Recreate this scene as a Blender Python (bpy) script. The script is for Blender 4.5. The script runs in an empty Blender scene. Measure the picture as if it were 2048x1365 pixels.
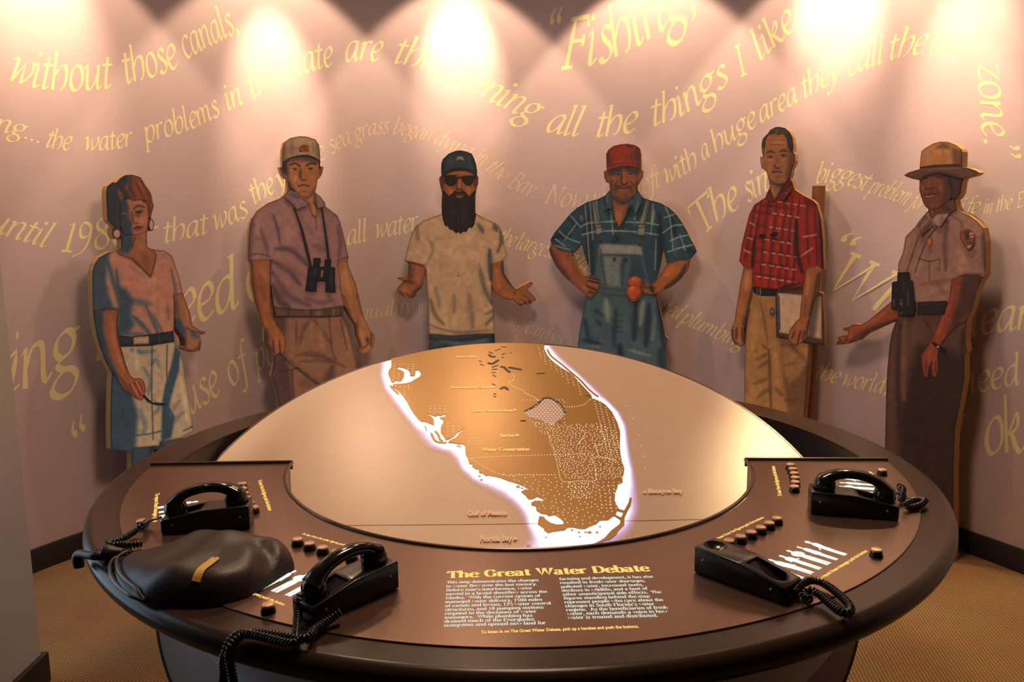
import bpy, bmesh, math, random
import numpy as np
from mathutils import Vector, Matrix
from mathutils.geometry import delaunay_2d_cdt

random.seed(7)
rng = np.random.default_rng(7)
SC = bpy.context.scene
COL = SC.collection

# ------------------------------------------------------------------ camera
FPX = 1660.7                     # focal length in pixels of the 2048 px wide frame
PITCH, ROLL = 0.156, -0.0077
CAM = Vector((0.0, 0.0, 1.5063))
RIGHT0 = Vector((1, 0, 0))
UP0 = Vector((0, math.sin(PITCH), math.cos(PITCH)))
FWD = Vector((0, math.cos(PITCH), -math.sin(PITCH)))
CR, SR = math.cos(ROLL), math.sin(ROLL)
CX = CR * RIGHT0 + SR * UP0
CY = -SR * RIGHT0 + CR * UP0
cam_data = bpy.data.cameras.new('camera')
cam_data.sensor_width = 36.0
cam_data.lens = FPX / 2048 * 36.0
cam_data.clip_start = 0.02
cam = bpy.data.objects.new('camera', cam_data)
M3 = Matrix((CX, CY, -FWD)).transposed()
cam.matrix_world = Matrix.Translation(CAM) @ M3.to_4x4()
COL.objects.link(cam)
SC.camera = cam

# ------------------------------------------------------------------ colour management, world
SC.view_settings.view_transform = 'Standard'
SC.view_settings.look = 'None'
SC.view_settings.gamma = 1.0
SC.view_settings.use_curve_mapping = False
SC.view_settings.exposure = 0.0
world = bpy.data.worlds.new('world')
SC.world = world
world.use_nodes = True
world.node_tree.nodes['Background'].inputs[0].default_value = (0.9, 0.62, 0.42, 1)
world.node_tree.nodes['Background'].inputs[1].default_value = 0.01

# ------------------------------------------------------------------ place
TX, TY = 0.0157, 2.2908          # centre of the round table (and of the curved wall)
ZT = 0.80                        # top of the table rim
RT = 1.10                        # table radius
RW = 2.315                       # radius of the curved wall
ZC = 3.05                        # ceiling height

def polar(r, deg, z=0.0):
    a = math.radians(deg)
    return Vector((TX + r * math.cos(a), TY + r * math.sin(a), z))

# ------------------------------------------------------------------ lamps
def spot(name, loc, target, power, size, blend, col, radius=0.05):
    l = bpy.data.lights.new(name, 'SPOT')
    l.energy = power; l.spot_size = math.radians(size); l.spot_blend = blend
    l.color = col; l.shadow_soft_size = radius
    o = bpy.data.objects.new(name, l); COL.objects.link(o)
    o.location = loc
    o.rotation_euler = (Vector(target) - Vector(loc)).to_track_quat('-Z', 'Y').to_euler()
    return o

def area(name, loc, target, power, sx, sy, col):
    l = bpy.data.lights.new(name, 'AREA')
    l.shape = 'RECTANGLE'; l.size = sx; l.size_y = sy; l.energy = power; l.color = col
    o = bpy.data.objects.new(name, l); COL.objects.link(o)
    o.location = loc
    o.rotation_euler = (Vector(target) - Vector(loc)).to_track_quat('-Z', 'Y').to_euler()
    return o

WARM = (1.0, 0.70, 0.42)
# track spotlights in front of the curved wall: (angle, beam power, beam angle, beam aim height, flood power)
for deg, pc, bs, zb, pf in ((147, 120, 46, 2.28, 52), (121, 170, 35, 2.08, 52), (97.0, 170, 38, 2.28, 52), (72, 0, 40, 2, 64), (49.5, 150, 40, 2.42, 52), (34.5, 150, 36, 2.02, 46)):
    p = polar(RW - 0.42, deg, 2.98)
    spot('wall_flood', p, polar(RW, deg, 1.2), pf, 81, 0.18, WARM, 0.03)
    if pc: spot('wall_spot', p, polar(RW, deg, zb), pc, bs, 1.0, WARM, 0.03)
# spots added by the track to brighten the map disc and give its glare
for deg, pw in ((121, 46), (97, 30), (50, 8)):
    spot('table_fill_spot', polar(1.75, deg, 2.98), (TX, TY - 0.1, 0.75), pw, 58, 0.6, WARM, 0.07)
# added fill over the table for the lower wall, and two downlights on the carpet
area('ceiling_fill', (TX, TY, 3.0), (TX, TY, 0), 40, 0.6, 0.6, (1.0, 0.67, 0.42))
spot('carpet_lamp', (-1.35, 2.2, 2.98), (-1.5, 2.3, 0), 18, 70, 0.7, (1.0, 0.6, 0.25))
spot('carpet_lamp', polar(2.02, 43, 2.98), (1.85, 1.8, 0), 190, 56, 0.5, (1.0, 0.76, 0.42), 0.03)
# daylight through the open doorway at the left
area('doorway_daylight', (-2.62, 2.25, 1.25), (0, 2.25, 1.2), 18, 1.5, 2.0, (0.62, 0.82, 1.0))

# ------------------------------------------------------------------ pixel of the photograph -> ray in the room
def ray(px, py):
    x = (px - 1024) / FPX; y = -(py - 682.5) / FPX
    return (FWD + CX * x + CY * y)

def on_z(px, py, z):
    d = ray(px, py)
    return CAM + d * ((z - CAM.z) / d.z)

def on_plane(px, py, p0, n):
    d = ray(px, py)
    return CAM + d * (((p0 - CAM).dot(n)) / d.dot(n))

def on_cyl(px, py, r):
    """far hit with the vertical cylinder of radius r round the table centre"""
    d = ray(px, py)
    ox, oy = CAM.x - TX, CAM.y - TY
    a = d.x * d.x + d.y * d.y; b = 2 * (ox * d.x + oy * d.y); c = ox * ox + oy * oy - r * r
    t = (-b + math.sqrt(b * b - 4 * a * c)) / (2 * a)
    return CAM + d * t

# ------------------------------------------------------------------ object helpers
def link(name, me, mat=None, parent=None):
    o = bpy.data.objects.new(name, me)
    COL.objects.link(o)
    if mat is not None:
        for m in (mat if isinstance(mat, (list, tuple)) else [mat]):
            me.materials.append(m)
    if parent is not None:
        o.parent = parent
    return o

def empty(name, loc=(0, 0, 0)):
    o = bpy.data.objects.new(name, None)
    COL.objects.link(o)
    o.location = loc
    o.empty_display_size = 0.1
    return o

def tag(o, label=None, cat=None, group=None, kind=None):
    if label: o['label'] = label
    if cat: o['category'] = cat
    if group: o['group'] = group
    if kind: o['kind'] = kind
    return o

def local(parent, o):
    """keep a child built in world coordinates where it is under a moved parent"""
    o.parent = parent
    o.matrix_parent_inverse = Matrix.Translation(parent.location).inverted() if parent.rotation_euler.z == 0 else parent.matrix_basis.inverted()
    return o

def mesh(name, verts, faces, smooth=False):
    me = bpy.data.meshes.new(name)
    me.from_pydata([tuple(v) for v in verts], [], faces)
    me.validate()
    if smooth:
        me.polygons.foreach_set('use_smooth', [True] * len(me.polygons))
    me.update()
    return me

def bm_mesh(name, bm, smooth=False):
    me = bpy.data.meshes.new(name)
    bmesh.ops.recalc_face_normals(bm, faces=bm.faces)
    bm.to_mesh(me); bm.free()
    if smooth:
        me.polygons.foreach_set('use_smooth', [True] * len(me.polygons))
    return me

def lathe(name, prof, a0=0, a1=360, n=128, centre=(0, 0), smooth=True, closed=False, caps=False):
    """surface of revolution of (r, z) points round a vertical axis"""
    full = abs(a1 - a0) >= 360
    m = n if full else n + 1
    V, F = [], []
    for i in range(m):
        a = math.radians(a0 + (a1 - a0) * i / n)
        c, s = math.cos(a), math.sin(a)
        for r, z in prof:
            V.append((centre[0] + r * c, centre[1] + r * s, z))
    k = len(prof)
    for i in range(n):
        j = (i + 1) % m
        for q in range(k if closed else k - 1):
            q2 = (q + 1) % k
            F.append((i * k + q, j * k + q, j * k + q2, i * k + q2))
    if caps and not full:
        F.append(tuple(range(k - 1, -1, -1)))
        F.append(tuple((m - 1) * k + q for q in range(k)))
    me = mesh(name, V, F, smooth)
    bm = bmesh.new(); bm.from_mesh(me); bmesh.ops.recalc_face_normals(bm, faces=bm.faces); bm.to_mesh(me); bm.free()
    if smooth:
        me.polygons.foreach_set('use_smooth', [True] * len(me.polygons))
        sharp(me)
    return me

def sharp(me, deg=35):
    me.set_sharp_from_angle(angle=math.radians(deg))

def bevel_box(bm, lo, hi, bev=0.004, seg=2, mat=None):
    r = bmesh.ops.create_cube(bm, size=1.0)
    vs = r['verts']
    for v in vs:
        v.co = Vector([lo[i] + (v.co[i] + .5) * (hi[i] - lo[i]) for i in range(3)])
    if mat is not None:
        bmesh.ops.transform(bm, matrix=mat, verts=vs)
    es = list({e for v in vs for e in v.link_edges})
    if bev > 0:
        bmesh.ops.bevel(bm, geom=es, offset=bev, segments=seg, affect='EDGES', profile=0.5)

def catmull(P, per=8, closed=False):
    """smooth curve through points; a repeated point makes a corner"""
    P = [Vector(p) for p in P]
    runs, cur = [], [P[0]]
    for a, b in zip(P, P[1:]):
        if (a - b).length < 1e-9:
            runs.append(cur); cur = [b]
        else:
            cur.append(b)
    runs.append(cur)
    out = []
    for run in runs:
        n = len(run)
        if n < 3:
            pts = list(run)
        else:
            pts = []
            cl = closed and len(runs) == 1
            m = n if cl else n - 1
            for i in range(m):
                p0 = run[(i - 1) % n] if (cl or i > 0) else run[0] * 2 - run[1]
                p1 = run[i]; p2 = run[(i + 1) % n]
                p3 = run[(i + 2) % n] if (cl or i + 2 < n) else run[-1] * 2 - run[-2]
                for k in range(per):
                    t = k / per
                    pts.append(0.5 * ((2 * p1) + (p2 - p0) * t + (2 * p0 - 5 * p1 + 4 * p2 - p3) * t * t + (3 * p1 - p0 - 3 * p2 + p3) * t ** 3))
            if not cl: pts.append(run[-1])
        if out and pts and (out[-1] - pts[0]).length < 1e-9: pts = pts[1:]
        out += pts
    return out

def tube(P, r, seg=8, closed=False, caps=True):
    """verts, faces of a tube along a polyline; r a number or one per point"""
    P = [Vector(p) for p in P]
    n = len(P)
    R = r if isinstance(r, (list, tuple)) else [r] * n
    V, F = [], []
    up = None
    for i in range(n):
        a = P[i - 1] if (i > 0 or closed) else P[i]
        b = P[(i + 1) % n] if (i < n - 1 or closed) else P[i]
        t = (b - a).normalized()
        if up is None:
            up = Vector((0, 0, 1)) if abs(t.z) < .9 else Vector((1, 0, 0))
        s = t.cross(up)
        if s.length < 1e-6: s = t.orthogonal()
        s.normalize(); up = s.cross(t).normalized()
        for k in range(seg):
            q = 2 * math.pi * k / seg
            V.append(P[i] + (s * math.cos(q) + up * math.sin(q)) * R[i])
    for i in range(n if closed else n - 1):
        j = (i + 1) % n
        for k in range(seg):
            l = (k + 1) % seg
            F.append((i * seg + k, i * seg + l, j * seg + l, j * seg + k))
    if caps and not closed:
        F.append(tuple(range(seg))[::-1])
        F.append(tuple((n - 1) * seg + k for k in range(seg)))
    return V, F

class MB:
    """collects pieces of one part"""
    def __init__(self): self.V, self.F = [], []
    def add(self, V, F):
        o = len(self.V)
        self.V += [tuple(v) for v in V]; self.F += [tuple(o + i for i in f) for f in F]
    def build(self, name, mat, parent=None, smooth=True, ang=35):
        me = mesh(name, self.V, self.F, smooth)
        if smooth: sharp(me, ang)
        return link(name, me, mat, parent)

# ------------------------------------------------------------------ materials
def lin(c):
    """sRGB 0-255 -> linear"""
    out = []
    for v in c[:3]:
        v = v / 255
        out.append(v / 12.92 if v <= 0.04045 else ((v + 0.055) / 1.055) ** 2.4)
    return (*out, 1.0)

def mat(name, col, rough=0.5, metal=0.0, spec=0.5, noise=0.0, nscale=60.0, bump=0.0, bscale=200.0, coat=0.0):
    m = bpy.data.materials.new(name); m.use_nodes = True
    nt = m.node_tree; b = nt.nodes['Principled BSDF']
    b.inputs['Base Color'].default_value = col
    b.inputs['Roughness'].default_value = rough
    b.inputs['Metallic'].default_value = metal
    b.inputs['Specular IOR Level'].default_value = spec
    if coat: b.inputs['Coat Weight'].default_value = coat
    tc = nt.nodes.new('ShaderNodeTexCoord')
    if noise:
        n = nt.nodes.new('ShaderNodeTexNoise'); n.inputs['Scale'].default_value = nscale; n.inputs['Detail'].default_value = 4
        nt.links.new(tc.outputs['Object'], n.inputs['Vector'])
        mx = nt.nodes.new('ShaderNodeMix'); mx.data_type = 'RGBA'; mx.blend_type = 'MULTIPLY'
        mx.inputs['Factor'].default_value = 1.0
        mr = nt.nodes.new('ShaderNodeMapRange')
        mr.inputs['To Min'].default_value = 1 - noise; mr.inputs['To Max'].default_value = 1 + noise
        nt.links.new(n.outputs['Fac'], mr.inputs['Value'])
        mx.inputs[6].default_value = col
        nt.links.new(mr.outputs[0], mx.inputs[7])
        nt.links.new(mx.outputs[2], b.inputs['Base Color'])
    if bump:
        n2 = nt.nodes.new('ShaderNodeTexNoise'); n2.inputs['Scale'].default_value = bscale
        nt.links.new(tc.outputs['Object'], n2.inputs['Vector'])
        bp = nt.nodes.new('ShaderNodeBump'); bp.inputs['Strength'].default_value = bump; bp.inputs['Distance'].default_value = 0.002
        nt.links.new(n2.outputs['Fac'], bp.inputs['Height'])
        nt.links.new(bp.outputs[0], b.inputs['Normal'])
    return m

def emit(name, col, strength):
    m = bpy.data.materials.new(name); m.use_nodes = True
    b = m.node_tree.nodes['Principled BSDF']
    b.inputs['Base Color'].default_value = (col[0] * .5, col[1] * .5, col[2] * .5, 1)
    b.inputs['Emission Color'].default_value = col
    b.inputs['Emission Strength'].default_value = strength
    return m
# ------------------------------------------------------------------ the room
M_WALL = mat('wall_lilac_paint', (0.53, 0.41, 0.445, 1), 0.55, noise=0.05, nscale=9, bump=0.15, bscale=260)
M_GREY = mat('grey_wall_paint', (0.42, 0.40, 0.40, 1), 0.6, noise=0.05, nscale=6, bump=0.15, bscale=220)
M_CEIL = mat('ceiling_paint', (0.12, 0.10, 0.10, 1), 0.9, noise=0.05)
M_BASE = mat('black_baseboard', (0.012, 0.010, 0.011, 1), 0.5, noise=0.1)

def carpet():
    m = bpy.data.materials.new('ribbed_carpet'); m.use_nodes = True
    nt = m.node_tree; b = nt.nodes['Principled BSDF']
    b.inputs['Roughness'].default_value = 0.95; b.inputs['Specular IOR Level'].default_value = 0.1
    tc = nt.nodes.new('ShaderNodeTexCoord')
    def wave(scale, direction, rot):
        mp = nt.nodes.new('ShaderNodeMapping'); mp.inputs['Rotation'].default_value = (0, 0, rot)
        w = nt.nodes.new('ShaderNodeTexWave'); w.inputs['Scale'].default_value = scale; w.bands_direction = direction
        w.inputs['Distortion'].default_value = 0.6; w.inputs['Detail'].default_value = 1
        nt.links.new(tc.outputs['Object'], mp.inputs['Vector']); nt.links.new(mp.outputs[0], w.inputs['Vector'])
        return w
    w1 = wave(26, 'X', math.radians(8)); w2 = wave(34, 'Y', math.radians(8))
    mu = nt.nodes.new('ShaderNodeMath'); mu.operation = 'MULTIPLY'
    nt.links.new(w1.outputs['Fac'], mu.inputs[0]); nt.links.new(w2.outputs['Fac'], mu.inputs[1])
    ns = nt.nodes.new('ShaderNodeTexNoise'); ns.inputs['Scale'].default_value = 5; nt.links.new(tc.outputs['Object'], ns.inputs['Vector'])
    cr = nt.nodes.new('ShaderNodeValToRGB')
    cr.color_ramp.elements[0].color = (0.19, 0.10, 0.045, 1); cr.color_ramp.elements[0].position = 0.1
    cr.color_ramp.elements[1].color = (0.46, 0.30, 0.15, 1); cr.color_ramp.elements[1].position = 0.75
    nt.links.new(mu.outputs[0], cr.inputs[0])
    mx = nt.nodes.new('ShaderNodeMix'); mx.data_type = 'RGBA'; mx.blend_type = 'MULTIPLY'; mx.inputs['Factor'].default_value = 0.35
    nt.links.new(cr.outputs[0], mx.inputs[6]); nt.links.new(ns.outputs['Color'], mx.inputs[7])
    nt.links.new(mx.outputs[2], b.inputs['Base Color'])
    bp = nt.nodes.new('ShaderNodeBump'); bp.inputs['Distance'].default_value = 0.004; bp.inputs['Strength'].default_value = 0.6
    nt.links.new(mu.outputs[0], bp.inputs['Height']); nt.links.new(bp.outputs[0], b.inputs['Normal'])
    return m

floor = link('floor', mesh('floor', [(-4.5, -2.5, 0), (4.5, -2.5, 0), (4.5, 5.2, 0), (-4.5, 5.2, 0)], [(0, 1, 2, 3)]), carpet())
tag(floor, 'ribbed tan and brown carpet', kind='structure')
ceil = link('ceiling', mesh('ceiling', [(-4.5, -2.5, ZC), (-4.5, 5.2, ZC), (4.5, 5.2, ZC), (4.5, -2.5, ZC)], [(0, 1, 2, 3)]), M_CEIL)
tag(ceil, kind='structure')

A0, A1 = -25, 157.5
wall = link('wall_back', lathe('wall_back', [(RW, 0), (RW, ZC), (RW + 0.1, ZC), (RW + 0.1, 0)], A0, A1, 160, (TX, TY), closed=True, caps=True), M_WALL)
tag(wall, 'curved lilac wall painted with yellow italic quotations', kind='structure')
bb = link('baseboard_back', lathe('baseboard_back', [(RW - 0.001, 0), (RW - 0.001, 0.10), (RW - 0.012, 0.10), (RW - 0.016, 0.09), (RW - 0.016, 0)], A0, A1, 160, (TX, TY), closed=True, caps=True), M_BASE)
tag(bb, 'black baseboard along the curved lilac wall', kind='structure')
# grey end of the partition at the left of the picture
bm = bmesh.new()
bevel_box(bm, (-1.64, 2.28, 0), (-1.53, 2.5, ZC), 0.006)
wl = link('wall_left', bm_mesh('wall_left', bm), M_GREY)
tag(wl, 'grey end of a partition wall at the left', kind='structure')
bm = bmesh.new()
bevel_box(bm, (-1.655, 2.265, 0), (-1.515, 2.515, 0.10), 0.004)
wb = link('baseboard_left', bm_mesh('baseboard_left', bm), M_BASE)
tag(wb, 'black baseboard round the grey partition end', kind='structure')

# ------------------------------------------------------------------ lettering drawn with a broad pen
# glyph = (advance, strokes); stroke = "x y, x y ..." ; a repeated point is a corner; leading o = closed; dots as "x y" alone
ITALIC = {
'a': (4.6, 'o2.4 5,1.2 4.3,.4 2.5,.5 .7,1.2 .1,2.2 .9,3.1 2.7,3.4 4.6;3.5 5,3.2 1.2,3.6 .1,4.4 .8'),
'b': (4.3, '.1 7.7,.8 8,.8 8,.5 3,.6 1;.6 2.4,1.5 4.3,2.7 5,3.6 4.2,3.5 2.2,2.6 .4,1.4 0,.6 .8'),
'c': (3.6, '3.3 4.2,3 4.8,2.2 5,.9 4,.4 2.2,.8 .5,1.8 0,3.2 .9'),
'd': (4.6, 'o2.4 5,1.2 4.3,.4 2.5,.5 .7,1.2 .1,2.2 .9,3.1 2.7,3.3 4.6;2.8 7.7,3.6 8,3.6 8,3.2 1.2,3.6 .1,4.4 .8'),
'e': (3.6, '.6 2.2,2.2 2.6,3.2 3.6,3 4.7,2.1 5,.9 4,.4 2.2,.8 .5,1.8 0,3.2 .9'),
'f': (3.0, '4.2 7.6,3.6 8.1,2.8 7.6,2.2 5.5,1.5 .5,.9 -2.2,.1 -2.8,-.6 -2.4;.7 4.9,3.3 4.9'),
'g': (4.2, 'o2.1 5,.9 4.2,.6 2.7,1.4 1.9,2.7 2.4,3.3 3.7,2.9 4.8;3 4.7,4.3 4.9;1.4 1.9,.6 1.2,1.2 .5,2.6 0,3.1 -1.2,2.1 -2.6,.5 -2.8,-.5 -1.8,.1 -.6,1.6 .4'),
'h': (4.4, '.1 7.7,.8 8,.8 8,.4 0;.5 2.6,1.6 4.4,2.8 5,3.6 4.3,3.6 2.2,3 .5,2.2 0'),
'i': (2.2, '-.2 4.3,.8 5,.8 5,.5 1,.9 .1,1.8 .8;1 7'),
'k': (4.1, '.1 7.7,.8 8,.8 8,.4 0;.5 2.4,1.6 3.7,2.7 5,3.2 4.5,2.6 3.2,.8 2.5;1.4 2.6,2.3 .6,3.1 0,4 .7'),
'l': (2.2, '.1 7.7,.9 8,.9 8,.5 1,.9 .1,1.8 .8'),
'm': (6.7, '-.2 4.3,.7 5,.7 5,.4 0;.5 2.6,1.4 4.4,2.4 5,3 4.3,2.7 0;2.8 2.6,3.7 4.4,4.7 5,5.3 4.3,5 1,5.4 .1,6.3 .8'),
'n': (4.5, '-.2 4.3,.7 5,.7 5,.4 0;.5 2.6,1.5 4.4,2.6 5,3.3 4.3,3 1,3.4 .1,4.2 .8'),
'o': (4.2, 'o2.1 5,.9 4.2,.4 2.2,.9 .4,1.9 0,3.1 .9,3.6 2.8,3.1 4.6'),
'p': (4.4, '-.2 4.2,.8 5,.8 5,.3 -2.8;-.4 -2.8,1.2 -2.8;.6 2.4,1.5 4.4,2.8 5,3.6 4.2,3.5 2.2,2.6 .4,1.5 0,.6 .7'),
'q': (4.5, 'o2.4 5,1.2 4.3,.4 2.5,.5 .7,1.2 .1,2.2 .9,3.1 2.7,3.4 4.6;3.5 5,3 -2.8;2.3 -2.8,3.8 -2.8'),
'r': (3.2, '-.2 4.3,.8 5,.8 5,.4 0;.5 2.6,1.3 4.4,2.3 5,3 4.6'),
's': (3.1, '2.8 4.3,2.4 4.9,1.6 5,.9 4.2,1.3 3.2,2.3 2.2,2.6 1.1,1.8 .1,.8 0,.3 .7'),
't': (2.5, '1.2 6.5,.7 1,1.1 .1,2.1 .8;-.2 4.9,2.4 4.9'),
'u': (4.7, '-.2 4.3,.8 5,.8 5,.5 1.1,1 .1,2 .6,3.2 3;3.6 5,3.2 1.1,3.6 .1,4.4 .8'),
'v': (3.8, '-.1 4.4,.7 5,1.2 3.6,1.4 0,1.4 0,3 2.4,3.4 4.2,2.9 5'),
'w': (5.6, '-.1 4.4,.7 5,1 3.4,1 0,1 0,2.9 4.6,2.9 4.6,3 0,3 0,4.8 2.4,5.2 4.2,4.7 5'),
'y': (3.8, '-.1 4.4,.7 5,1.1 3.5,1.5 .2;3.2 5,3.4 3.8,2 .4,.6 -2,-.4 -2.7,-1 -2.3'),
'z': (3.6, '.4 4.2,.6 4.9,.6 4.9,3.2 4.9,3.2 4.9,.2 .2,.2 .2,3 .2,3.4 .9'),
'B': (5.0, '1.2 7.3,1 0;.2 7.3,2.6 7.3,4.1 6.6,4 4.8,2.6 3.9,1.2 3.9;2.6 3.9,4.2 3.2,4.3 1.2,3 0,.2 0'),
'E': (4.8, '1.2 7.3,1 0;.2 7.3,4.6 7.3,4.6 7.3,4.5 6;1.2 3.9,3.5 3.9;.2 0,4.4 0,4.4 0,4.8 1.4'),
'F': (4.9, '1.3 7.3,1 0;.3 7.3,4.8 7.3,4.8 7.3,4.6 5.9;1.1 3.9,3.6 3.9;3.6 4.7,3.5 3.1;.1 0,2.1 0'),
'I': (2.8, '1.3 7.3,1.1 0;.4 7.3,2.3 7.3;.1 0,2.1 0'),
'N': (6.0, '1 7.3,1 0;.1 0,2 0;.2 7.3,1.2 7.3,1.2 7.3,4.9 0,4.9 0,5 7.3;4.1 7.3,5.9 7.3'),
'T': (5.6, '.1 5.9,.3 7.3,.3 7.3,5.7 7.3,5.7 7.3,5.6 5.9;3 7.3,2.8 0;1.8 0,3.8 0'),
'W': (8.2, '.9 7.3,1.9 0,1.9 0,4.4 7;4.2 7.3,5.2 0,5.2 0,8 7.3;.1 7.3,1.8 7.3;3.4 7.3,5.1 7.3;7.2 7.3,8.8 7.3'),
'1': (3.4, '.6 6.4,1.8 7.1,1.8 7.1,1.6 0;.5 0,2.7 0'),
'9': (4.2, 'o2 7.1,.8 6.3,.5 4.8,1.2 3.6,2.4 3.6,3.4 4.6,3.4 6.2;3.6 5.4,3 2.6,1.6 0,-.2 -1.2'),
'8': (4.2, 'o2.1 7.2,1 6.4,1.2 5,2.3 4,3.4 2.6,3.2 .8,1.9 0,.6 .8,.5 2.4,1.6 3.8,2.9 4.8,3.3 6.2'),
'6': (4.2, 'o2 4,.8 3.2,.6 1.4,1.6 0,2.9 .6,3.4 2.2,2.9 3.6;3.4 7,1.6 5.4,.6 2.6'),
'.': (2.0, '.8 .35'), ',': (2.0, '.8 .35;1 .4,.9 -.6,.3 -1.3'),
'-': (5.2, '.3 2.5,4.6 2.5'),
'\u201c': (3.6, '.9 6.4;1.5 8,.8 7.2,.7 6.5;2.6 6.4;3.2 8,2.5 7.2,2.4 6.5'),
'\u201d': (3.6, '.9 7.6;1 7.5,.9 6.6,.3 5.8;2.6 7.6;2.7 7.5,2.6 6.6,2 5.8'),
' ': (2.2, ''),
}
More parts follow.
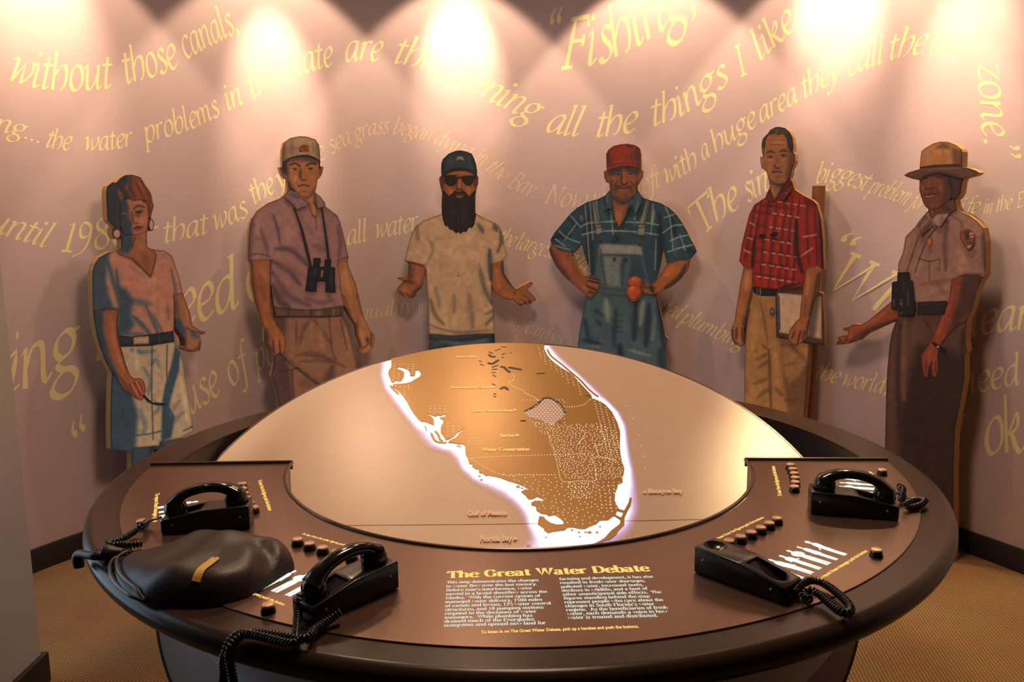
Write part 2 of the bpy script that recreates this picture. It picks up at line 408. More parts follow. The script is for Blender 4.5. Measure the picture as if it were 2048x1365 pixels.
SERIF = {
'a': (4.9, '.7 4,1.3 4.8,2.3 5,3.1 4.5,3.3 3.6,3.3 1,3.7 .2,4.6 .3;3.3 3,1.8 2.7,.8 2,.7 1,1.3 .1,2.3 .2,3.3 1.2'),
'b': (4.9, '1 7.6,1 .3;.1 7.6,1.2 7.6;1 4,2 4.9,3.1 4.9,4 4,4.1 2.5,3.9 1,3 .1,2 .1,1 1'),
'c': (4.5, '3.8 3.9,3.2 4.8,2.4 5,1.2 4.4,.7 2.5,1.2 .6,2.4 0,3.4 .3,4.1 1.2'),
'd': (5.1, '3.9 7.6,3.9 .2;3.1 7.6,4.1 7.6;3.8 .2,4.9 .2;3.9 4,2.9 4.9,1.8 4.9,.9 4,.7 2.5,1 1,1.9 .1,2.9 .1,3.9 1'),
'e': (4.7, '.8 2.7,4.1 2.7,4.1 2.7,3.8 4.2,2.5 5,1.2 4.4,.7 2.5,1.2 .6,2.5 0,3.5 .3,4.2 1.2'),
'f': (3.3, '3.3 7,2.8 7.6,2 7.4,1.5 6.4,1.5 6.4,1.5 0;.3 4.8,2.9 4.8;.4 .2,2.7 .2'),
'g': (4.9, 'o2.3 5,1.1 4.4,.7 2.9,1.2 1.2,2.3 .8,3.4 1.4,3.8 2.9,3.5 4.4;3.9 5,3.9 -1,3.2 -2.4,2 -2.6,.8 -2;3.6 4.9,4.7 4.9'),
'h': (5.3, '1 7.6,1 0;.1 7.6,1.2 7.6;1 3.8,2 4.8,3.1 4.9,3.9 4.2,4 3.2,4 3.2,4 0;.1 .2,2 .2;3.1 .2,5 .2'),
'i': (2.5, '1.1 4.8,1.1 0;.2 4.8,1.2 4.8;.1 .2,2.2 .2;1.1 6.9'),
'k': (5.1, '1 7.6,1 0;.1 7.6,1.2 7.6;4 4.8,1.2 2.4;1.9 3,4.1 .1;.1 .2,2 .2;3.2 .2,5 .2;3.1 4.8,4.8 4.8'),
'l': (2.5, '1.1 7.6,1.1 0;.2 7.6,1.2 7.6;.1 .2,2.2 .2'),
'm': (7.9, '1 4.8,1 0;.1 4.8,1.2 4.8;1 3.8,1.9 4.8,2.8 4.9,3.6 4.2,3.7 3.2,3.7 3.2,3.7 0;3.7 3.8,4.6 4.8,5.6 4.9,6.5 4.2,6.6 3.2,6.6 3.2,6.6 0;.1 .2,1.9 .2;2.9 .2,4.6 .2;5.7 .2,7.6 .2'),
'n': (5.3, '1 4.8,1 0;.1 4.8,1.2 4.8;1 3.8,2 4.8,3.1 4.9,3.9 4.2,4 3.2,4 3.2,4 0;.1 .2,2 .2;3.1 .2,5 .2'),
'o': (4.9, 'o2.4 5,1.2 4.4,.7 2.5,1.2 .6,2.4 0,3.6 .6,4.1 2.5,3.6 4.4'),
'p': (5.0, '1 4.8,1 -2.5;.1 4.8,1.2 4.8;.1 -2.4,2.1 -2.4;1 4,2 4.9,3.1 4.9,4.1 4,4.2 2.5,4 1,3.1 .1,2 .1,1 1'),
'q': (5.0, '3.9 5,3.9 -2.5;3 -2.4,5 -2.4;3.9 4,2.9 4.9,1.8 4.9,.9 4,.7 2.5,1 1,1.9 .1,2.9 .1,3.9 1'),
'r': (4.0, '1 4.8,1 0;.1 4.8,1.2 4.8;1 3.4,1.8 4.6,2.8 4.9,3.4 4.2;.1 .2,2.4 .2'),
's': (4.1, '3.3 3.9,2.9 4.8,2 5,1 4.5,1.1 3.3,2.4 2.6,3.3 1.9,3.3 .7,2.3 0,1.2 .1,.6 1.2'),
't': (3.2, '1.4 6.4,1.4 1,1.9 .2,2.9 .7;.2 4.8,2.8 4.8'),
'u': (5.3, '1 4.8,1 1.2,1.7 .1,2.9 .2,4 1.2;4 4.8,4 0;.1 4.8,1.2 4.8;3.2 4.8,4.1 4.8;4 .2,5 .2'),
'v': (4.8, '.9 4.8,2.4 0,2.4 0,3.9 4.8;.1 4.8,1.9 4.8;3.1 4.8,4.7 4.8'),
'w': (7.0, '.9 4.8,2.2 0,2.2 0,3.5 4.6,3.5 4.6,4.8 0,4.8 0,6.1 4.8;.1 4.8,1.9 4.8;5.3 4.8,6.9 4.8'),
'x': (4.9, '.9 4.8,4 0;4 4.8,.9 0;.1 4.8,1.9 4.8;3.1 4.8,4.8 4.8;.1 .2,1.9 .2;3.1 .2,4.8 .2'),
'y': (4.8, '.9 4.8,2.5 .4;3.9 4.8,2 -1.6,1.2 -2.4,.5 -2;.1 4.8,1.9 4.8;3.1 4.8,4.7 4.8'),
'A': (6.4, '3 7.2,.9 0;3 7.2,5.3 0;1.8 2.6,4.4 2.6;.1 .2,1.9 .2;4.2 .2,6.3 .2'),
'B': (6.0, '1.3 7.2,1.3 0;.2 7.1,3.3 7.1,4.7 6.4,4.6 4.6,3.2 3.8,1.3 3.8;3.2 3.8,5 3.1,5 1.1,3.6 .2,.2 .2'),
'D': (6.6, '1.3 7.2,1.3 0;.2 7.1,3 7.1,4.8 6.3,5.6 3.7,4.8 1,3 .2,.2 .2'),
'E': (5.6, '1.3 7.2,1.3 0;.2 7.1,5 7.1,5 7.1,5 5.6;1.3 3.8,3.6 3.8;.2 .2,5.2 .2,5.2 .2,5.3 1.8'),
'F': (5.4, '1.3 7.2,1.3 0;.2 7.1,5 7.1,5 7.1,5 5.6;1.3 3.8,3.6 3.8;.2 .2,2.6 .2'),
'G': (6.6, '5.3 5.2,4.6 6.7,3.2 7.2,1.6 6.3,.9 3.6,1.6 1,3.2 0,4.6 .4,5.3 1.3,5.3 1.3,5.3 3.2;4.2 3.3,6.3 3.3'),
'S': (5.2, '4.2 5.6,3.7 6.8,2.6 7.2,1.2 6.6,1 5.1,2.3 4.1,3.8 3.2,4.3 1.7,3.4 .3,2.2 0,1.1 .5,.8 1.8'),
'T': (5.8, '.4 5.4,.5 7.1,.5 7.1,5.3 7.1,5.3 7.1,5.4 5.4;2.9 7.1,2.9 0;1.6 .2,4.2 .2'),
'W': (9.0, '1 7.2,2.8 0,2.8 0,4.5 7;4.5 7.2,6.3 0,6.3 0,8.1 7.2;.1 7.1,2.1 7.1;3.5 7.1,5.5 7.1;7 7.1,9 7.1'),
'0': (5.0, 'o2.5 7,1.3 6,.8 3.5,1.3 1,2.5 0,3.7 1,4.2 3.5,3.7 6'),
'1': (5.0, '1.4 6,2.6 7,2.6 7,2.6 0;1.2 .2,4 .2'),
'2': (5.0, '1 5.4,1.6 6.7,2.8 7,3.9 6.2,3.8 4.7,1 .3,1 .3,4.2 .3'),
'5': (5.0, '4 6.9,1.4 6.9,1.4 6.9,1.2 3.8,2.6 4.3,4 3.4,4 1.2,2.6 0,1.2 .4'),
'8': (5.0, 'o2.5 7,1.3 6.3,1.3 4.8,2.6 3.8,4 2.6,3.9 .9,2.5 0,1.1 .9,1 2.6,2.4 3.8,3.7 4.8,3.7 6.3'),
'.': (2.3, '1 .5'), ',': (2.3, '1 .5;1.3 .5,1.2 -.6,.6 -1.4'), "'": (2.2, '1 7;1.2 7,1.1 6,.6 5.4'), ' ': (2.6, ''),
}

_parsed = {}
def glyph(font, ch):
    key = (id(font), ch)
    if key not in _parsed:
        adv, s = font.get(ch, font[' '])
        strokes = []
        for part in s.split(';'):
            part = part.strip()
            if not part: continue
            closed = part[0] == 'o'
            if closed: part = part[1:]
            pts = [tuple(float(v) for v in p.split()) for p in part.split(',')]
            strokes.append((closed, pts))
        _parsed[key] = (adv, strokes)
    return _parsed[key]

def text_width(font, txt, track=0.0):
    return sum(glyph(font, c)[0] + track for c in txt)

def pen_strokes(font, txt, nib, nib_deg, thin, slant=0.0, track=0.0, per=5):
    """flat ribbons of the text in glyph units: list of (left points, right points, closed)"""
    out = []
    x = 0.0
    na = math.radians(nib_deg)
    nv = (math.cos(na), math.sin(na))
    for ch in txt:
        adv, strokes = glyph(font, ch)
        for closed, pts in strokes:
            if len(pts) == 1:
                cx, cy = pts[0]; r = max(nib, thin) * 0.62
                P = [(cx + r * math.cos(q * math.pi / 5), cy + r * math.sin(q * math.pi / 5)) for q in range(10)]
                out.append(('disc', [(x + a + slant * b, b) for a, b in P]))
                continue
            C = catmull([Vector((a, b, 0)) for a, b in pts], per, closed)
            n = len(C)
            L, R = [], []
            for i in range(n):
                a = C[i - 1] if (i > 0 or closed) else C[i]
                b = C[(i + 1) % n] if (i < n - 1 or closed) else C[i]
                t = (b - a)
                if t.length < 1e-9: t = Vector((1, 0, 0))
                t.normalize()
                w = 0.5 * math.hypot(nib * abs(t.x * nv[1] - t.y * nv[0]), thin)
                nx, ny = -t.y * w, t.x * w
                p = C[i]
                L.append((x + p.x + nx + slant * (p.y + ny), p.y + ny))
                R.append((x + p.x - nx + slant * (p.y - ny), p.y - ny))
            out.append(('strip', L, R, closed))
        x += adv + track
    return out

def lettering(font, txt, place, nib, nib_deg, thin, slant=0.0, track=0.0, per=5, lift=0.00002):
    """place(x, y, h) puts glyph units into the room; returns verts, faces"""
    V, F = [], []
    h = 0.0
    for s in pen_strokes(font, txt, nib, nib_deg, thin, slant, track, per):
        o = len(V)
        h += lift
        if h > lift * 12: h = lift
        if s[0] == 'disc':
            V += [place(a, b, h) for a, b in s[1]]
            F.append(tuple(range(o, o + len(s[1]))))
        else:
            _, L, R, closed = s
            n = len(L)
            for a, b in zip(L, R):
                V.append(place(*a, h)); V.append(place(*b, h))
            for i in range(n if closed else n - 1):
                j = (i + 1) % n
                F.append((o + 2 * i, o + 2 * i + 1, o + 2 * j + 1, o + 2 * j))
    return V, F

# ------------------------------------------------------------------ quotations painted on the curved wall
def wall_sz(px, py):
    p = on_cyl(px, py, RW)
    return Vector((-RW * math.atan2(p.y - TY, p.x - TX), p.z, 0))     # arc length grows to the right

def wall_point(s, z, h):
    a = -s / RW
    r = RW - 0.0003 - h
    return (TX + r * math.cos(a), TY + r * math.sin(a), z)

M_INK = mat('yellow_wall_paint', (0.86, 0.74, 0.40, 1), 0.55, noise=0.04, nscale=12)
M_INK2 = mat('pale_yellow_wall_paint', (0.72, 0.57, 0.42, 1), 0.55, noise=0.04, nscale=12)

def wall_words(name, words, material=M_INK, slant=0.26, label=None):
    """words: (text, baseline points in photo pixels, x-height in photo pixels)"""
    mb = MB()
    for txt, base, xh in words:
        P = [wall_sz(*b) for b in base]
        C = catmull(P, 10) if len(P) > 2 else [P[0].lerp(P[1], i / 10) for i in range(11)]
        D = [0.0]
        for a, b in zip(C, C[1:]): D.append(D[-1] + (b - a).length)
        tot = D[-1]
        mid = base[len(base) // 2]
        q = on_cyl(mid[0], mid[1], RW)
        # size of a pixel on the wall along the local vertical
        u = (wall_sz(mid[0], mid[1] - 10).y - wall_sz(mid[0], mid[1] + 10).y) / 20
        sy = xh * u / 5.0
        tw = text_width(ITALIC, txt) + 0.4
        sx = tot / tw
        def place(x, y, h, C=C, D=D, sx=sx, sy=sy, tot=tot):
            d = x * sx - 0.0
            # spine position of the unslanted glyph column
            i = 0
            dd = min(max(d, 0), tot - 1e-6)
            while i < len(D) - 2 and D[i + 1] < dd: i += 1
            t = (C[i + 1] - C[i]); tl = t.length or 1e-9; t = t / tl
            p = C[i] + t * (d - D[i])
            n = Vector((-t.y, t.x, 0))
            p = p + n * (y * sy)
            return wall_point(p.x, p.y, h)
        V, F = lettering(ITALIC, txt, place, 0.85, 38, 0.30, slant * sy / sx, 0.0)
        mb.add(V, F)
    o = mb.build(name, material, wall, smooth=False)
    if label: o['label'] = label
    return o

B1, B2 = '\u201c', '\u201d'
wall_words('painted_quotation', [
    ('without', [(14, 160), (75, 176), (145, 181), (228, 176)], 48),
    ('those', [(252, 168), (315, 150), (362, 131)], 43),
    ('canals,', [(372, 118), (422, 91), (482, 60)], 38)], label='yellow words "without those canals,"')
wall_words('painted_quotation', [
    ('ing...', [(-22, 262), (20, 268), (84, 289)], 26),
    ('the', [(90, 294), (115, 299), (143, 301)], 27), ('water', [(168, 301), (215, 300), (268, 291)], 26),
    ('problems', [(292, 286), (340, 272), (395, 253), (443, 229)], 29),
    ('in', [(456, 221), (490, 206)], 31), ('the', [(504, 199), (535, 183), (566, 168)], 33), ('state', [(580, 160), (625, 142), (670, 130)], 36),
    ('are', [(690, 124), (722, 121), (763, 122)], 38), ('threatening', [(786, 125), (842, 137), (898, 162), (980, 203), (1066, 246)], 38),
    ('all', [(1090, 263), (1127, 270), (1162, 273)], 38), ('the', [(1190, 274), (1219, 272), (1276, 262)], 38),
    ('things', [(1305, 254), (1370, 228), (1432, 184), (1462, 165)], 40), ('I', [(1481, 154), (1499, 142)], 40),
    ('like', [(1520, 121), (1557, 88), (1596, 50)], 40)],
    label='long yellow line "the water problems in the state are threatening all the things I like"')
wall_words('painted_quotation', [
    (B1, [(1088, 142), (1120, 136)], 74), ('Fishing,', [(1122, 137), (1192, 127), (1250, 106), (1320, 64), (1402, 10)], 66)], label='large yellow word "Fishing,"')
wall_words('painted_quotation', [
    ('the', [(608, 342), (632, 328), (656, 313)], 24), ('sea', [(664, 308), (681, 297), (706, 286)], 23), ('grass', [(712, 283), (743, 271), (778, 266)], 22),
    ('began', [(784, 267), (816, 273), (862, 284)], 22), ('dying', [(866, 287), (901, 301), (938, 318)], 22), ('in', [(946, 323), (964, 333)], 22),
    ('the', [(970, 340), (982, 348), (1004, 365)], 22), ('Bay.', [(1014, 372), (1036, 383), (1068, 398)], 24), ('Now', [(1086, 405), (1130, 414), (1172, 417)], 26),
    ("we're", [(1184, 416), (1225, 408), (1268, 395)], 26), ('left', [(1276, 392), (1300, 383), (1324, 372)], 27)], M_INK2,
    label='pale line "the sea grass began dying in the Bay. Now we are left"')
wall_words('painted_quotation', [
    ('with', [(1330, 369), (1360, 355), (1400, 330)], 28), ('a', [(1406, 322), (1424, 311)], 28), ('huge', [(1431, 306), (1470, 280), (1518, 249)], 29), ('area', [(1521, 247), (1560, 225), (1600, 201)], 30),
    ('they', [(1608, 197), (1645, 176), (1682, 160)], 31), ('call', [(1696, 154), (1729, 139), (1770, 124)], 34), ('the', [(1778, 121), (1810, 111), (1848, 107)], 36),
    ('dead', [(1858, 107), (1900, 106), (1944, 116)], 38), ('zone.' + B2, [(1956, 128), (1960, 200), (1966, 268), (1978, 330)], 40)], label='yellow words "with a huge area they call the dead zone."')
wall_words('painted_quotation', [
    ('The', [(1404, 472), (1440, 439), (1484, 413)], 42), ('single', [(1496, 405), (1540, 380), (1590, 370)], 36), ('biggest', [(1630, 366), (1680, 367), (1730, 383)], 27),
    ('problem', [(1735, 385), (1770, 396), (1812, 411)], 24), ('for', [(1817, 413), (1842, 421)], 22), ('wildlife', [(1850, 424), (1905, 428), (1958, 427)], 21),
    ('in', [(1966, 428), (1984, 427)], 20), ('the', [(1992, 424), (2024, 418)], 20), ('Everglades', [(2034, 416), (2085, 402), (2130, 386)], 20)],
    label='yellow line "The single biggest problem for wildlife in the Everglades"')
wall_words('painted_quotation', [
    ('until', [(-26, 462), (27, 477), (96, 498)], 36), ('1986', [(118, 502), (175, 503), (262, 484)], 40), ('-', [(284, 478), (322, 472)], 36),
    ('that', [(328, 487), (370, 478), (420, 466)], 30), ('was', [(428, 462), (465, 448), (500, 430)], 29), ('the', [(508, 409), (530, 396), (554, 382)], 28), ('year', [(558, 380), (600, 356), (640, 330)], 27)],
    label='yellow line "until 1986 - that was the year" behind the woman')
wall_words('painted_quotation', [
    ('all', [(694, 491), (714, 487), (738, 481)], 28), ('water', [(750, 478), (793, 470), (838, 460)], 27),
    ('the', [(994, 486), (1012, 491), (1026, 495)], 22), ('largest', [(1030, 498), (1062, 505), (1106, 519)], 22), ('and', [(1124, 524), (1150, 531), (1174, 544)], 22)], label='yellow words "all water" and "the largest"')
wall_words('painted_quotation', [
    ('ing', [(10, 786), (70, 772), (172, 726)], 78), ('.', [(190, 724), (216, 712)], 70), ('need', [(305, 662), (390, 645), (484, 612)], 66), ('clean', [(498, 606), (590, 560), (690, 520)], 60)], M_INK,
    label='large yellow words "ing" and "need"')
wall_words('painted_quotation', [
    (B1, [(172, 960), (208, 930)], 70), ('use', [(382, 830), (415, 805), (446, 784)], 46), ('of', [(462, 774), (502, 748)], 42), ('po', [(514, 742), (556, 722)], 38)], label='yellow words "use of po" behind the man with the pointer')
wall_words('painted_quotation', [
    ('quality', [(718, 640), (768, 633), (828, 624)], 19), ('in', [(836, 628), (856, 624)], 19), ('my', [(1012, 650), (1042, 657)], 18), ('catches', [(1048, 665), (1078, 675), (1120, 692)], 18)], M_INK2,
    label='faint words "quality in" and "my catches" at the sides of the white T-shirt')
wall_words('painted_quotation', [
    ('ned', [(1317, 624), (1335, 631), (1356, 641)], 22), ('plumbing', [(1360, 644), (1420, 672), (1486, 700)], 22)], label='yellow words "ned plumbing" beside the overalls')
wall_words('painted_quotation', [
    ('the', [(1628, 756), (1650, 762), (1676, 769)], 24), ('world,', [(1682, 771), (1720, 779), (1776, 790)], 24)], label='yellow words "the world," beside the ranger')
wall_words('painted_quotation', [
    (B1, [(1632, 534), (1672, 552)], 56), ('Wh', [(1644, 572), (1715, 606), (1800, 646)], 58)], label='large yellow letters "Wh" beside the ranger')
wall_words('painted_quotation', [
    ('clean', [(1912, 678), (1985, 666), (2078, 656)], 46), ('need', [(1924, 792), (1980, 780), (2046, 768)], 38), ('to', [(2052, 768), (2100, 760)], 36)], label='yellow words "clean" and "need" right of the ranger')
wall_words('painted_quotation', [
    ('g', [(1890, 902), (1932, 900)], 70), ('okay', [(1968, 908), (2040, 904), (2140, 884)], 72)], label='large yellow word "okay" at the lower right')
# ------------------------------------------------------------------ the round exhibit table
M_RIM = mat('dark_brown_laminate_rim', (0.036, 0.021, 0.015, 1), 0.27, noise=0.12, nscale=30, spec=0.2)
M_PANEL = mat('bronze_panel', (0.20, 0.118, 0.085, 1), 0.27, metal=0.75, noise=0.06, nscale=25, spec=0.6)
M_TRIM = mat('dark_bronze_trim', (0.10, 0.06, 0.045, 1), 0.3, metal=0.5, noise=0.05)
M_WELL = mat('black_well_lining', (0.018, 0.015, 0.018, 1), 0.35, noise=0.1)
M_DRUM = mat('pale_grey_laminate', (0.38, 0.41, 0.50, 1), 0.5, noise=0.04, nscale=15)
M_BLOCK = mat('black_laminate_block', (0.025, 0.022, 0.024, 1), 0.5, noise=0.1)

table = empty('exhibit_table', (TX, TY, 0))
tag(table, 'round dark brown exhibit table with a tilted map disc and four telephone stations', 'table')
def part(o, parent=table, label=None, kind=None):
    local(parent, o)
    if label: o['label'] = label
    if kind: o['kind'] = kind
    return o

R_WELL, R_SEAM, R_PIN = 0.980, 1.033, 0.649
prof = [(R_WELL, ZT - 0.05), (R_WELL, ZT - 0.002), (R_WELL + 0.002, ZT)]
prof += [(1.088, ZT)]
for i in range(0, 13):
    a = math.pi / 2 - math.pi * i / 12
    prof.append((1.088 + 0.024 * math.cos(a), ZT - 0.025 + 0.025 * math.sin(a)))
part(link('rim', lathe('rim', prof, 0, 360, 192, (TX, TY), closed=True), M_RIM), label='dark brown bullnose rim ring')

# instrument panel over the front half
A_L, A_R = 181.5, 358.0
a0, a1 = A_L, A_R
pz = ZT + 0.003
part(link('control_panel', lathe('control_panel', [(R_PIN, pz - 0.018), (R_PIN, pz - 0.001), (R_PIN + 0.001, pz), (R_SEAM - 0.001, pz), (R_SEAM, pz - 0.001), (R_SEAM, pz - 0.018)], a0, a1, 160, (TX, TY), closed=True, caps=True), M_PANEL),
     label='bronze half-ring panel with telephones, buttons and lettering')
part(link('panel_bead', lathe('panel_bead', [(R_PIN - 0.006 + 0.005 * math.cos(q * math.pi / 4), pz + 0.001 + 0.005 * math.sin(q * math.pi / 4)) for q in range(8)], a0, a1, 128, (TX, TY), closed=True, caps=True), M_TRIM))
for ang in (a0, a1):
    bm = bmesh.new()
    bevel_box(bm, (R_PIN - 0.008, -0.004, ZT - 0.015), (R_SEAM + 0.006, 0.004, ZT + 0.011), 0.002, mat=Matrix.Translation((TX, TY, 0)) @ Matrix.Rotation(math.radians(ang), 4, 'Z'))
    part(link('end_strip', bm_mesh('end_strip', bm), M_TRIM))

# tilted map disc
TILT = math.radians(22.19)
DC = Vector((TX - 0.0295, TY - 0.027, ZT - 0.153))
RD = 0.945
DX = Vector((1, 0, 0)); DY = Vector((0, math.cos(TILT), math.sin(TILT))); DN = Vector((0, -math.sin(TILT), math.cos(TILT)))
def disc_uv(px, py):
    p = on_plane(px, py, DC, DN) - DC
    return (p.dot(DX), p.dot(DY))
def disc_pt(u, v, h=0.0):
    return DC + DX * u + DY * v + DN * h
def disc_z(x, y):
    return DC.z + (y - DC.y) * math.tan(TILT)

# curtain wall hanging from the inner edge of the panel down to the disc
V, F = [], []
n = 120
for i in range(n + 1):
    p = polar(R_PIN, a0 + (a1 - a0) * i / n)
    q = polar(R_PIN + 0.006, a0 + (a1 - a0) * i / n)
    zb = disc_z(p.x, p.y) - 0.01
    V += [(p.x, p.y, ZT), (p.x, p.y, zb), (q.x, q.y, zb), (q.x, q.y, ZT)]
for i in range(n):
    for k in range(4):
        F.append((i * 4 + k, i * 4 + (k + 1) % 4, i * 4 + 4 + (k + 1) % 4, i * 4 + 4 + k))
F += [(0, 1, 2, 3), (n * 4 + 3, n * 4 + 2, n * 4 + 1, n * 4)]
part(link('well_curtain', mesh('well_curtain', V, F), M_TRIM), label='dark upright wall between panel and map disc')

# bowl, drum and plinth underneath
part(link('well_bowl', lathe('well_bowl', [(R_WELL, ZT - 0.01), (0.975, ZT - 0.12), (0.79, 0.36), (0.79, 0.20), (0.0, 0.20)], 0, 360, 128, (TX, TY)), M_WELL))
part(link('base_drum', lathe('base_drum', [(0.76, 0.0), (0.76, 0.06), (0.80, 0.06), (0.80, 0.36), (0.985, ZT - 0.125), (0.99, ZT - 0.03)], 0, 360, 128, (TX, TY)), M_DRUM), label='pale grey drum base')
bm = bmesh.new()
bevel_box(bm, (-1.055, 2.42, 0.0), (-0.90, 2.56, 0.50), 0.004)
part(link('support_block', bm_mesh('support_block', bm), M_BLOCK), label='dark support block beside the drum')

# ------------------------------------------------------------------ the map on the disc
def map_mat(name, col, rough, metal, noise=0.04):
    return mat(name, col, rough, metal, noise=noise, nscale=14, spec=0.6)
M_SEA = map_mat('mauve_sea_lacquer', (0.46, 0.33, 0.255, 1), 0.36, 0.1)
M_LAND = map_mat('brass_land', (0.36, 0.19, 0.055, 1), 0.34, 0.4)
M_BLACK = mat('map_black_outline', (0.02, 0.012, 0.01, 1), 0.5, noise=0.05)
M_LAKE = map_mat('mauve_lake', (0.42, 0.29, 0.26, 1), 0.4, 0.2)

V, F = [], []
N = 160
for k, (r, h) in enumerate(((RD - 0.002, 0.0), (RD, -0.002), (RD, -0.022), (RD - 0.002, -0.024))):
    for i in range(N):
        a = 2 * math.pi * i / N
        V.append(disc_pt(r * math.cos(a), r * math.sin(a), h))
for k in range(3):
    for i in range(N):
        j = (i + 1) % N
        F.append((k * N + i, (k + 1) * N + i, (k + 1) * N + j, k * N + j))
F.append(tuple(range(N))); F.append(tuple(range(4 * N - 1, 3 * N - 1, -1)))
disc = part(link('map_disc', mesh('map_disc', V, F), M_SEA), label='tilted mauve and gold map disc of southern Florida')
V, F = [], []
for i in range(N):
    a = 2 * math.pi * i / N
    for r, h in ((RD - 0.001, 0.001), (RD + 0.004, 0.001), (RD + 0.004, -0.012), (RD - 0.001, -0.012)):
        V.append(disc_pt(r * math.cos(a), r * math.sin(a), h))
for i in range(N):
    j = (i + 1) % N
    for k in range(4):
        F.append((i * 4 + k, i * 4 + (k + 1) % 4, j * 4 + (k + 1) % 4, j * 4 + k))
part(link('disc_edge', mesh('disc_edge', V, F), M_TRIM), disc)

def uvpoly(pts): return [disc_uv(*p) for p in pts]
def slab(polys, h0, h1, name, material, parent):
    """flat plates with thickness from polygons given in disc coordinates"""
    mb = MB()
    for P in polys:
        ar = sum(P[i - 1][0] * P[i][1] - P[i][0] * P[i - 1][1] for i in range(len(P)))
        if ar < 0: P = P[::-1]
        n = len(P)
        res = delaunay_2d_cdt([Vector(p) for p in P], [(i, (i + 1) % n) for i in range(n)], [], 1, 1e-6)
        vs, fs = res[0], res[2]
        mb.add([disc_pt(v.x, v.y, h1) for v in vs], [tuple(f) for f in fs])
        mb.add([disc_pt(*p, h1) for p in P] + [disc_pt(*p, h0) for p in P], [(i, n + i, n + (i + 1) % n, (i + 1) % n) for i in range(n)])
    return part(mb.build(name, material, None, smooth=False), parent)

COAST = [(782.5,720),(782.9,735.7),(778,742.7),(776.2,748.4),(779.4,757.3),(783.2,766.2),(788.9,765.5),(792,762.4),(797.1,764.9),(803.5,762.4),(807.9,754.7),(808.6,747.1),(803.5,742.7),(795.9,740.8),(794,737.6),(798.4,735.7),(807.3,737.6),(816.2,741.4),(820.6,747.8),(820,753.5),(828.9,753.5),(830.8,749.7),(830.8,743.3),(835.2,741.4),(839.7,744.6),(842.2,750.9),(839,756),(831.4,759.8),(821.3,766.2),(811.1,768.7),(785.7,770.6),(785.7,775),(798.4,784.6),(807.3,795.4),(814.9,806.8),(821.3,819.5),(828.9,830.9),(836.5,839.8),(844.1,845.5),(847.9,844.3),(868.2,851.9),(868.2,846.2),(867,839.8),(861.9,834.7),(854.3,829.7),(854.9,828.4),(867,833.5),(872,834.7),(876.5,831.6),(880.9,834.1),(887.3,830.3),(891.7,830.9),(891.1,834.7),(879.7,837.9),(886,841.7),(887.3,846.2),(881.9,855.2),(881.3,866.7),(887,874.3),(891.4,881.9),(899.7,879.4),(908.6,874.3),(914.9,866.7),(928.9,859.7),(929.5,862.2),(918.7,867.9),(912.4,876.8),(898.4,883.8),(896.5,887.6),(906,887.6),(920,890.8),(923.8,888.9),(930.1,892.7),(930.8,909.2),(935.9,920),(939,930.1),(943.5,929.5),(944.7,935.2),(953,940.3),(956.8,939.7),(958.7,947.9),(964.4,947.9),(972,953.6),(977.1,952.4),(998.7,956.8),(1015.2,963.1),(1034.2,968.9),(1048.2,974.6),(1062.2,984.1),(1050.7,980.9),(1042.2,985.8),(1050.2,992.2),(1056.7,1000.3),(1064.7,1000.3),(1074.4,995.4),(1082.5,998.7),(1091.3,1002.7),(1082.5,1004.3),(1071.2,1003.5),(1062.3,1007.5),(1063.1,1012.4),(1071.2,1014),(1072.8,1022.8),(1082.5,1029.3),(1092.1,1030.1),(1097,1034.1),(1109.9,1031.7),(1121.1,1039),(1127.6,1045.4),(1126,1051),(1114.7,1051.8),(1101.8,1048.6),(1092.1,1042.2),(1087.3,1035.7),(1078.4,1034.9),(1075.2,1050.2),(1087.3,1058.3),(1088.9,1063.1),(1096.2,1068),(1105,1065.5),(1129.2,1062.3),(1135.6,1056.7),(1146.9,1056.7),(1156.6,1059.1),(1169.5,1059.9),(1180.8,1054.3),(1192,1050.2),(1200.1,1043),(1216.2,1042.2),(1224.3,1035.7),(1230.7,1033.3),(1233.9,1024.5),(1237.2,1019.6),(1233.9,1013.2),(1229.1,1003.5),(1230.7,987.4),(1235.5,974.5),(1233.9,969.7),(1237.7,970.4),(1245.3,966.6),(1244.7,956.5),(1247.3,950.1),(1248.5,938.7),(1244.1,926),(1240.9,910.8),(1239.6,891.7),(1240.3,875.2),(1240.2,865.8),(1234.4,846.7),(1224.1,826.2),(1210.9,811.6),(1200.7,805),(1184.6,798.4),(1181.6,791.1),(1161.1,769.1),(1143.5,750.1),(1121.6,736.9),(1101.1,720.8),(1093.7,710.5),(1087.9,697.5)]
coast = uvpoly(COAST)
# close the land along the rim of the disc
ang_s = math.atan2(coast[-1][1], coast[-1][0]); ang_e = math.atan2(coast[0][1], coast[0][0])
arc = [((RD - 0.004) * math.cos(ang_s + (ang_e - ang_s) * i / 24), (RD - 0.004) * math.sin(ang_s + (ang_e - ang_s) * i / 24)) for i in range(25)]
land = slab([coast + arc], 0.0004, 0.0040, 'land', M_LAND, disc)
land['label'] = 'gold land of southern Florida'
KEYS = [(1259.7,997.1),(1263.7,998.7),(1261.3,1013.2),(1254.9,1024.5),(1249.2,1037.3),(1248.4,1051.8),(1237.2,1063.1),(1232.3,1071.2),(1219.4,1080.8),(1208.1,1084.1),(1193.6,1093.7),(1190.4,1098.6),(1179.1,1098.6),(1171.1,1105),(1150,1114),(1146,1112),(1172.7,1097),(1196.9,1085.7),(1208.1,1079.2),(1222.7,1063.1),(1239.6,1050.2),(1240.4,1040.6),(1245.2,1030.9),(1248.4,1022.8),(1256.5,1008.3)]
BR1 = [(1235.5,1019.5),(1249,1024),(1247,1027.5),(1235,1024)]
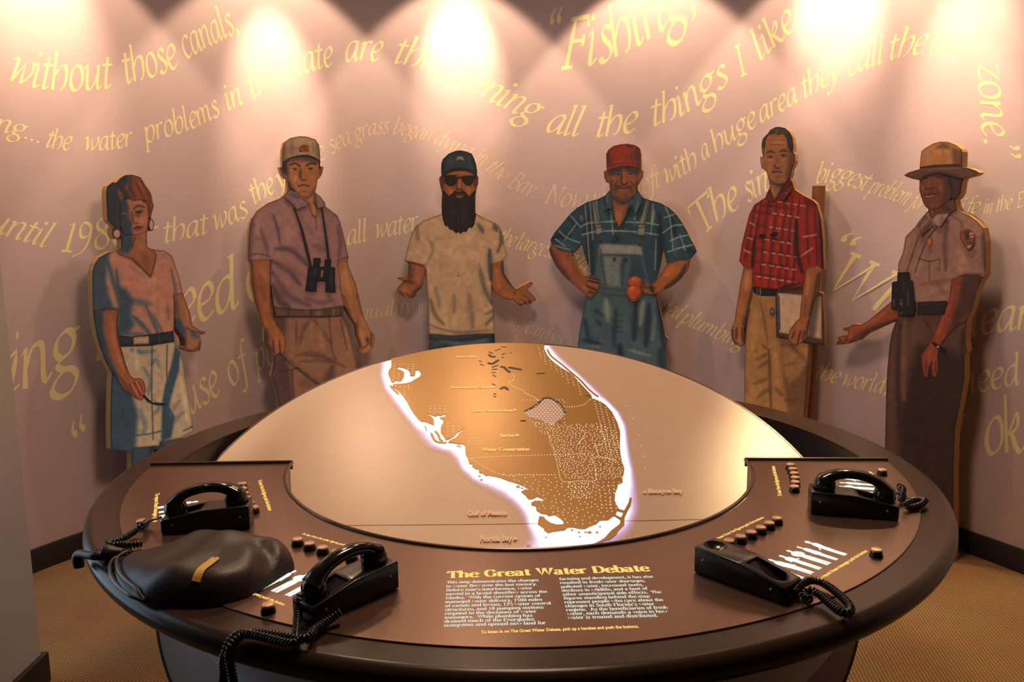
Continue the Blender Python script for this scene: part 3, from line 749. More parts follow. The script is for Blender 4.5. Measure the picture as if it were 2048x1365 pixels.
BR2 = [(1229,1034.5),(1232,1032.5),(1243,1038),(1241,1042)]
HAMM = []
for k in (KEYS, BR1, BR2): slab([uvpoly(k)], 0.0004, 0.0038, 'island_chain', M_LAND, disc)
def strip(pts, w):
    P = [Vector((*disc_uv(*p), 0)) for p in pts]
    P = catmull(P, 4) if len(P) > 2 else P
    L, R = [], []
    for i in range(len(P)):
        t = (P[min(i + 1, len(P) - 1)] - P[max(i - 1, 0)]).normalized()
        nrm = Vector((-t.y, t.x, 0)) * w * (0.4 if i in (0, len(P) - 1) else 1)
        L.append((P[i] + nrm)[:2]); R.append((P[i] - nrm)[:2])
    return [tuple(p) for p in L] + [tuple(p) for p in R[::-1]]
bar = [strip([(1093.7,698.8),(1102.5,713.4),(1122,729),(1143.5,747.1),(1160,761),(1175.8,777.9),(1187,788),(1197,795.5)], 0.0035)]
bar += [strip(p, 0.004) for p in ([(850,853),(853,862)],[(862,867),(866,876),(872,884),(884,887),(894,886)],[(870,863),(877,872),(880,880),(886,884)],[(781,772),(786,779),(798,790)],[(913,893),(923,895)])]
for q in bar: slab([q], 0.0004, 0.0024, 'barrier_island', M_LAND, disc)

# lake, dark outlines, small islands
LAKE = [(1048,826),(1062,819),(1075,811),(1086,801),(1094,799.5),(1106,803),(1118,810),(1127,821),(1130,830),(1124,838),(1116,845),(1103,853),(1090,848),(1078,842),(1060,838),(1050,832)]
slab([uvpoly(LAKE)], 0.0041, 0.0046, 'lake', M_LAKE, disc)
dark = [strip([(1048,826),(1062,819.5),(1075,811),(1084,802),(1091,799),(1100,799.5),(1112,805),(1121,813),(1127,821),(1129.5,829)], 0.0045)]
blobs = [([(1000,736),(1008,737),(1013,742),(1021,748)], .005), ([(1016,737),(1028,739),(1044,742)], .005), ([(1073,749.5),(1090,749)], .006), ([(1041,844.5),(1052,844)], .007),
  ([(1118,845),(1121,849)], .004), ([(1115,851),(1117,853)], .004), ([(1172,793),(1182,796)], .004), ([(1003,696),(1014,697)], .004), ([(990,704),(1001,700)], .004),
  ([(978,706),(986,709)], .005), ([(977,711),(984,716),(992,715)], .005), ([(1003,712),(1010,709)], .004), ([(1003,718),(1008,717)], .004), ([(1021,709),(1023,708)], .004),
  ([(975,728),(984,730),(990,727),(998,722)], .005), ([(958,724),(964,726)], .004), ([(960,731),(968,733)], .004), ([(984,737),(996,733)], .006), ([(984,741),(995,741)], .005), ([(983,747),(992,748)], .004),
  ([(985,752),(992,756)], .004), ([(984,770),(991,773)], .004), ([(987,790),(993,791)], .004), ([(987,794),(992,797)], .004),
  ([(1000,781),(1009,777),(1017,783)], .005), ([(1230,765.5),(1230.5,766)], .002)]
dark += [strip(p, w) for p, w in blobs]
for q in dark: slab([q], 0.0041, 0.0050, 'dark_lake', M_BLACK, disc)
isl = []
for x, y, r in ((1144,1062,2.2),(1158,1066.5,2),(1171,1066,2),(1179,1066.5,3.6),(1194,1066.5,2.4),(1200,1055,1.8),(1092,1076,1.5),(1160,1075,1.6),(1057,1092.5,3.2),(1049,1103.5,2.6),(1018,1100,2.6),(1036,975,3.4),(1044,978,2.2),(959,954,2.2),(963,961,2.4),(1040,1111,2.6),(1094,1110,2.6)):
    isl.append(uvpoly([(x + r * 1.3 * math.cos(q * math.pi / 4 + x), y + r * .75 * math.sin(q * math.pi / 4 + x)) for q in range(8)]))
for q in isl: slab([q], 0.0008, 0.0022, 'small_island', M_SEA, disc)

# lit water along the coast: a back-lit print that fades out to sea
OUTER = [(757,724),(757.8,753.5),(765.4,778.9),(781.9,804.3),(800.9,827.1),(818.7,848.7),(836,879),(855.2,897),(890.8,907),(907.3,919),(918.7,941.6),(941.6,963),(967,977),(992.3,991),(1017.7,1006),(1035.7,1023),(1043.8,1041),(1053,1063),(1055,1078),(1040.6,1090),(1013.2,1099),(987.4,1110),(940,1135),(1230,1135),(1217.8,1106),(1242,1089.5),(1266.2,1065),(1279,1032.5),(1283,1010),(1282,992),(1277,975),(1270.7,942.5),(1263.1,904.4),(1258,875),(1254.9,851.1),(1241.7,824.8),(1212.4,794.5),(1177,762.2),(1148,736),(1126.5,715.4),(1108.5,697.3),(1104,690),(1084,690),(1086,712),(1040,800),(900,760),(783,718)]
outer = np.array(uvpoly(OUTER)); cst = np.array(coast[:]); 
def seg_dist(P, A, B):
    d = np.full(len(P), 9.0)
    for a, b in zip(A, B):
        ab = b - a; L = ab @ ab + 1e-12
        t = np.clip(((P - a) @ ab) / L, 0, 1)
        q = a + t[:, None] * ab - P
        d = np.minimum(d, np.hypot(q[:, 0], q[:, 1]))
    return d
def inside(P, Q):
    r = np.zeros(len(P), bool)
    x, y = P[:, 0], P[:, 1]
    for (ax, ay), (bx, by) in zip(Q, np.roll(Q, -1, 0)):
        c = (ay > y) != (by > y)
        if abs(by - ay) > 1e-12:
            r ^= c & (x < (bx - ax) * (y - ay) / (by - ay) + ax)
    return r
step = 0.006
gx = np.arange(outer[:, 0].min() - step, outer[:, 0].max() + step, step)
gy = np.arange(-RD, RD, step)
GX, GY = np.meshgrid(gx, gy)
PT = np.stack([GX.ravel(), GY.ravel()], 1)
okm = (np.hypot(PT[:, 0], PT[:, 1]) < RD - 0.006) & inside(PT, outer)
d_out = np.zeros(len(PT)); d_in = np.zeros(len(PT))
idx = np.where(okm)[0]
closing = slice(0, len(outer) - 5)
o_open = outer[:-5]
d_out[idx] = seg_dist(PT[idx], o_open[:-1], o_open[1:])
d_in[idx] = seg_dist(PT[idx], cst[:-1], cst[1:])
land_in = np.zeros(len(PT), bool); land_in[idx] = inside(PT[idx], np.array(coast + arc))
glow = np.zeros(len(PT))
glow[idx] = d_out[idx] / (d_out[idx] + d_in[idx] * 0.75 + 1e-6)
glow[idx] = np.maximum(glow[idx], np.clip(d_out[idx] / 0.11, 0, 1) * (d_out[idx] > 0.0))
glow[land_in] = 1.0
nx, ny = len(gx), len(gy)
okg = okm.reshape(ny, nx)
deep = (land_in & (d_in > 0.02)).reshape(ny, nx)
cell = (okg[:-1, :-1] | okg[1:, :-1] | okg[:-1, 1:] | okg[1:, 1:]) & ~(deep[:-1, :-1] & deep[1:, 1:])
rad = np.hypot(GX, GY)
cell &= (rad[:-1, :-1] < RD - .004) & (rad[1:, 1:] < RD - .004) & (rad[1:, :-1] < RD - .004) & (rad[:-1, 1:] < RD - .004)
ci, cj = np.where(cell)
quads = np.stack([ci * nx + cj, ci * nx + cj + 1, (ci + 1) * nx + cj + 1, (ci + 1) * nx + cj], 1)
used, inv = np.unique(quads, return_inverse=True)
quads = inv.reshape(-1, 4)
vv = [tuple(disc_pt(PT[k, 0], PT[k, 1], 0.0003)) for k in used]
me = mesh('lit_water', vv, [tuple(q) for q in quads.tolist()])
at = me.attributes.new('glow', 'FLOAT', 'POINT')
at.data.foreach_set('value', glow[used].astype(np.float32))
def glow_mat():
    m = bpy.data.materials.new('backlit_water_print'); m.use_nodes = True
    nt = m.node_tree; b = nt.nodes['Principled BSDF']
    b.inputs['Base Color'].default_value = (0.46, 0.33, 0.255, 1); b.inputs['Roughness'].default_value = 0.36; b.inputs['Metallic'].default_value = 0.1
    b.inputs['Specular IOR Level'].default_value = 0.6
    a = nt.nodes.new('ShaderNodeAttribute'); a.attribute_name = 'glow'
    cr = nt.nodes.new('ShaderNodeValToRGB')
    e = cr.color_ramp.elements
    e[0].position = 0.0; e[0].color = (0, 0, 0, 1)
    e[1].position = 1.0; e[1].color = (0.92, 1.0, 0.98, 1)
    for p, c in ((0.16, (0.04, 0.02, 0.10)), (0.34, (0.20, 0.17, 0.42)), (0.50, (0.56, 0.58, 0.88)), (0.62, (0.88, 0.97, 1.0))):
        k = cr.color_ramp.elements.new(p); k.color = (*c, 1)
    nt.links.new(a.outputs['Fac'], cr.inputs[0])
    nt.links.new(cr.outputs[0], b.inputs['Emission Color'])
    b.inputs['Emission Strength'].default_value = 0.95
    return m
lw = part(link('lit_water', me, glow_mat()), disc, label='white lit water that fades to violet along the coast')

# pin lights
def along(pts, gap):
    out = []
    P = [Vector((*p, 0)) for p in pts]
    C = catmull(P, 6) if len(P) > 2 else P
    acc = 0.0
    out.append(tuple(C[0][:2]))
    for a, b in zip(C, C[1:]):
        L = (b - a).length
        while acc + L >= gap:
            t = (gap - acc) / L
            a = a.lerp(b, t); L = (b - a).length; acc = 0
            out.append((a.x, a.y))
        acc += L
    return out
dots = []
dots += along([(1022,749.3),(1029.3,755.9),(1026.4,763.2),(1017.6,766.9),(1020.5,772),(1032.2,778.6),(1043.9,782.3),(1054.2,791.1),(1067.4,796.9),(1079.1,805)], 4)
dots += along([(1134,817),(1150,816),(1168.5,811.6),(1178.7,802.8),(1190,799)], 5)
dots += along([(939,920),(1000,916),(1096,913),(1170,911)], 6)
dots += along([(943.5,921.2),(967,935.8),(989.8,947.9),(1013.9,954.3),(1043,953),(1110,953)], 6)
dots += along([(1106,897),(1113,925),(1118,948),(1121,961),(1131,967),(1160,965),(1188,965),(1192,958),(1188,930),(1180,920)], 4)
dots += along([(1096,868),(1102,892),(1106,897)], 4) + along([(1200,862),(1210,880),(1205,890),(1190,895)], 4) + along([(1165,880),(1155,892),(1170,870),(1160,862)], 4)
dots += along([(1183,911),(1186,918),(1200,917),(1225,922),(1236,928)], 4) + along([(1190,890),(1197,915)], 4)
for x0, y0, x1, y1 in ((1077,698,1083,720),(1087,705,1092,731),(1099,724,1103,736),(1110,730,1115,749),(1121,741,1126,760),(1132,748,1137,769),(1143,753,1149,778),(1155,766,1162,794),(1189,806,1214,900),(1199,806,1224,915),(1211,818,1234,912),(1226,838,1238,900)):
    dots += along([(x0, y0), (x1, y1)], 5.2)
for k in range(5):
    dots += along([(1196 + 10.5 * k, 968), (1204 + 9.5 * k, 1022)], 7.4)
for i, c in enumerate((789, 799, 808, 817, 826)):
    for r in range(9):
        y = 731 + r * 4.8
        if i == 0 or (i == 1 and r > 3) or (i > 2 and r < 5) or r < 1: dots.append((c + r * -.3, y))
for i in range(5):
    dots += [(791 + i * 9, 775 + i * .3)] if i < 4 else []
dots += [(809, 785 + 5 * i) for i in range(5)] + [(817, 800 + 6 * i) for i in range(4)] + [(817, 774), (818, 780)]
for i in range(4):
    dots += [(860 + i * 10, 815.5), (860 + i * 10, 821), (860.5 + i * 10, 827)]
for i in range(3):
    dots += [(896 + i * 10.5, 850 + 5.8 * r) for r in range(5) if r or i == 0]
    dots += [(938 + i * 11, 879.5 + 5.8 * r) for r in range(3)]
rs = 0
row = 0
y = 803.0
while y < 853:
    x = 1046 + (3.6 if row % 2 else 0)
    while x < 1130:
        dots.append((x, y)); x += 7.2
    y += 4.1; row += 1
lake_np = np.array(LAKE)
dots = [d for d in dots if not (801 < d[1] < 854 and 1040 < d[0] < 1133 and not inside(np.array([d]), lake_np)[0] and d[0] > 1045 and d[1] > 806 and d[0] < 1126)]
def scatter(poly, gap, n):
    poly = np.array(poly, float); out = []
    lo, hi = poly.min(0), poly.max(0)
    for _ in range(n):
        p = rng.uniform(lo, hi)
        if not inside(p[None], poly)[0]: continue
        if all(abs(p[0] - q[0]) > gap or math.hypot(p[0] - q[0], (p[1] - q[1]) * 1.7) > gap for q in out): out.append(tuple(p))
    return out
dots += scatter([(1060,846),(1128,852),(1200,850),(1236,868),(1238,908),(1245,930),(1244,960),(1196,962),(1130,960),(1112,920),(1098,880)], 4.6, 2600)
dots += scatter([(990,948),(1112,958),(1130,968),(1230,972),(1226,1010),(1230,1022),(1210,1038),(1185,1050),(1140,1054),(1122,1036),(1100,1028),(1078,1020),(1076,1008),(1094,1004),(1060,984),(1020,958)], 9.0, 1500)
dots += scatter([(1136,968),(1190,968),(1180,1000),(1140,1000)], 5.0, 300)
dots += [(1251.5, 815), (1266, 840), (1277.5, 873.7), (1281.9, 894.5), (1286, 916), (1290, 938.4)]
coast_np = np.array(COAST)
mb = MB()
for x, y in dots:
    if x < 1249 and not inside(np.array([(x, y)]), np.vstack([coast_np, [(1085, 688), (785, 710)]]))[0]: continue
    u, v = disc_uv(x, y)
    if math.hypot(u, v) > RD - 0.02: continue
    r = 0.0017 if y > 860 else 0.0019
    mb.add([disc_pt(u + r * math.cos(q * math.pi / 3), v + r * math.sin(q * math.pi / 3), 0.0052) for q in range(6)], [tuple(range(6))])
part(mb.build('pin_light', emit('pin_light_glow', (1.0, 0.86, 0.66, 1), 0.95), None, smooth=False), disc, 'tiny white pin lights that mark canals and wetlands', 'stuff')

# ------------------------------------------------------------------ printed lettering
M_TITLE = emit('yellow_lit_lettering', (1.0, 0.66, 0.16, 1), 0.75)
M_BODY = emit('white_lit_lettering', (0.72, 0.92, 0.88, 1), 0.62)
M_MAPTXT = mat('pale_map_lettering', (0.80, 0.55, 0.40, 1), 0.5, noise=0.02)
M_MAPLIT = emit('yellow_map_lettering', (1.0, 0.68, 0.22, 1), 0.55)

def plane_text(name, font, items, place0, place1, height, material, parent, nib, thin, deg=0, slant=0.0):
    pass

def panel_line(mb, txt, p0, p1, xh, nib=1.25, thin=0.42, width=None):
    """one line on the panel from pixel p0 to pixel p1 (p1 None: natural width), x-height in metres"""
    a = on_z(*p0, pz + 0.0004); b = on_z(*p1, pz + 0.0004)
    d = (b - a); L = d.length; d.normalize()
    up = Vector((-d.y, d.x, 0))
    sx = (L if width is None else width) / (text_width(SERIF, txt) - 0.3); sy = xh / 5
    V, F = lettering(SERIF, txt, lambda x, y, h: a + d * (x * sx) + up * (y * sy) + Vector((0, 0, h)), nib, 0, thin, 0.0, 0.0, 3, 0.00002)
    mb.add(V, F)
    return sx

mb = MB()
panel_line(mb, 'The Great Water Debate', (894, 1157), (1300, 1143), 0.0205, 1.75, 0.62)
part(mb.build('panel_title', M_TITLE, None, smooth=False), label='yellow heading "The Great Water Debate"')
C1 = ['This map demonstrates the changes', 'in water flow over the last century.', "Before man's interference, water", 'moved in a broad sheetflow across the', 'Glades.  With the current system of', 'managed water delivery, 1500 miles', 'of canals and levees, 125 water control', 'structures, and 18 pumping stations', 'respond to the decisions of water', 'managers.  While plumbing has', 'drained much of the Everglades', 'ecosystem and opened new land for']
C2 = ['farming and development, it has also', 'resulted in freshwater shortages,', 'polluted water, increased taxes,', 'declines in wildlife, and a host of', 'other unanticipated side effects.  The', 'figures standing behind the map', 'represent people who care about the', "changes in South Florida's water", 'regime.  As the beneficiaries of fresh', 'water, each demands a voice in how', 'water is treated and distributed.']
mb = MB()
for lines, l0, l1, r0 in ((C1, (893, 1168), (888, 1254.5), (1100, 1249.5)), (C2, (1118.8, 1161), (1136, 1239), (1331, 1218))):
    n = len(lines)
    big = max(range(n), key=lambda k: text_width(SERIF, lines[k]))
    rights = {0: None}
    # column width measured on its longest line
    k = big
    if lines is C1: wpx = ((890, 1213), (1101, 1207))
    else: wpx = ((1124, 1190), (1320, 1184))
    a = on_z(*wpx[0], pz); b = on_z(*wpx[1], pz)
    unit = (b - a).length / (text_width(SERIF, lines[k]) - 0.3)
    for i, t in enumerate(lines):
        f = i / (n - 1)
        p0 = (l0[0] + (l1[0] - l0[0]) * f, l0[1] + (l1[1] - l0[1]) * f)
        slope = -5.2 / 200
        panel_line(mb, t, p0, (p0[0] + 200, p0[1] + 200 * slope), 0.0072, 1.3, 0.5, width=unit * (text_width(SERIF, t) - 0.3))
part(mb.build('panel_text', M_BODY, None, smooth=False), label='two white columns of small text under the heading')

def sans(txt, bold=0.02):
    cu = bpy.data.curves.new('t', 'FONT'); cu.body = txt; cu.size = 1.0; cu.offset = bold; cu.resolution_u = 3
    o = bpy.data.objects.new('t', cu); COL.objects.link(o)
    dg = bpy.context.evaluated_depsgraph_get(); dg.update()
    me = bpy.data.meshes.new_from_object(o.evaluated_get(dg))
    V = [tuple(v.co) for v in me.vertices]; F = [tuple(p.vertices) for p in me.polygons]
    bpy.data.objects.remove(o); bpy.data.curves.remove(cu); bpy.data.meshes.remove(me)
    return V, F

def panel_sans(mb, txt, p0, p1, h, bold=0.03):
    a = on_z(*p0, pz + 0.0005); b = on_z(*p1, pz + 0.0005)
    d = b - a; L = d.length; d.normalize(); up = Vector((-d.y, d.x, 0))
    V, F = sans(txt, bold)
    w = max(v[0] for v in V)
    mb.add([a + d * (v[0] / w * L) + up * (v[1] / 0.72 * h) for v in V], F)
mb = MB(); panel_sans(mb, 'To listen in on The Great Water Debate, pick up a handset and push the buttons.', (962, 1268), (1278, 1256), 0.010)
part(mb.build('instruction_text', M_TITLE, None, smooth=False))
mb = MB(); panel_sans(mb, 'To hear from the other figures push the buttons', (602, 1069), (718, 1100), 0.009)
part(mb.build('instruction_text', M_TITLE, None, smooth=False))
mb = MB(); panel_sans(mb, 'To repeat push the button', (492, 1184), (566, 1212), 0.009)
part(mb.build('instruction_text', M_TITLE, None, smooth=False))
mb = MB(); panel_sans(mb, 'To hear from the figures push the buttons', (1430, 1082), (1529, 1036), 0.009)
part(mb.build('instruction_text', M_TITLE, None, smooth=False))
mb = MB(); panel_sans(mb, 'To repeat these messages push the button', (1640, 1161), (1736, 1103), 0.009)
part(mb.build('instruction_text', M_TITLE, None, smooth=False))
mb = MB(); panel_sans(mb, 'To hear from the figures push the buttons', (516, 961), (537, 1022), 0.010)
part(mb.build('instruction_text', M_TITLE, None, smooth=False))
mb = MB(); panel_sans(mb, 'To repeat these messages push', (311, 988), (306, 1045), 0.010)
part(mb.build('instruction_text', M_TITLE, None, smooth=False))
mb = MB(); panel_sans(mb, 'To hear from the figures push the buttons', (1564, 993), (1549, 933), 0.010)
part(mb.build('instruction_text', M_TITLE, None, smooth=False))
mb = MB(); panel_sans(mb, 'To repeat these messages', (1775, 985), (1742, 944), 0.010)
part(mb.build('instruction_text', M_TITLE, None, smooth=False))

def map_sans(mb, txt, p0, p1, h, bold=0.035):
    a = Vector(disc_uv(*p0)); b = Vector(disc_uv(*p1)); d = b - a; L = d.length; d.normalize(); up = Vector((-d.y, d.x))
    V, F = sans(txt, bold); w = max(v[0] for v in V)
    out = []
    for v in V:
        q = a + d * (v[0] / w * L) + up * (v[1] / 0.72 * h)
        out.append(disc_pt(q.x, q.y, 0.0054))
    mb.add(out, F)
def map_arrow(mb, p, s, w=5.5, h=3.2):
    P = uvpoly([(p[0] - s * w, p[1] - h), (p[0] + s * w, p[1]), (p[0] - s * w, p[1] + h)])
    mb.add([disc_pt(*q, 0.0054) for q in P], [(0, 1, 2) if s > 0 else (0, 2, 1)])
mb = MB(); map_sans(mb, 'Gulf of Mexico', (935, 1034), (1014, 1033), 0.020)
part(mb.build('sea_name', M_MAPTXT, None, smooth=False), disc)
mb = MB(); map_sans(mb, 'Florida Bay', (960, 1086), (1025, 1084.5), 0.022); map_arrow(mb, (1032, 1080.5), 1, 5, 4)
part(mb.build('sea_name', M_MAPTXT, None, smooth=False), disc)
mb = MB(); map_sans(mb, 'Biscayne Bay', (1296, 989.5), (1366, 988.5), 0.019); map_arrow(mb, (1288, 987.5), -1, 4, 3)
part(mb.build('sea_name', M_MAPTXT, None, smooth=False), disc)
mb = MB(); map_sans(mb, 'farms', (1001, 877), (1029, 876.5), 0.016); map_arrow(mb, (1036, 873.8), 1, 4.5, 3)
part(mb.build('lit_place_name', M_MAPLIT, None, smooth=False), disc)
mb = MB(); map_sans(mb, 'Water Conservation', (964, 905.5), (1059, 904.5), 0.017)
part(mb.build('lit_place_name', M_MAPLIT, None, smooth=False), disc)
mb = MB(); map_sans(mb, 'Lake Okeechobee', (946, 826.5), (1025, 826), 0.013); map_arrow(mb, (1031, 823), 1, 4, 2.5)
part(mb.build('lit_place_name', M_MAPLIT, None, smooth=False), disc)
mb = MB(); map_sans(mb, 'Kissimmee Canal', (902, 779.5), (980, 779), 0.012); map_arrow(mb, (987, 777), 1, 4, 2.5)
part(mb.build('lit_place_name', M_MAPLIT, None, smooth=False), disc)
mb = MB(); map_sans(mb, 'lakes region', (913, 717.5), (955, 717), 0.010)
part(mb.build('lit_place_name', M_MAPLIT, None, smooth=False), disc)
# joint line across the disc
V, F = [], []
for x0, y0, x1, y1 in ((560, 1053, 1074, 1048.5), (1249, 1043, 1500, 1038)):
    a = Vector(disc_uv(x0, y0)); b = Vector(disc_uv(x1, y1))
    o = len(V)
    V += [disc_pt(a.x, a.y - .0008, .0007), disc_pt(b.x, b.y - .0008, .0007), disc_pt(b.x, b.y + .0008, .0007), disc_pt(a.x, a.y + .0008, .0007)]
    F.append((o, o + 1, o + 2, o + 3))
part(link('disc_joint', mesh('disc_joint', V, F), M_TRIM), disc)

# ------------------------------------------------------------------ push buttons (they belong to the table)
M_BTN = mat('black_button_collar', (0.03, 0.022, 0.02, 1), 0.18, metal=0.5, noise=0.05)
M_CAP = mat('tan_metal_button_cap', (0.62, 0.40, 0.27, 1), 0.3, metal=0.5, noise=0.05)
col_me = lathe('push_button', [(0.0, 0), (0.0135, 0), (0.0135, 0.004), (0.0118, 0.0065), (0.0118, 0.0115), (0.0105, 0.0125), (0.0, 0.0125)], 0, 360, 28)
cap_me = lathe('button_cap', [(0.0113, 0.0115), (0.0113, 0.0140), (0.0100, 0.0156), (0.0, 0.0162)], 0, 360, 28)
col_me.materials.append(M_BTN); cap_me.materials.append(M_CAP)
def button(r, deg):
    o = bpy.data.objects.new('push_button', col_me); COL.objects.link(o)
    o.parent = table; p = polar(r, deg); o.location = (p.x - TX, p.y - TY, pz)
    c = bpy.data.objects.new('button_cap', cap_me); COL.objects.link(c); c.parent = o
    return o
BTN = {'RF': [(0.768, -41.1 - 2.83 * i) for i in range(6)] + [(0.997, -43.4)],
       'LF': [(0.771, -128.2 + 2.9 * i) for i in range(5)] + [(1.012, -116.6)],
       'RR': [(0.749, -8.3 - 2.88 * i) for i in range(6)] + [(0.981, -9.5)],
       'LR': [(0.751, -161.8 + 2.94 * i) for i in range(6)] + [(0.990, -150.3)]}
for st in BTN.values():
    for r, dg in st: button(r, dg)
# ------------------------------------------------------------------ six life-size painted cut-out figures in front of the wall
def paint_mat():
    m = bpy.data.materials.new('oil_paint_on_board'); m.use_nodes = True
    nt = m.node_tree; b = nt.nodes['Principled BSDF']
    b.inputs['Roughness'].default_value = 0.6; b.inputs['Specular IOR Level'].default_value = 0.3
    a = nt.nodes.new('ShaderNodeAttribute'); a.attribute_name = 'paint'
    tc = nt.nodes.new('ShaderNodeTexCoord')
    n = nt.nodes.new('ShaderNodeTexNoise'); n.inputs['Scale'].default_value = 90; n.inputs['Detail'].default_value = 3
    nt.links.new(tc.outputs['Object'], n.inputs['Vector'])
    mr = nt.nodes.new('ShaderNodeMapRange'); mr.inputs['To Min'].default_value = 0.86; mr.inputs['To Max'].default_value = 1.14
    nt.links.new(n.outputs['Fac'], mr.inputs['Value'])
    mx = nt.nodes.new('ShaderNodeMix'); mx.data_type = 'RGBA'; mx.blend_type = 'MULTIPLY'; mx.inputs['Factor'].default_value = 1
    nt.links.new(a.outputs['Color'], mx.inputs[6]); nt.links.new(mr.outputs[0], mx.inputs[7])
    nt.links.new(mx.outputs[2], b.inputs['Base Color'])
    return m
M_PAINT = paint_mat()
M_EDGE = mat('bare_board_edge', (0.40, 0.21, 0.075, 1), 0.7, noise=0.12, nscale=20)
M_BACKB = mat('board_back', (0.10, 0.07, 0.055, 1), 0.8, noise=0.1)
M_POST = mat('brown_post', (0.22, 0.085, 0.03, 1), 0.45, noise=0.15, nscale=12)

EYS = np.array([250, 300, 350, 450, 550, 620, 700, 800, 900], float)
EVAL = np.array([[1.0, .68, .43], [.95, .64, .405], [.88, .59, .37], [.70, .47, .30], [.61, .405, .26], [.56, .37, .24], [.50, .325, .208], [.43, .275, .175], [.40, .25, .155]])
GAIN = 1.0
def albedo(rgb, ys):
    """displayed colours (sRGB) of the painting -> reflectance under the room's light at that height"""
    c = np.asarray(rgb, float) / 255 * np.array([1.0, .93, .85])
    cool = np.clip((c[:, 2:3] - c[:, :1] * .8) / 0.12, 0, 1)          # bluish colours get less green and blue
    c = c * (1 - cool * np.array([0.0, .10, .16]))
    c = c ** 1.06
    l = np.where(c <= .04045, c / 12.92, ((c + .055) / 1.055) ** 2.4)
    E = np.stack([np.interp(ys, EYS, EVAL[:, k]) for k in range(3)], 1)
    return np.clip(l / E * GAIN, 0.002, 0.92)

def sm(x): x = np.clip(x, 0, 1); return x * x * (3 - 2 * x)
def pl_dist(P, pts):
    """distance to a brush stroke and the place along it (0..1)"""
    pts = np.array(pts, float)
    if len(pts) == 1: return np.hypot(P[:, 0] - pts[0, 0], P[:, 1] - pts[0, 1]), np.full(len(P), .5)
    if len(pts) > 2: pts = np.array(catmull([Vector((*p, 0)) for p in pts], 4))[:, :2]
    d = np.full(len(P), 1e9); u = np.zeros(len(P))
    seg = np.hypot(*(pts[1:] - pts[:-1]).T); acc = np.concatenate([[0], np.cumsum(seg)])
    for i in range(len(pts) - 1):
        a, ab = pts[i], pts[i + 1] - pts[i]
        t = np.clip(((P - a) @ ab) / (ab @ ab + 1e-12), 0, 1)
        q = a + t[:, None] * ab - P; e = np.hypot(q[:, 0], q[:, 1])
        k = e < d; d[k] = e[k]; u[k] = (acc[i] + t[k] * seg[i]) / (acc[-1] + 1e-9)
    return d, u
seg_far = 9.0
def seg_dist(P, A, B):
    d = np.full(len(P), 1e9)
    for a, b in zip(A, B):
        ab = b - a; L = ab @ ab + 1e-12
        t = np.clip(((P - a) @ ab) / L, 0, 1)
        q = a + t[:, None] * ab - P
        d = np.minimum(d, np.hypot(q[:, 0], q[:, 1]))
    return d

def resample(P, step):
    out = []
    n = len(P)
    for i in range(n):
        a, b = np.array(P[i], float), np.array(P[(i + 1) % n], float)
        k = max(1, int(np.hypot(*(b - a)) / step))
        for j in range(k): out.append(tuple(a + (b - a) * j / k))
    return out

_nz = rng.normal(size=(40, 40, 3))
def soft_noise(P, scale):
    x = P[:, 0] / scale; y = P[:, 1] / scale
    i, j = np.floor(x).astype(int), np.floor(y).astype(int); fx, fy = sm(x - i)[:, None], sm(y - j)[:, None]
    g = lambda a, b: _nz[a % 40, b % 40]
    return (g(i, j) * (1 - fx) + g(i + 1, j) * fx) * (1 - fy) + (g(i, j + 1) * (1 - fx) + g(i + 1, j + 1) * fx) * fy

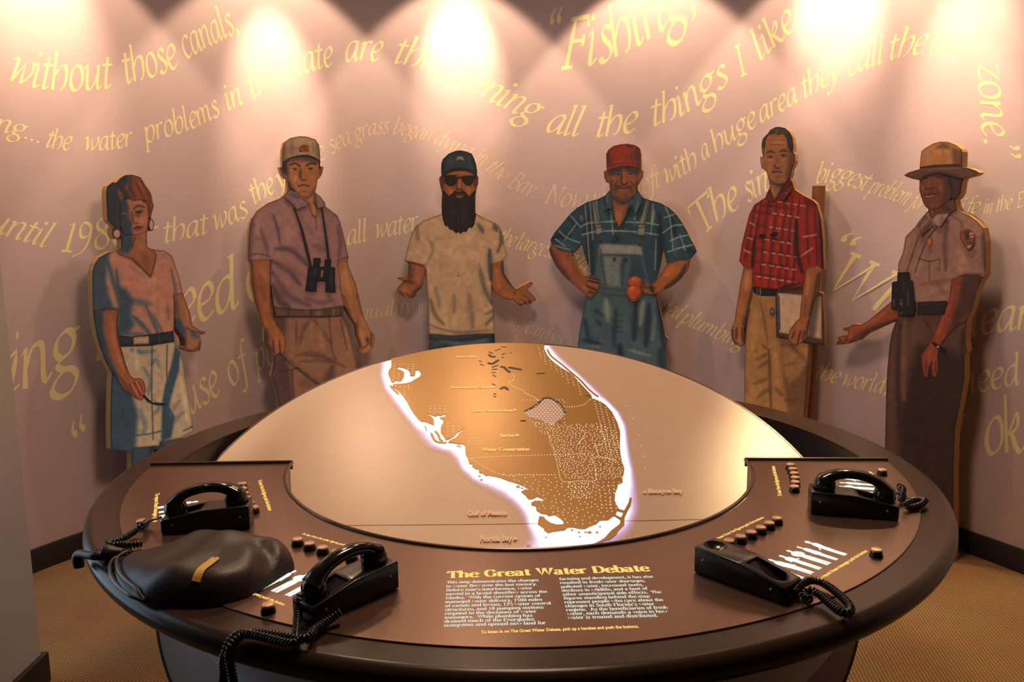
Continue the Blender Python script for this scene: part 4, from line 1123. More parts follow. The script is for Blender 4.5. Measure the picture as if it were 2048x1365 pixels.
class Figure:
    def __init__(self, deg, label, gain=1.0, rad=2.15, thick=0.043):
        global GAIN; GAIN = 1.0 / gain
        self.p0 = polar(rad, deg); a = math.radians(deg)
        self.n = Vector((-math.cos(a), -math.sin(a), 0))          # faces the table
        self.root = empty('painted_cutout_figure', (self.p0.x, self.p0.y, 0))
        tag(self.root, label, 'painted figure', 'painted cut-out figures along the curved wall')
        self.thick = thick; self.layer = 0
    def pts3(self, P, h):
        P = np.asarray(P, float)
        x = (P[:, 0] - 1024) / FPX; y = -(P[:, 1] - 682.5) / FPX
        D = np.array(FWD)[None] + x[:, None] * np.array(CX)[None] + y[:, None] * np.array(CY)[None]
        n = np.array(self.n); t = ((np.array(self.p0) - np.array(CAM)) @ n) / (D @ n)
        Q = np.array(CAM) + D * t[:, None]
        Q[:, 2] = np.maximum(Q[:, 2], 0.0)
        return Q + n * h
    def floor_y(self, x):
        lo, hi = 700.0, 1400.0
        for _ in range(40):
            m = (lo + hi) / 2
            d = ray(x, m); t = (self.p0 - CAM).dot(self.n) / d.dot(self.n)
            if (CAM + d * t).z > 0.001: lo = m
            else: hi = m
        return lo
    def outline(self, P, holes=()):
        """P: photo pixels; a point (x, None) stands on the floor"""
        self.O = [(x, self.floor_y(x) if y is None else y) for x, y in P]
        self.H = [list(h) for h in holes]
        mb_f, n = MB(), len(self.O)
        loops = [self.O] + self.H
        V2, E2 = [], []
        for L in loops:
            o = len(V2); V2 += [Vector(p) for p in L]; E2 += [(o + i, o + (i + 1) % len(L)) for i in range(len(L))]
        res = delaunay_2d_cdt(V2, E2, [], 0, 1e-4)
        vs = np.array([tuple(v) for v in res[0]]); fs = [tuple(f) for f in res[2]]
        c = np.array([vs[list(f)].mean(0) for f in fs])
        keep = self.inside(c)
        fs = [f for f, k in zip(fs, keep) if k]
        front = self.pts3(vs, 0.0); back = self.pts3(vs, 0.0) - np.array(self.n) * self.thick
        V = [tuple(p) for p in front] + [tuple(p) for p in back]
        k = len(front)
        F = [f for f in fs] + [tuple(k + i for i in f[::-1]) for f in fs]
        mats = [1] * len(F)
        for L in loops:
            a = self.pts3(L, 0.0); b = a - np.array(self.n) * self.thick
            o = len(V); m = len(L)
            V += [tuple(p) for p in a] + [tuple(p) for p in b]
            for i in range(m):
                F.append((o + i, o + (i + 1) % m, o + m + (i + 1) % m, o + m + i)); mats.append(0)
        me = mesh('board', V, F)
        ob = link('board', me, [M_EDGE, M_BACKB])
        for p, i in zip(me.polygons, mats): p.material_index = i
        local(self.root, ob)
        ob['label'] = 'cut-out board with a pale sawn edge'
    def inside(self, P):
        k = inside(P, np.array(self.O))
        for h in self.H: k &= ~inside(P, np.array(h))
        return k
    def paint(self, name, poly, col, marks=(), step=2.2, parent=None, label=None, nz=0.07, edge=0.34):
        self.layer += 1
        h = 0.0004 + 0.00045 * self.layer
        B = resample(poly, step * 1.2)
        loops = [B] + [resample(self.O, step * 1.5)] + [resample(q, step * 1.5) for q in self.H]
        lo = np.array(poly, float).min(0) - step; hi = np.array(poly, float).max(0) + step
        gx, gy = np.meshgrid(np.arange(lo[0], hi[0], step), np.arange(lo[1], hi[1], step))
        gx[::2] += step / 2
        G = np.stack([gx.ravel(), gy.ravel()], 1)
        G = G[inside(G, np.array(poly, float)) & self.inside(G)]
        if len(G):
            d = np.full(len(G), 1e9)
            for L in [poly, self.O] + self.H:
                L = np.array(L, float); d = np.minimum(d, seg_dist(G, L, np.roll(L, -1, 0)))
            G = G[d > step * 0.45]
        V2, E2 = [], []
        for q, L in enumerate(loops):
            if q: # only the outline pieces near this patch
                keep = [(lo[0] - 30 < x < hi[0] + 30 and lo[1] - 30 < y < hi[1] + 30) for x, y in L]
            else: keep = [True] * len(L)
            idx = {}
            for i, p in enumerate(L):
                if keep[i]: idx[i] = len(V2); V2.append(Vector(p))
            for i in range(len(L)):
                j = (i + 1) % len(L)
                if i in idx and j in idx: E2.append((idx[i], idx[j]))
        V2 += [Vector(p) for p in G]
        res = delaunay_2d_cdt(V2, E2, [], 0, 1e-4)
        vs = np.array([tuple(v) for v in res[0]]); fs = np.array([tuple(f) for f in res[2] if len(f) == 3])
        c = vs[fs].mean(1)
        k = inside(c, np.array(poly, float)) & self.inside(c)
        fs = fs[k]
        used, inv = np.unique(fs, return_inverse=True)
        vs = vs[used]; fs = inv.reshape(-1, 3)
        # colours
        C = np.tile(np.array(col, float), (len(vs), 1))
        for m in marks:
            if m[0] == 'b':
                _, mc, soft, a, pg = m
                pg = np.array(pg, float)
                sd = seg_dist(vs, pg, np.roll(pg, -1, 0)); sd = np.where(inside(vs, pg), sd, -sd)
                al = a * sm(0.5 + sd / soft / 2)
            else:
                mc, w, a, pts = m
                d, u = pl_dist(vs, pts)
                we = w * 1.12 * (1.0 if len(pts) == 1 or w < 2.5 else 0.42 + 0.58 * np.sin(np.pi * np.clip(u, 0.02, 0.98)) ** 0.6)
                al = a * (np.exp(-1.5 * (d / we) ** 2) if w >= 2.5 else 1 - sm((d / we - 0.35) / 0.65))
            C = C * (1 - al[:, None]) + np.array(mc, float) * al[:, None]
        # brushed darker contour of every patch
        dp = seg_dist(vs, np.array(poly, float), np.roll(np.array(poly, float), -1, 0))
        do = seg_dist(vs, np.array(self.O, float), np.roll(np.array(self.O, float), -1, 0))
        C = C * (1 - edge * np.exp(-(np.minimum(dp, do) / (1.6 * step ** .5)) ** 2))[:, None]
        if nz:
            C = C * (1 + nz * 0.5 * soft_noise(vs, 9)[:, :1] + nz * 0.25 * soft_noise(vs, 3.3)[:, :1]) * (1 + nz * .18 * soft_noise(vs, 14))
        A = albedo(np.clip(C, 0, 255), vs[:, 1])
        Q = self.pts3(vs, h)
        # outward facing triangles
        me = mesh(name, [tuple(p) for p in Q], [tuple(f) for f in fs.tolist()])
        at = me.attributes.new('paint', 'FLOAT_COLOR', 'POINT')
        at.data.foreach_set('color', np.concatenate([A, np.ones((len(A), 1))], 1).astype(np.float32).ravel())
        o = link(name, me, M_PAINT)
        if parent is None: local(self.root, o)
        else:
            o.parent = parent; o.matrix_parent_inverse = Matrix.Translation(self.root.location).inverted()
        if label: o['label'] = label
        return o

def ell(cx, cy, rx, ry, n=16, rot=0):
    c, s = math.cos(rot), math.sin(rot)
    return [(cx + rx * math.cos(q) * c - ry * math.sin(q) * s, cy + rx * math.cos(q) * s + ry * math.sin(q) * c) for q in [2 * math.pi * i / n for i in range(n)]]

# ---- woman with large earrings
f = Figure(140.4, 'painted cutout of a woman in pink V-neck top, light shorts and large round earrings', 0.85)
W_OUT = [(255.9,349.9),(264.1,349.9),(273.7,352.6),(280.5,355.3),(288.8,369.7),(297,380.7),(301.8,390.3),(303.8,402.6),(306.6,412.2),(303.8,421.8),(301.1,431.4),(301,437),(304.5,440),(307.3,446),(307,456),(303.2,462.6),(297,462.2),(293.6,461.5),(292.9,477.9),(293.6,493),(299.7,497.8),(314.8,499.9),(329.9,501.9),(343.6,512.2),(351.8,535.6),(358.6,557.5),(365.5,587.7),(371,604.1),(379.2,626),(384.7,652.1),(392.9,656.8),(399.7,661.6),(410.7,663.7),(406.6,668.5),(399,670.3),(402,686.7),(399,701),(383.6,705.1),(371.3,701),(362.1,695.9),(369.2,691.8),(367.2,678.5),(359,666.2),(350.5,657),(347,664),(350,686.7),(358,696),(361,705.1),(367.2,735.9),(375.4,783.1),(383.6,836.4),(386.7,863.1),(366,873.5),(360,930),(352,None),(312,None),(316,900),(304,900),(303,960),(300,None),(262,None),(263,960),(262.6,904),(221.5,899),(220.5,844.6),(221.5,783),(223.6,746.2),(211.3,723.6),(201,696.9),(193.8,672.3),(189.5,650),(186.7,631.5),(185.3,602.7),(184.7,568.5),(185.3,541.1),(189.5,527.4),(198.4,515.1),(214.8,506.2),(231.2,501.4),(242.2,495.8),(242.9,478),(240.8,478),(232.6,478.6),(225.8,473.5),(223.5,466),(225,459),(229,455),(224.4,450),(214.8,441),(214.1,425.9),(212.7,398.5),(212.7,380.7),(214.8,372.5),(224.4,364.9),(231.9,365.6),(240.8,356),(249,351.2)]
f.outline(W_OUT)
BL, SK = (46, 62, 76), (150, 90, 62)
f.paint('leg', [(255, 888), (322, 888), (322, 1100), (255, 1100)], (48, 66, 84), [((30, 40, 52), 12, .8, [(306, 890), (305, 1000)])], 4)
f.paint('leg', [(308, 868), (372, 860), (372, 1100), (308, 1100)], (66, 60, 66), [((40, 52, 66), 14, .8, [(318, 870), (318, 1000)])], 4)
f.paint('shorts', [(215, 680), (352, 676), (364, 700), (372, 740), (392, 866), (366, 876), (320, 884), (318, 892), (270, 896), (262, 905), (215, 905)], (146, 122, 98), [
    ('b', (44, 66, 84), 7, .95, [(210, 690), (236, 700), (262, 780), (276, 830), (270, 905), (210, 910)]), ('b', (44, 66, 84), 3, .95, [(350, 690), (360, 705), (358, 740), (346, 780), (338, 812), (350, 835), (342, 876), (322, 884), (324, 800), (330, 770), (342, 730)]),
    ((70, 80, 88), 6, .7, [(262, 700), (285, 705), (310, 702)]), ((74, 84, 90), 5, .7, [(286, 735), (300, 760), (296, 790)]), ((76, 84, 90), 5, .7, [(318, 735), (312, 720), (302, 730)]), ((74, 84, 90), 6, .7, [(280, 820), (290, 850), (284, 870)]),
    ((58, 62, 66), 2, .9, [(304, 690), (303, 780), (306, 880)]), ((58, 62, 66), 2, .9, [(334, 690), (333, 740), (334, 760)]), ((60, 64, 68), 2.2, .9, [(264, 872), (300, 868), (324, 862)]), ((60, 64, 68), 2.2, .9, [(366, 862), (388, 852)]),
    ((90, 88, 84), 4, .7, [(340, 830), (356, 805), (366, 800)]), ((90, 88, 84), 4, .7, [(345, 850), (360, 830), (372, 822)]), ((176, 150, 122), 5, .6, [(270, 700), (275, 740)]), ((176, 150, 122), 5, .6, [(362, 760), (374, 840)]), ((70, 78, 84), 4, .6, [(308, 800), (318, 815), (306, 830)])], 2.0)
f.paint('top', [(180, 496), (250, 490), (300, 492), (345, 505), (372, 590), (350, 592), (347, 668), (236, 676), (232, 620), (180, 632)], (150, 100, 82), [
    ('b', (50, 70, 88), 6, .92, [(180, 500), (222, 500), (214, 530), (214, 560), (222, 600), (236, 628), (180, 640)]), ('b', (48, 68, 86), 7, .95, [(234, 570), (252, 578), (266, 602), (262, 630), (270, 650), (256, 668), (234, 676)]),
    ((48, 66, 82), 6, .85, [(216, 525), (226, 565), (234, 598)]), ((52, 70, 84), 5, .8, [(232, 540), (238, 590)]), ((62, 72, 82), 9, .75, [(245, 604), (275, 604), (300, 608)]), ((52, 68, 84), 6, .85, [(266, 632), (288, 655), (302, 672)]), ((56, 70, 84), 5, .8, [(292, 612), (306, 645), (318, 672)]), ((66, 74, 82), 4, .7, [(306, 630), (326, 668)]), ((60, 70, 80), 5, .75, [(250, 668), (285, 668)]),
    ((66, 70, 78), 4, .7, [(342, 540), (350, 580), (351, 640)]), ((90, 76, 74), 4, .6, [(334, 610), (338, 640)]), ((166, 112, 92), 14, .5, [(280, 570), (310, 560)]), ((160, 108, 88), 8, .5, [(214, 555), (224, 590), (230, 612)]), ((42, 52, 60), 2.6, .9, [(186, 625), (214, 618), (236, 620)]), ((120, 84, 74), 4, .6, [(258, 530), (290, 556)])], 2.0)
f.paint('belt', [(232, 670), (262, 674), (298, 669), (346, 662), (348, 684), (300, 692), (236, 694)], (40, 44, 52), [((26, 30, 38), 4, .6, [(240, 690), (340, 684)]), ((80, 64, 60), 2, .6, [(318, 668), (319, 686)])], 2)
f.paint('belt_buckle', [(266, 674.5), (297, 672), (298, 689), (266, 690)], (158, 122, 98), [((70, 76, 88), 4, .6, [(268, 690), (296, 689)])], 2)
f.paint('arm', [(184, 622), (214, 619), (236, 619), (234, 650), (240, 690), (250, 726), (258, 748), (266, 757), (280, 756), (288, 764), (291, 778), (289, 790), (284, 801), (276, 800), (262, 790), (248, 780), (234, 760), (218, 736), (204, 704), (192, 665)], (126, 72, 48), [
    ('b', (44, 58, 72), 6, .95, [(180, 620), (206, 622), (206, 660), (218, 710), (240, 758), (226, 760), (200, 700), (184, 650)]), ((152, 92, 66), 7, .6, [(222, 632), (228, 680), (246, 740)]), ((60, 40, 36), 3, .7, [(234, 630), (236, 680), (252, 738)]),
    ((70, 40, 34), 2, .8, [(258, 770), (272, 794)]), ((70, 40, 34), 2, .8, [(268, 766), (280, 790)]), ((70, 40, 34), 2, .8, [(277, 764), (285, 782)]), ((64, 44, 42), 4, .7, [(240, 756), (262, 788)]), ((168, 92, 66), 3, .6, [(262, 768), (276, 792)]), ((168, 92, 66), 3, .6, [(272, 764), (284, 786)])], 1.7)
f.paint('arm', [(346, 588), (367, 586), (374, 606), (382, 626), (388, 650), (394, 656), (412, 662), (408, 670), (400, 671), (404, 688), (400, 703), (384, 708), (360, 698), (366, 690), (366, 679), (357, 665), (350, 655)], (124, 80, 56), [
    ('b', (44, 64, 84), 5, .9, [(346, 640), (358, 634), (370, 660), (374, 690), (366, 690), (350, 664)]), ((70, 60, 58), 5, .7, [(351, 600), (354, 634)]), ((48, 66, 84), 6, .85, [(382, 664), (394, 676)]), ((66, 48, 44), 2.2, .8, [(372, 656), (390, 664), (408, 667)]), ((66, 48, 44), 2.2, .8, [(366, 692), (382, 702), (396, 694)]), ((152, 100, 72), 4, .6, [(364, 600), (376, 640)]), ((60, 44, 42), 2, .7, [(398, 684), (396, 702)])], 1.7)
f.paint('neck', [(240, 462), (294, 455), (293, 480), (296, 494), (306, 500), (313, 510), (308, 534), (301, 556), (286, 540), (262, 518), (240, 510), (232, 503), (243, 494)], (128, 78, 52), [
    ('b', BL, 5, .92, [(238, 455), (262, 455), (266, 490), (256, 508), (238, 506)]), ((100, 58, 42), 10, .6, [(288, 510), (296, 540)]), ((150, 96, 66), 6, .5, [(284, 480), (282, 500)]), ((60, 48, 46), 3, .7, [(270, 474), (262, 496)]), ((72, 62, 66), 3, .8, [(307, 500), (313, 512), (302, 553)]), ((90, 60, 52), 3, .5, [(262, 512), (286, 540)])], 1.6)
f.paint('face', [(240, 400), (254, 396), (275, 398), (292, 402), (297, 420), (296, 440), (293.6, 462), (286, 466), (276, 469), (262, 471), (248, 469), (242, 460), (238, 440)], (140, 86, 60), [
    ('b', (44, 56, 68), 4, .95, [(234, 395), (250, 397), (256, 412), (258, 430), (264, 446), (262, 458), (266, 472), (240, 475)]), ((112, 72, 54), 7, .7, [(256, 424), (260, 440)]), ((52, 44, 44), 2.6, .9, [(266, 419), (272, 413), (280, 412), (288, 416)]), ((34, 32, 38), 3.4, .95, [(270, 424), (277, 425), (283, 422)]), ((70, 52, 48), 3, .7, [(268, 430), (278, 432)]), ((168, 108, 78), 5, .6, [(281, 434), (284, 446)]),
    ((90, 54, 42), 2.4, .8, [(263, 424), (265, 440), (268, 447), (274, 446)]), ((60, 34, 34), 3.6, .9, [(266, 458), (274, 455), (283, 455)]), ((120, 60, 54), 2.2, .7, [(270, 461), (280, 460)]), ((160, 100, 72), 4, .6, [(268, 406), (284, 406)]), ((100, 84, 70), 2.4, .7, [(243, 428), (249, 426)]), ((150, 96, 70), 2, .6, [(273, 450), (282, 450)])], 1.0, label='face in half shadow')
f.paint('hair', [(208, 352), (256, 346), (286, 352), (310, 400), (308, 424), (300, 438), (296, 432), (294, 418), (291, 404), (286, 406), (282, 400), (266, 402), (256, 398), (246, 400), (240, 412), (240, 452), (238, 460), (228, 456), (212, 440), (208, 380)], (118, 60, 40), [
    ('b', (42, 48, 56), 5, .95, [(206, 350), (250, 346), (258, 356), (248, 376), (262, 396), (244, 404), (240, 460), (206, 450)]), ((50, 48, 52), 5, .8, [(262, 352), (258, 372), (268, 396)]), ((140, 72, 44), 4, .7, [(272, 362), (288, 384), (298, 410)]), ((80, 46, 38), 2.5, .8, [(268, 360), (284, 392)]), ((80, 44, 36), 2.5, .8, [(282, 362), (296, 396), (299, 428)]), ((112, 66, 50), 5, .8, [(236, 382), (244, 402)]), ((54, 44, 44), 4, .8, [(287, 398), (292, 408)])], 1.4)
for cx, cy, rx, ry in ((232, 468, 8.6, 10.6), (301, 450, 6.0, 12.4)):
    f.paint('earring', ell(cx, cy, rx, ry, 20), (92, 60, 48), [('b', (160, 128, 112), 1.6, .95, ell(cx + .6, cy, rx - 2.2, ry - 2.6))], 1.2)
f.paint('sunglasses', [(283, 790), (288, 790), (298, 800), (304, 805), (320, 806), (334, 807), (322, 811), (306, 809), (294, 804)], (34, 32, 38), (), 1.5)

# ---- young man with binoculars and pointer
f = Figure(118.7, 'painted cutout of a young man in tan cap and lilac polo shirt with binoculars', 0.95)
Y_OUT = [(567.7,285.3),(580,276.4),(599.2,272.3),(614.2,273.7),(630.7,279.2),(637.5,290.1),(639.6,305.2),(640.3,323),(639.6,332.6),(646.4,334),(644.4,346.3),(640.3,354.5),(634.8,359.3),(632.7,373.7),(630,384.7),(640.3,393.6),(649.9,406.6),(651.2,413.4),(674.5,431.2),(680,443.6),(684.1,457.4),(691,487.5),(697.1,517.7),(695.1,523.2),(699.2,539.6),(711.5,567),(722.5,617),(726.6,632.2),(737.9,656.4),(749.2,672.5),(747.6,691.9),(737.9,706.4),(723.4,708),(720.2,705.6),(723.4,693.5),(715.3,670.9),(712.9,653.2),(699.2,632.2),(687.9,611.3),(685.5,635.5),(696,654.8),(705.7,690.3),(713.7,733.8),(716,800),(708,None),(640,None),(636,800),(628,800),(624,None),(566,None),(557.4,808),(550.9,777.3),(541.3,753.1),(544.5,741.8),(546.9,725.7),(546.9,711.2),(536.4,701.5),(528.4,685.4),(528.4,656.4),(521.9,640.3),(510.6,604.8),(503.3,567),(501.2,525.9),(496.4,520.4),(496.4,498.5),(497.8,464.2),(500.5,446.4),(503.3,438),(514.2,421.6),(534.8,406.6),(559.5,397),(569,390.1),(574.5,381.9),(574.5,358.6),(567.7,355.9),(562.2,346.3),(558.8,334.7),(564.2,334.7),(564.2,314.8),(564.9,298.4)]
f.outline(Y_OUT, [[(539.5, 567), (543, 577), (547, 605), (551, 636), (549, 640), (546, 615), (541, 590)]])
f.paint('trousers', [(540, 618), (690, 612), (712, 720), (722, 800), (720, 1100), (540, 1100)], (122, 82, 60), [
    ('b', (66, 46, 46), 8, .85, [(538, 620), (574, 626), (572, 660), (566, 700), (580, 740), (590, 830), (560, 840), (538, 740)]), ((80, 54, 46), 3, .8, [(593, 640), (592, 690)]), ((84, 56, 46), 5, .7, [(622, 640), (606, 660), (600, 690)]), ((84, 56, 46), 5, .7, [(628, 640), (650, 670), (662, 690)]), ((80, 52, 44), 2.4, .8, [(658, 634), (664, 700), (672, 720)]), ((76, 50, 44), 5, .7, [(612, 710), (650, 716), (690, 735)]), ((80, 54, 46), 4, .6, [(600, 724), (640, 722), (662, 724)]), ((80, 54, 46), 4, .6, [(590, 712), (620, 705), (650, 712)]), ((146, 100, 72), 6, .5, [(640, 650), (645, 700)]), ((146, 100, 72), 6, .5, [(690, 660), (698, 710)]), ((60, 42, 40), 12, .7, [(665, 735), (650, 790)]), ((80, 54, 44), 2.4, .8, [(681, 640), (694, 700)]), ((90, 60, 46), 12, .5, [(600, 770), (640, 760)]), ((60, 42, 42), 2.4, .8, [(546, 740), (584, 740), (590, 736)]), ((70, 48, 44), 2.4, .8, [(584, 740), (588, 800)])], 2.2)
f.paint('shirt', [(490, 395), (560, 392), (586, 388), (640, 390), (660, 412), (692, 450), (702, 524), (676, 530), (690, 560), (690, 612), (640, 620), (560, 624), (546, 610), (540, 580), (542, 522), (494, 524)], (128, 88, 80), [
    ((78, 56, 60), 9, .8, [(505, 440), (498, 480), (500, 520)]), ((86, 62, 62), 5, .8, [(520, 455), (532, 490), (536, 508)]), ((70, 52, 56), 4, .8, [(546, 430), (556, 462), (560, 490)]), ((70, 50, 56), 7, .85, [(552, 498), (580, 500), (604, 520), (616, 532)]), ((72, 52, 56), 8, .8, [(545, 522), (580, 545), (600, 570)]), ((78, 56, 58), 8, .75, [(545, 545), (575, 590), (620, 612)]), ((62, 46, 50), 11, .8, [(545, 572), (560, 602), (580, 618)]), ((88, 62, 62), 5, .7, [(608, 596), (640, 606), (670, 600)]), ((84, 60, 64), 9, .6, [(626, 490), (650, 500)]), ((84, 58, 60), 5, .7, [(676, 450), (680, 490), (676, 525)]), ((92, 66, 64), 4, .6, [(655, 590), (670, 610)]), ((150, 104, 92), 8, .5, [(570, 470), (600, 460)]), ((146, 102, 90), 8, .5, [(640, 530), (660, 570)]), ((148, 104, 94), 6, .5, [(520, 430), (514, 470)]), ((70, 50, 52), 2, .8, [(497, 511), (520, 508), (540, 514)]), ((70, 50, 52), 2, .8, [(676, 522), (696, 514)]), ((92, 66, 62), 2.2, .8, [(629, 406), (632, 440), (633, 458)]), ((110, 76, 74), 4, .5, [(560, 530), (620, 560)]), ((96, 70, 72), 6, .5, [(600, 430), (625, 470)])], 2.0)
for s, nm in ((0, 'arm'), (1, 'arm')):
    if s == 0:
        f.paint('arm', [(494, 521), (540, 518), (541, 560), (540, 592), (546, 632), (552, 648), (562, 660), (571, 678), (572, 694), (568, 707), (556, 708), (548, 712), (536, 703), (526, 688), (524, 655), (508, 605)], (132, 76, 46), [((84, 48, 38), 9, .8, [(502, 525), (506, 580), (520, 640)]), ((164, 104, 62), 8, .6, [(522, 530), (526, 570)]), ((110, 56, 36), 9, .6, [(520, 548), (530, 600)]), ((52, 40, 44), 8, .8, [(532, 660), (534, 690), (544, 702)]), ((56, 36, 34), 2.4, .85, [(546, 682), (548, 706)]), ((56, 36, 34), 2.4, .85, [(558, 682), (560, 706)]), ((160, 84, 54), 4, .6, [(552, 660), (556, 700)]), ((160, 84, 54), 4, .6, [(564, 672), (567, 700)]), ((90, 52, 40), 4, .6, [(540, 600), (546, 640)])], 1.6)
    else:
        f.paint('arm', [(674, 526), (696, 520), (702, 540), (714, 566), (726, 618), (732, 640), (752, 670), (750, 694), (738, 710), (722, 710), (716, 704), (722, 692), (713, 672), (710, 652), (697, 632), (686, 610), (680, 580)], (136, 88, 56), [((164, 106, 68), 7, .6, [(688, 540), (700, 590)]), ((84, 54, 42), 4, .7, [(686, 590), (700, 632), (712, 656)]), ((112, 66, 44), 5, .6, [(714, 590), (724, 630)]), ((46, 38, 40), 4.5, .85, [(734, 676), (735, 684)]), ((70, 42, 36), 2.4, .8, [(726, 696), (732, 692), (738, 686)]), ((60, 38, 34), 2.4, .8, [(742, 668), (742, 692)]), ((160, 98, 66), 4, .6, [(722, 660), (728, 690)]), ((104, 60, 44), 3, .7, [(716, 640), (712, 660)])], 1.6)
f.paint('belt', [(546, 614), (600, 619), (640, 619), (688, 612), (688, 632), (640, 635), (552, 634)], (86, 60, 48), [((52, 38, 36), 3, .8, [(548, 633), (620, 635), (686, 632)]), ((120, 86, 58), 7, .7, [(633, 627), (640, 627)]), ((60, 52, 42), 6, .8, [(650, 625), (662, 624)]), ((120, 90, 60), 2, .8, [(667, 618), (667, 632)]), ((54, 40, 38), 2.4, .8, [(577, 618), (577, 634)]), ((54, 40, 38), 2, .8, [(622, 618), (623, 636)]), ((54, 40, 38), 2, .8, [(681, 614), (681, 632)])], 1.8)
f.paint('neck', [(588, 372), (633, 366), (631, 386), (628, 404), (634, 420), (632, 436), (624, 430), (616, 408), (600, 396)], (140, 88, 54), [((84, 54, 42), 6, .7, [(626, 372), (616, 396)]), ((112, 70, 46), 4, .6, [(606, 392), (622, 412)]), ((160, 106, 68), 4, .5, [(626, 410), (630, 426)])], 1.4)
f.paint('face', [(560, 332), (566, 318), (600, 312), (642, 320), (648, 334), (645, 348), (636, 360), (633.5, 374), (628, 386), (618, 396), (606, 394), (592, 384), (580, 376), (575, 360), (566, 355)], (140, 84, 52), [
    ('b', (66, 46, 48), 4, .85, [(560, 318), (576, 320), (578, 352), (574, 380), (592, 384), (580, 362), (562, 345)]), ((62, 48, 50), 7, .8, [(572, 322), (600, 317), (638, 324)]), ((40, 30, 28), 2.2, .95, [(580, 330), (590, 327), (600, 333)]), ((40, 30, 28), 2.2, .95, [(612, 332), (622, 327), (632, 329)]), ((36, 28, 28), 2.6, .95, [(586, 338.5), (592, 339)]), ((36, 28, 28), 2.6, .95, [(617, 338), (624, 337.5)]), ((172, 130, 96), 1.5, .7, [(582, 340), (585, 340)]), ((172, 130, 96), 1.5, .7, [(613, 340), (615, 340)]), ((150, 70, 46), 3.4, .7, [(608, 334), (608, 350)]), ((66, 44, 38), 3.2, .85, [(601, 338), (600, 352), (603, 360)]), ((70, 44, 38), 2.2, .85, [(604, 361), (610, 360)]), ((176, 118, 78), 4, .6, [(592, 352), (588, 362)]), ((60, 40, 36), 2, .9, [(596, 373), (606, 370), (617, 372)]), ((156, 80, 62), 2.6, .8, [(600, 377), (608, 378), (614, 376)]), ((96, 60, 44), 2.2, .7, [(600, 383), (612, 384)]), ((160, 100, 62), 5, .5, [(624, 352), (628, 362)]), ((100, 60, 44), 4, .6, [(640, 340), (640, 352)]), ((90, 56, 44), 3, .7, [(629, 376), (618, 392)]), ((150, 92, 58), 4, .5, [(606, 389), (616, 388)])], 0.95, label='stern face')
f.paint('hair', [(562, 318), (570, 322), (573, 340), (570, 350), (565, 338)], (44, 36, 38), (), 1.4)
f.paint('hair', [(637, 322), (642, 324), (641, 340), (637, 336)], (50, 38, 38), (), 1.4)
f.paint('cap', [(560, 282), (578, 270), (600, 268), (632, 272), (644, 290), (644, 326), (632, 318), (616, 311), (598, 312), (580, 316), (568, 324), (560, 328)], (138, 106, 78), [((84, 62, 58), 7, .75, [(567, 290), (567, 322)]), ((98, 74, 62), 6, .6, [(582, 288), (584, 310)]), ((98, 70, 58), 6, .65, [(634, 288), (637, 318)]), ((160, 122, 90), 9, .5, [(600, 282), (620, 286)]), ((72, 52, 48), 2.6, .9, [(566, 325), (580, 316), (602, 311), (622, 313), (642, 325)]), ((150, 116, 92), 1.6, .7, [(576, 314.5), (600, 309), (620, 310), (636, 317)]), ((112, 84, 68), 3, .6, [(624, 284), (626, 304)])], 1.3)
f.paint('cap_badge', [(597, 300), (599, 294), (604, 290), (611, 290), (618, 292), (616, 298), (617, 303), (598, 304)], (122, 60, 36), [((78, 34, 30), 3.4, .9, [(606, 295), (608, 297)]), ((150, 62, 40), 2.6, .7, [(613, 293), (615, 295)])], 1.0, label='reddish badge on the tan cap')
f.paint('collar', [(566, 394), (578, 380), (594, 384), (604, 396), (618, 408), (610, 414), (602, 416), (594, 420), (582, 408)], (116, 82, 82), [((70, 54, 62), 5, .7, [(580, 388), (598, 396)]), ((88, 64, 66), 2, .8, [(576, 398), (590, 412)])], 1.4)
f.paint('collar', [(628, 386), (640, 392), (650, 406), (648, 414), (640, 418), (634, 416), (627, 402)], (124, 88, 80), [((74, 58, 66), 4, .7, [(630, 392), (632, 410)])], 1.4)
f.paint('strap', [(585.5, 415), (588.5, 414), (604, 454), (616, 500), (624, 534), (619, 536), (611, 504), (600, 458)], (40, 36, 36), (), 1.5)
f.paint('strap', [(641, 414), (644, 414), (650, 450), (656, 490), (659, 520), (654, 522), (651, 492), (646, 452)], (40, 38, 38), (), 1.5)
f.paint('binoculars', [(626, 516.5), (640, 516), (641, 524), (639, 533), (648, 534), (648, 526), (649, 519), (661, 518), (662, 526), (660, 534), (669.5, 535), (669, 560), (670.5, 585), (650, 584), (651, 562), (634, 562), (632, 583), (609.5, 582), (613, 560), (615, 536), (626, 532)], (26, 28, 32), [((48, 56, 64), 3, .7, [(630, 540), (628, 552)]), ((44, 50, 58), 3, .7, [(662, 542), (662, 575)]), ((40, 46, 56), 3, .6, [(622, 566), (622, 578)]), ((46, 48, 52), 1.6, .7, [(638, 528), (640, 530)])], 1.4, label='black binoculars hanging on the chest')
f.paint('binocular_gap', [(641, 541), (646, 540), (645, 554), (640, 555)], (136, 92, 70), (), 1.6)
f.paint('pointer', [(560, 706), (563, 705), (592, 731), (640, 766), (660, 781), (658, 784), (636, 769), (590, 735)], (116, 90, 78), [((60, 48, 46), 2, .8, [(592, 736), (640, 771)]), ((30, 26, 26), 4, .9, [(594, 739), (596, 737)])], 1.5)

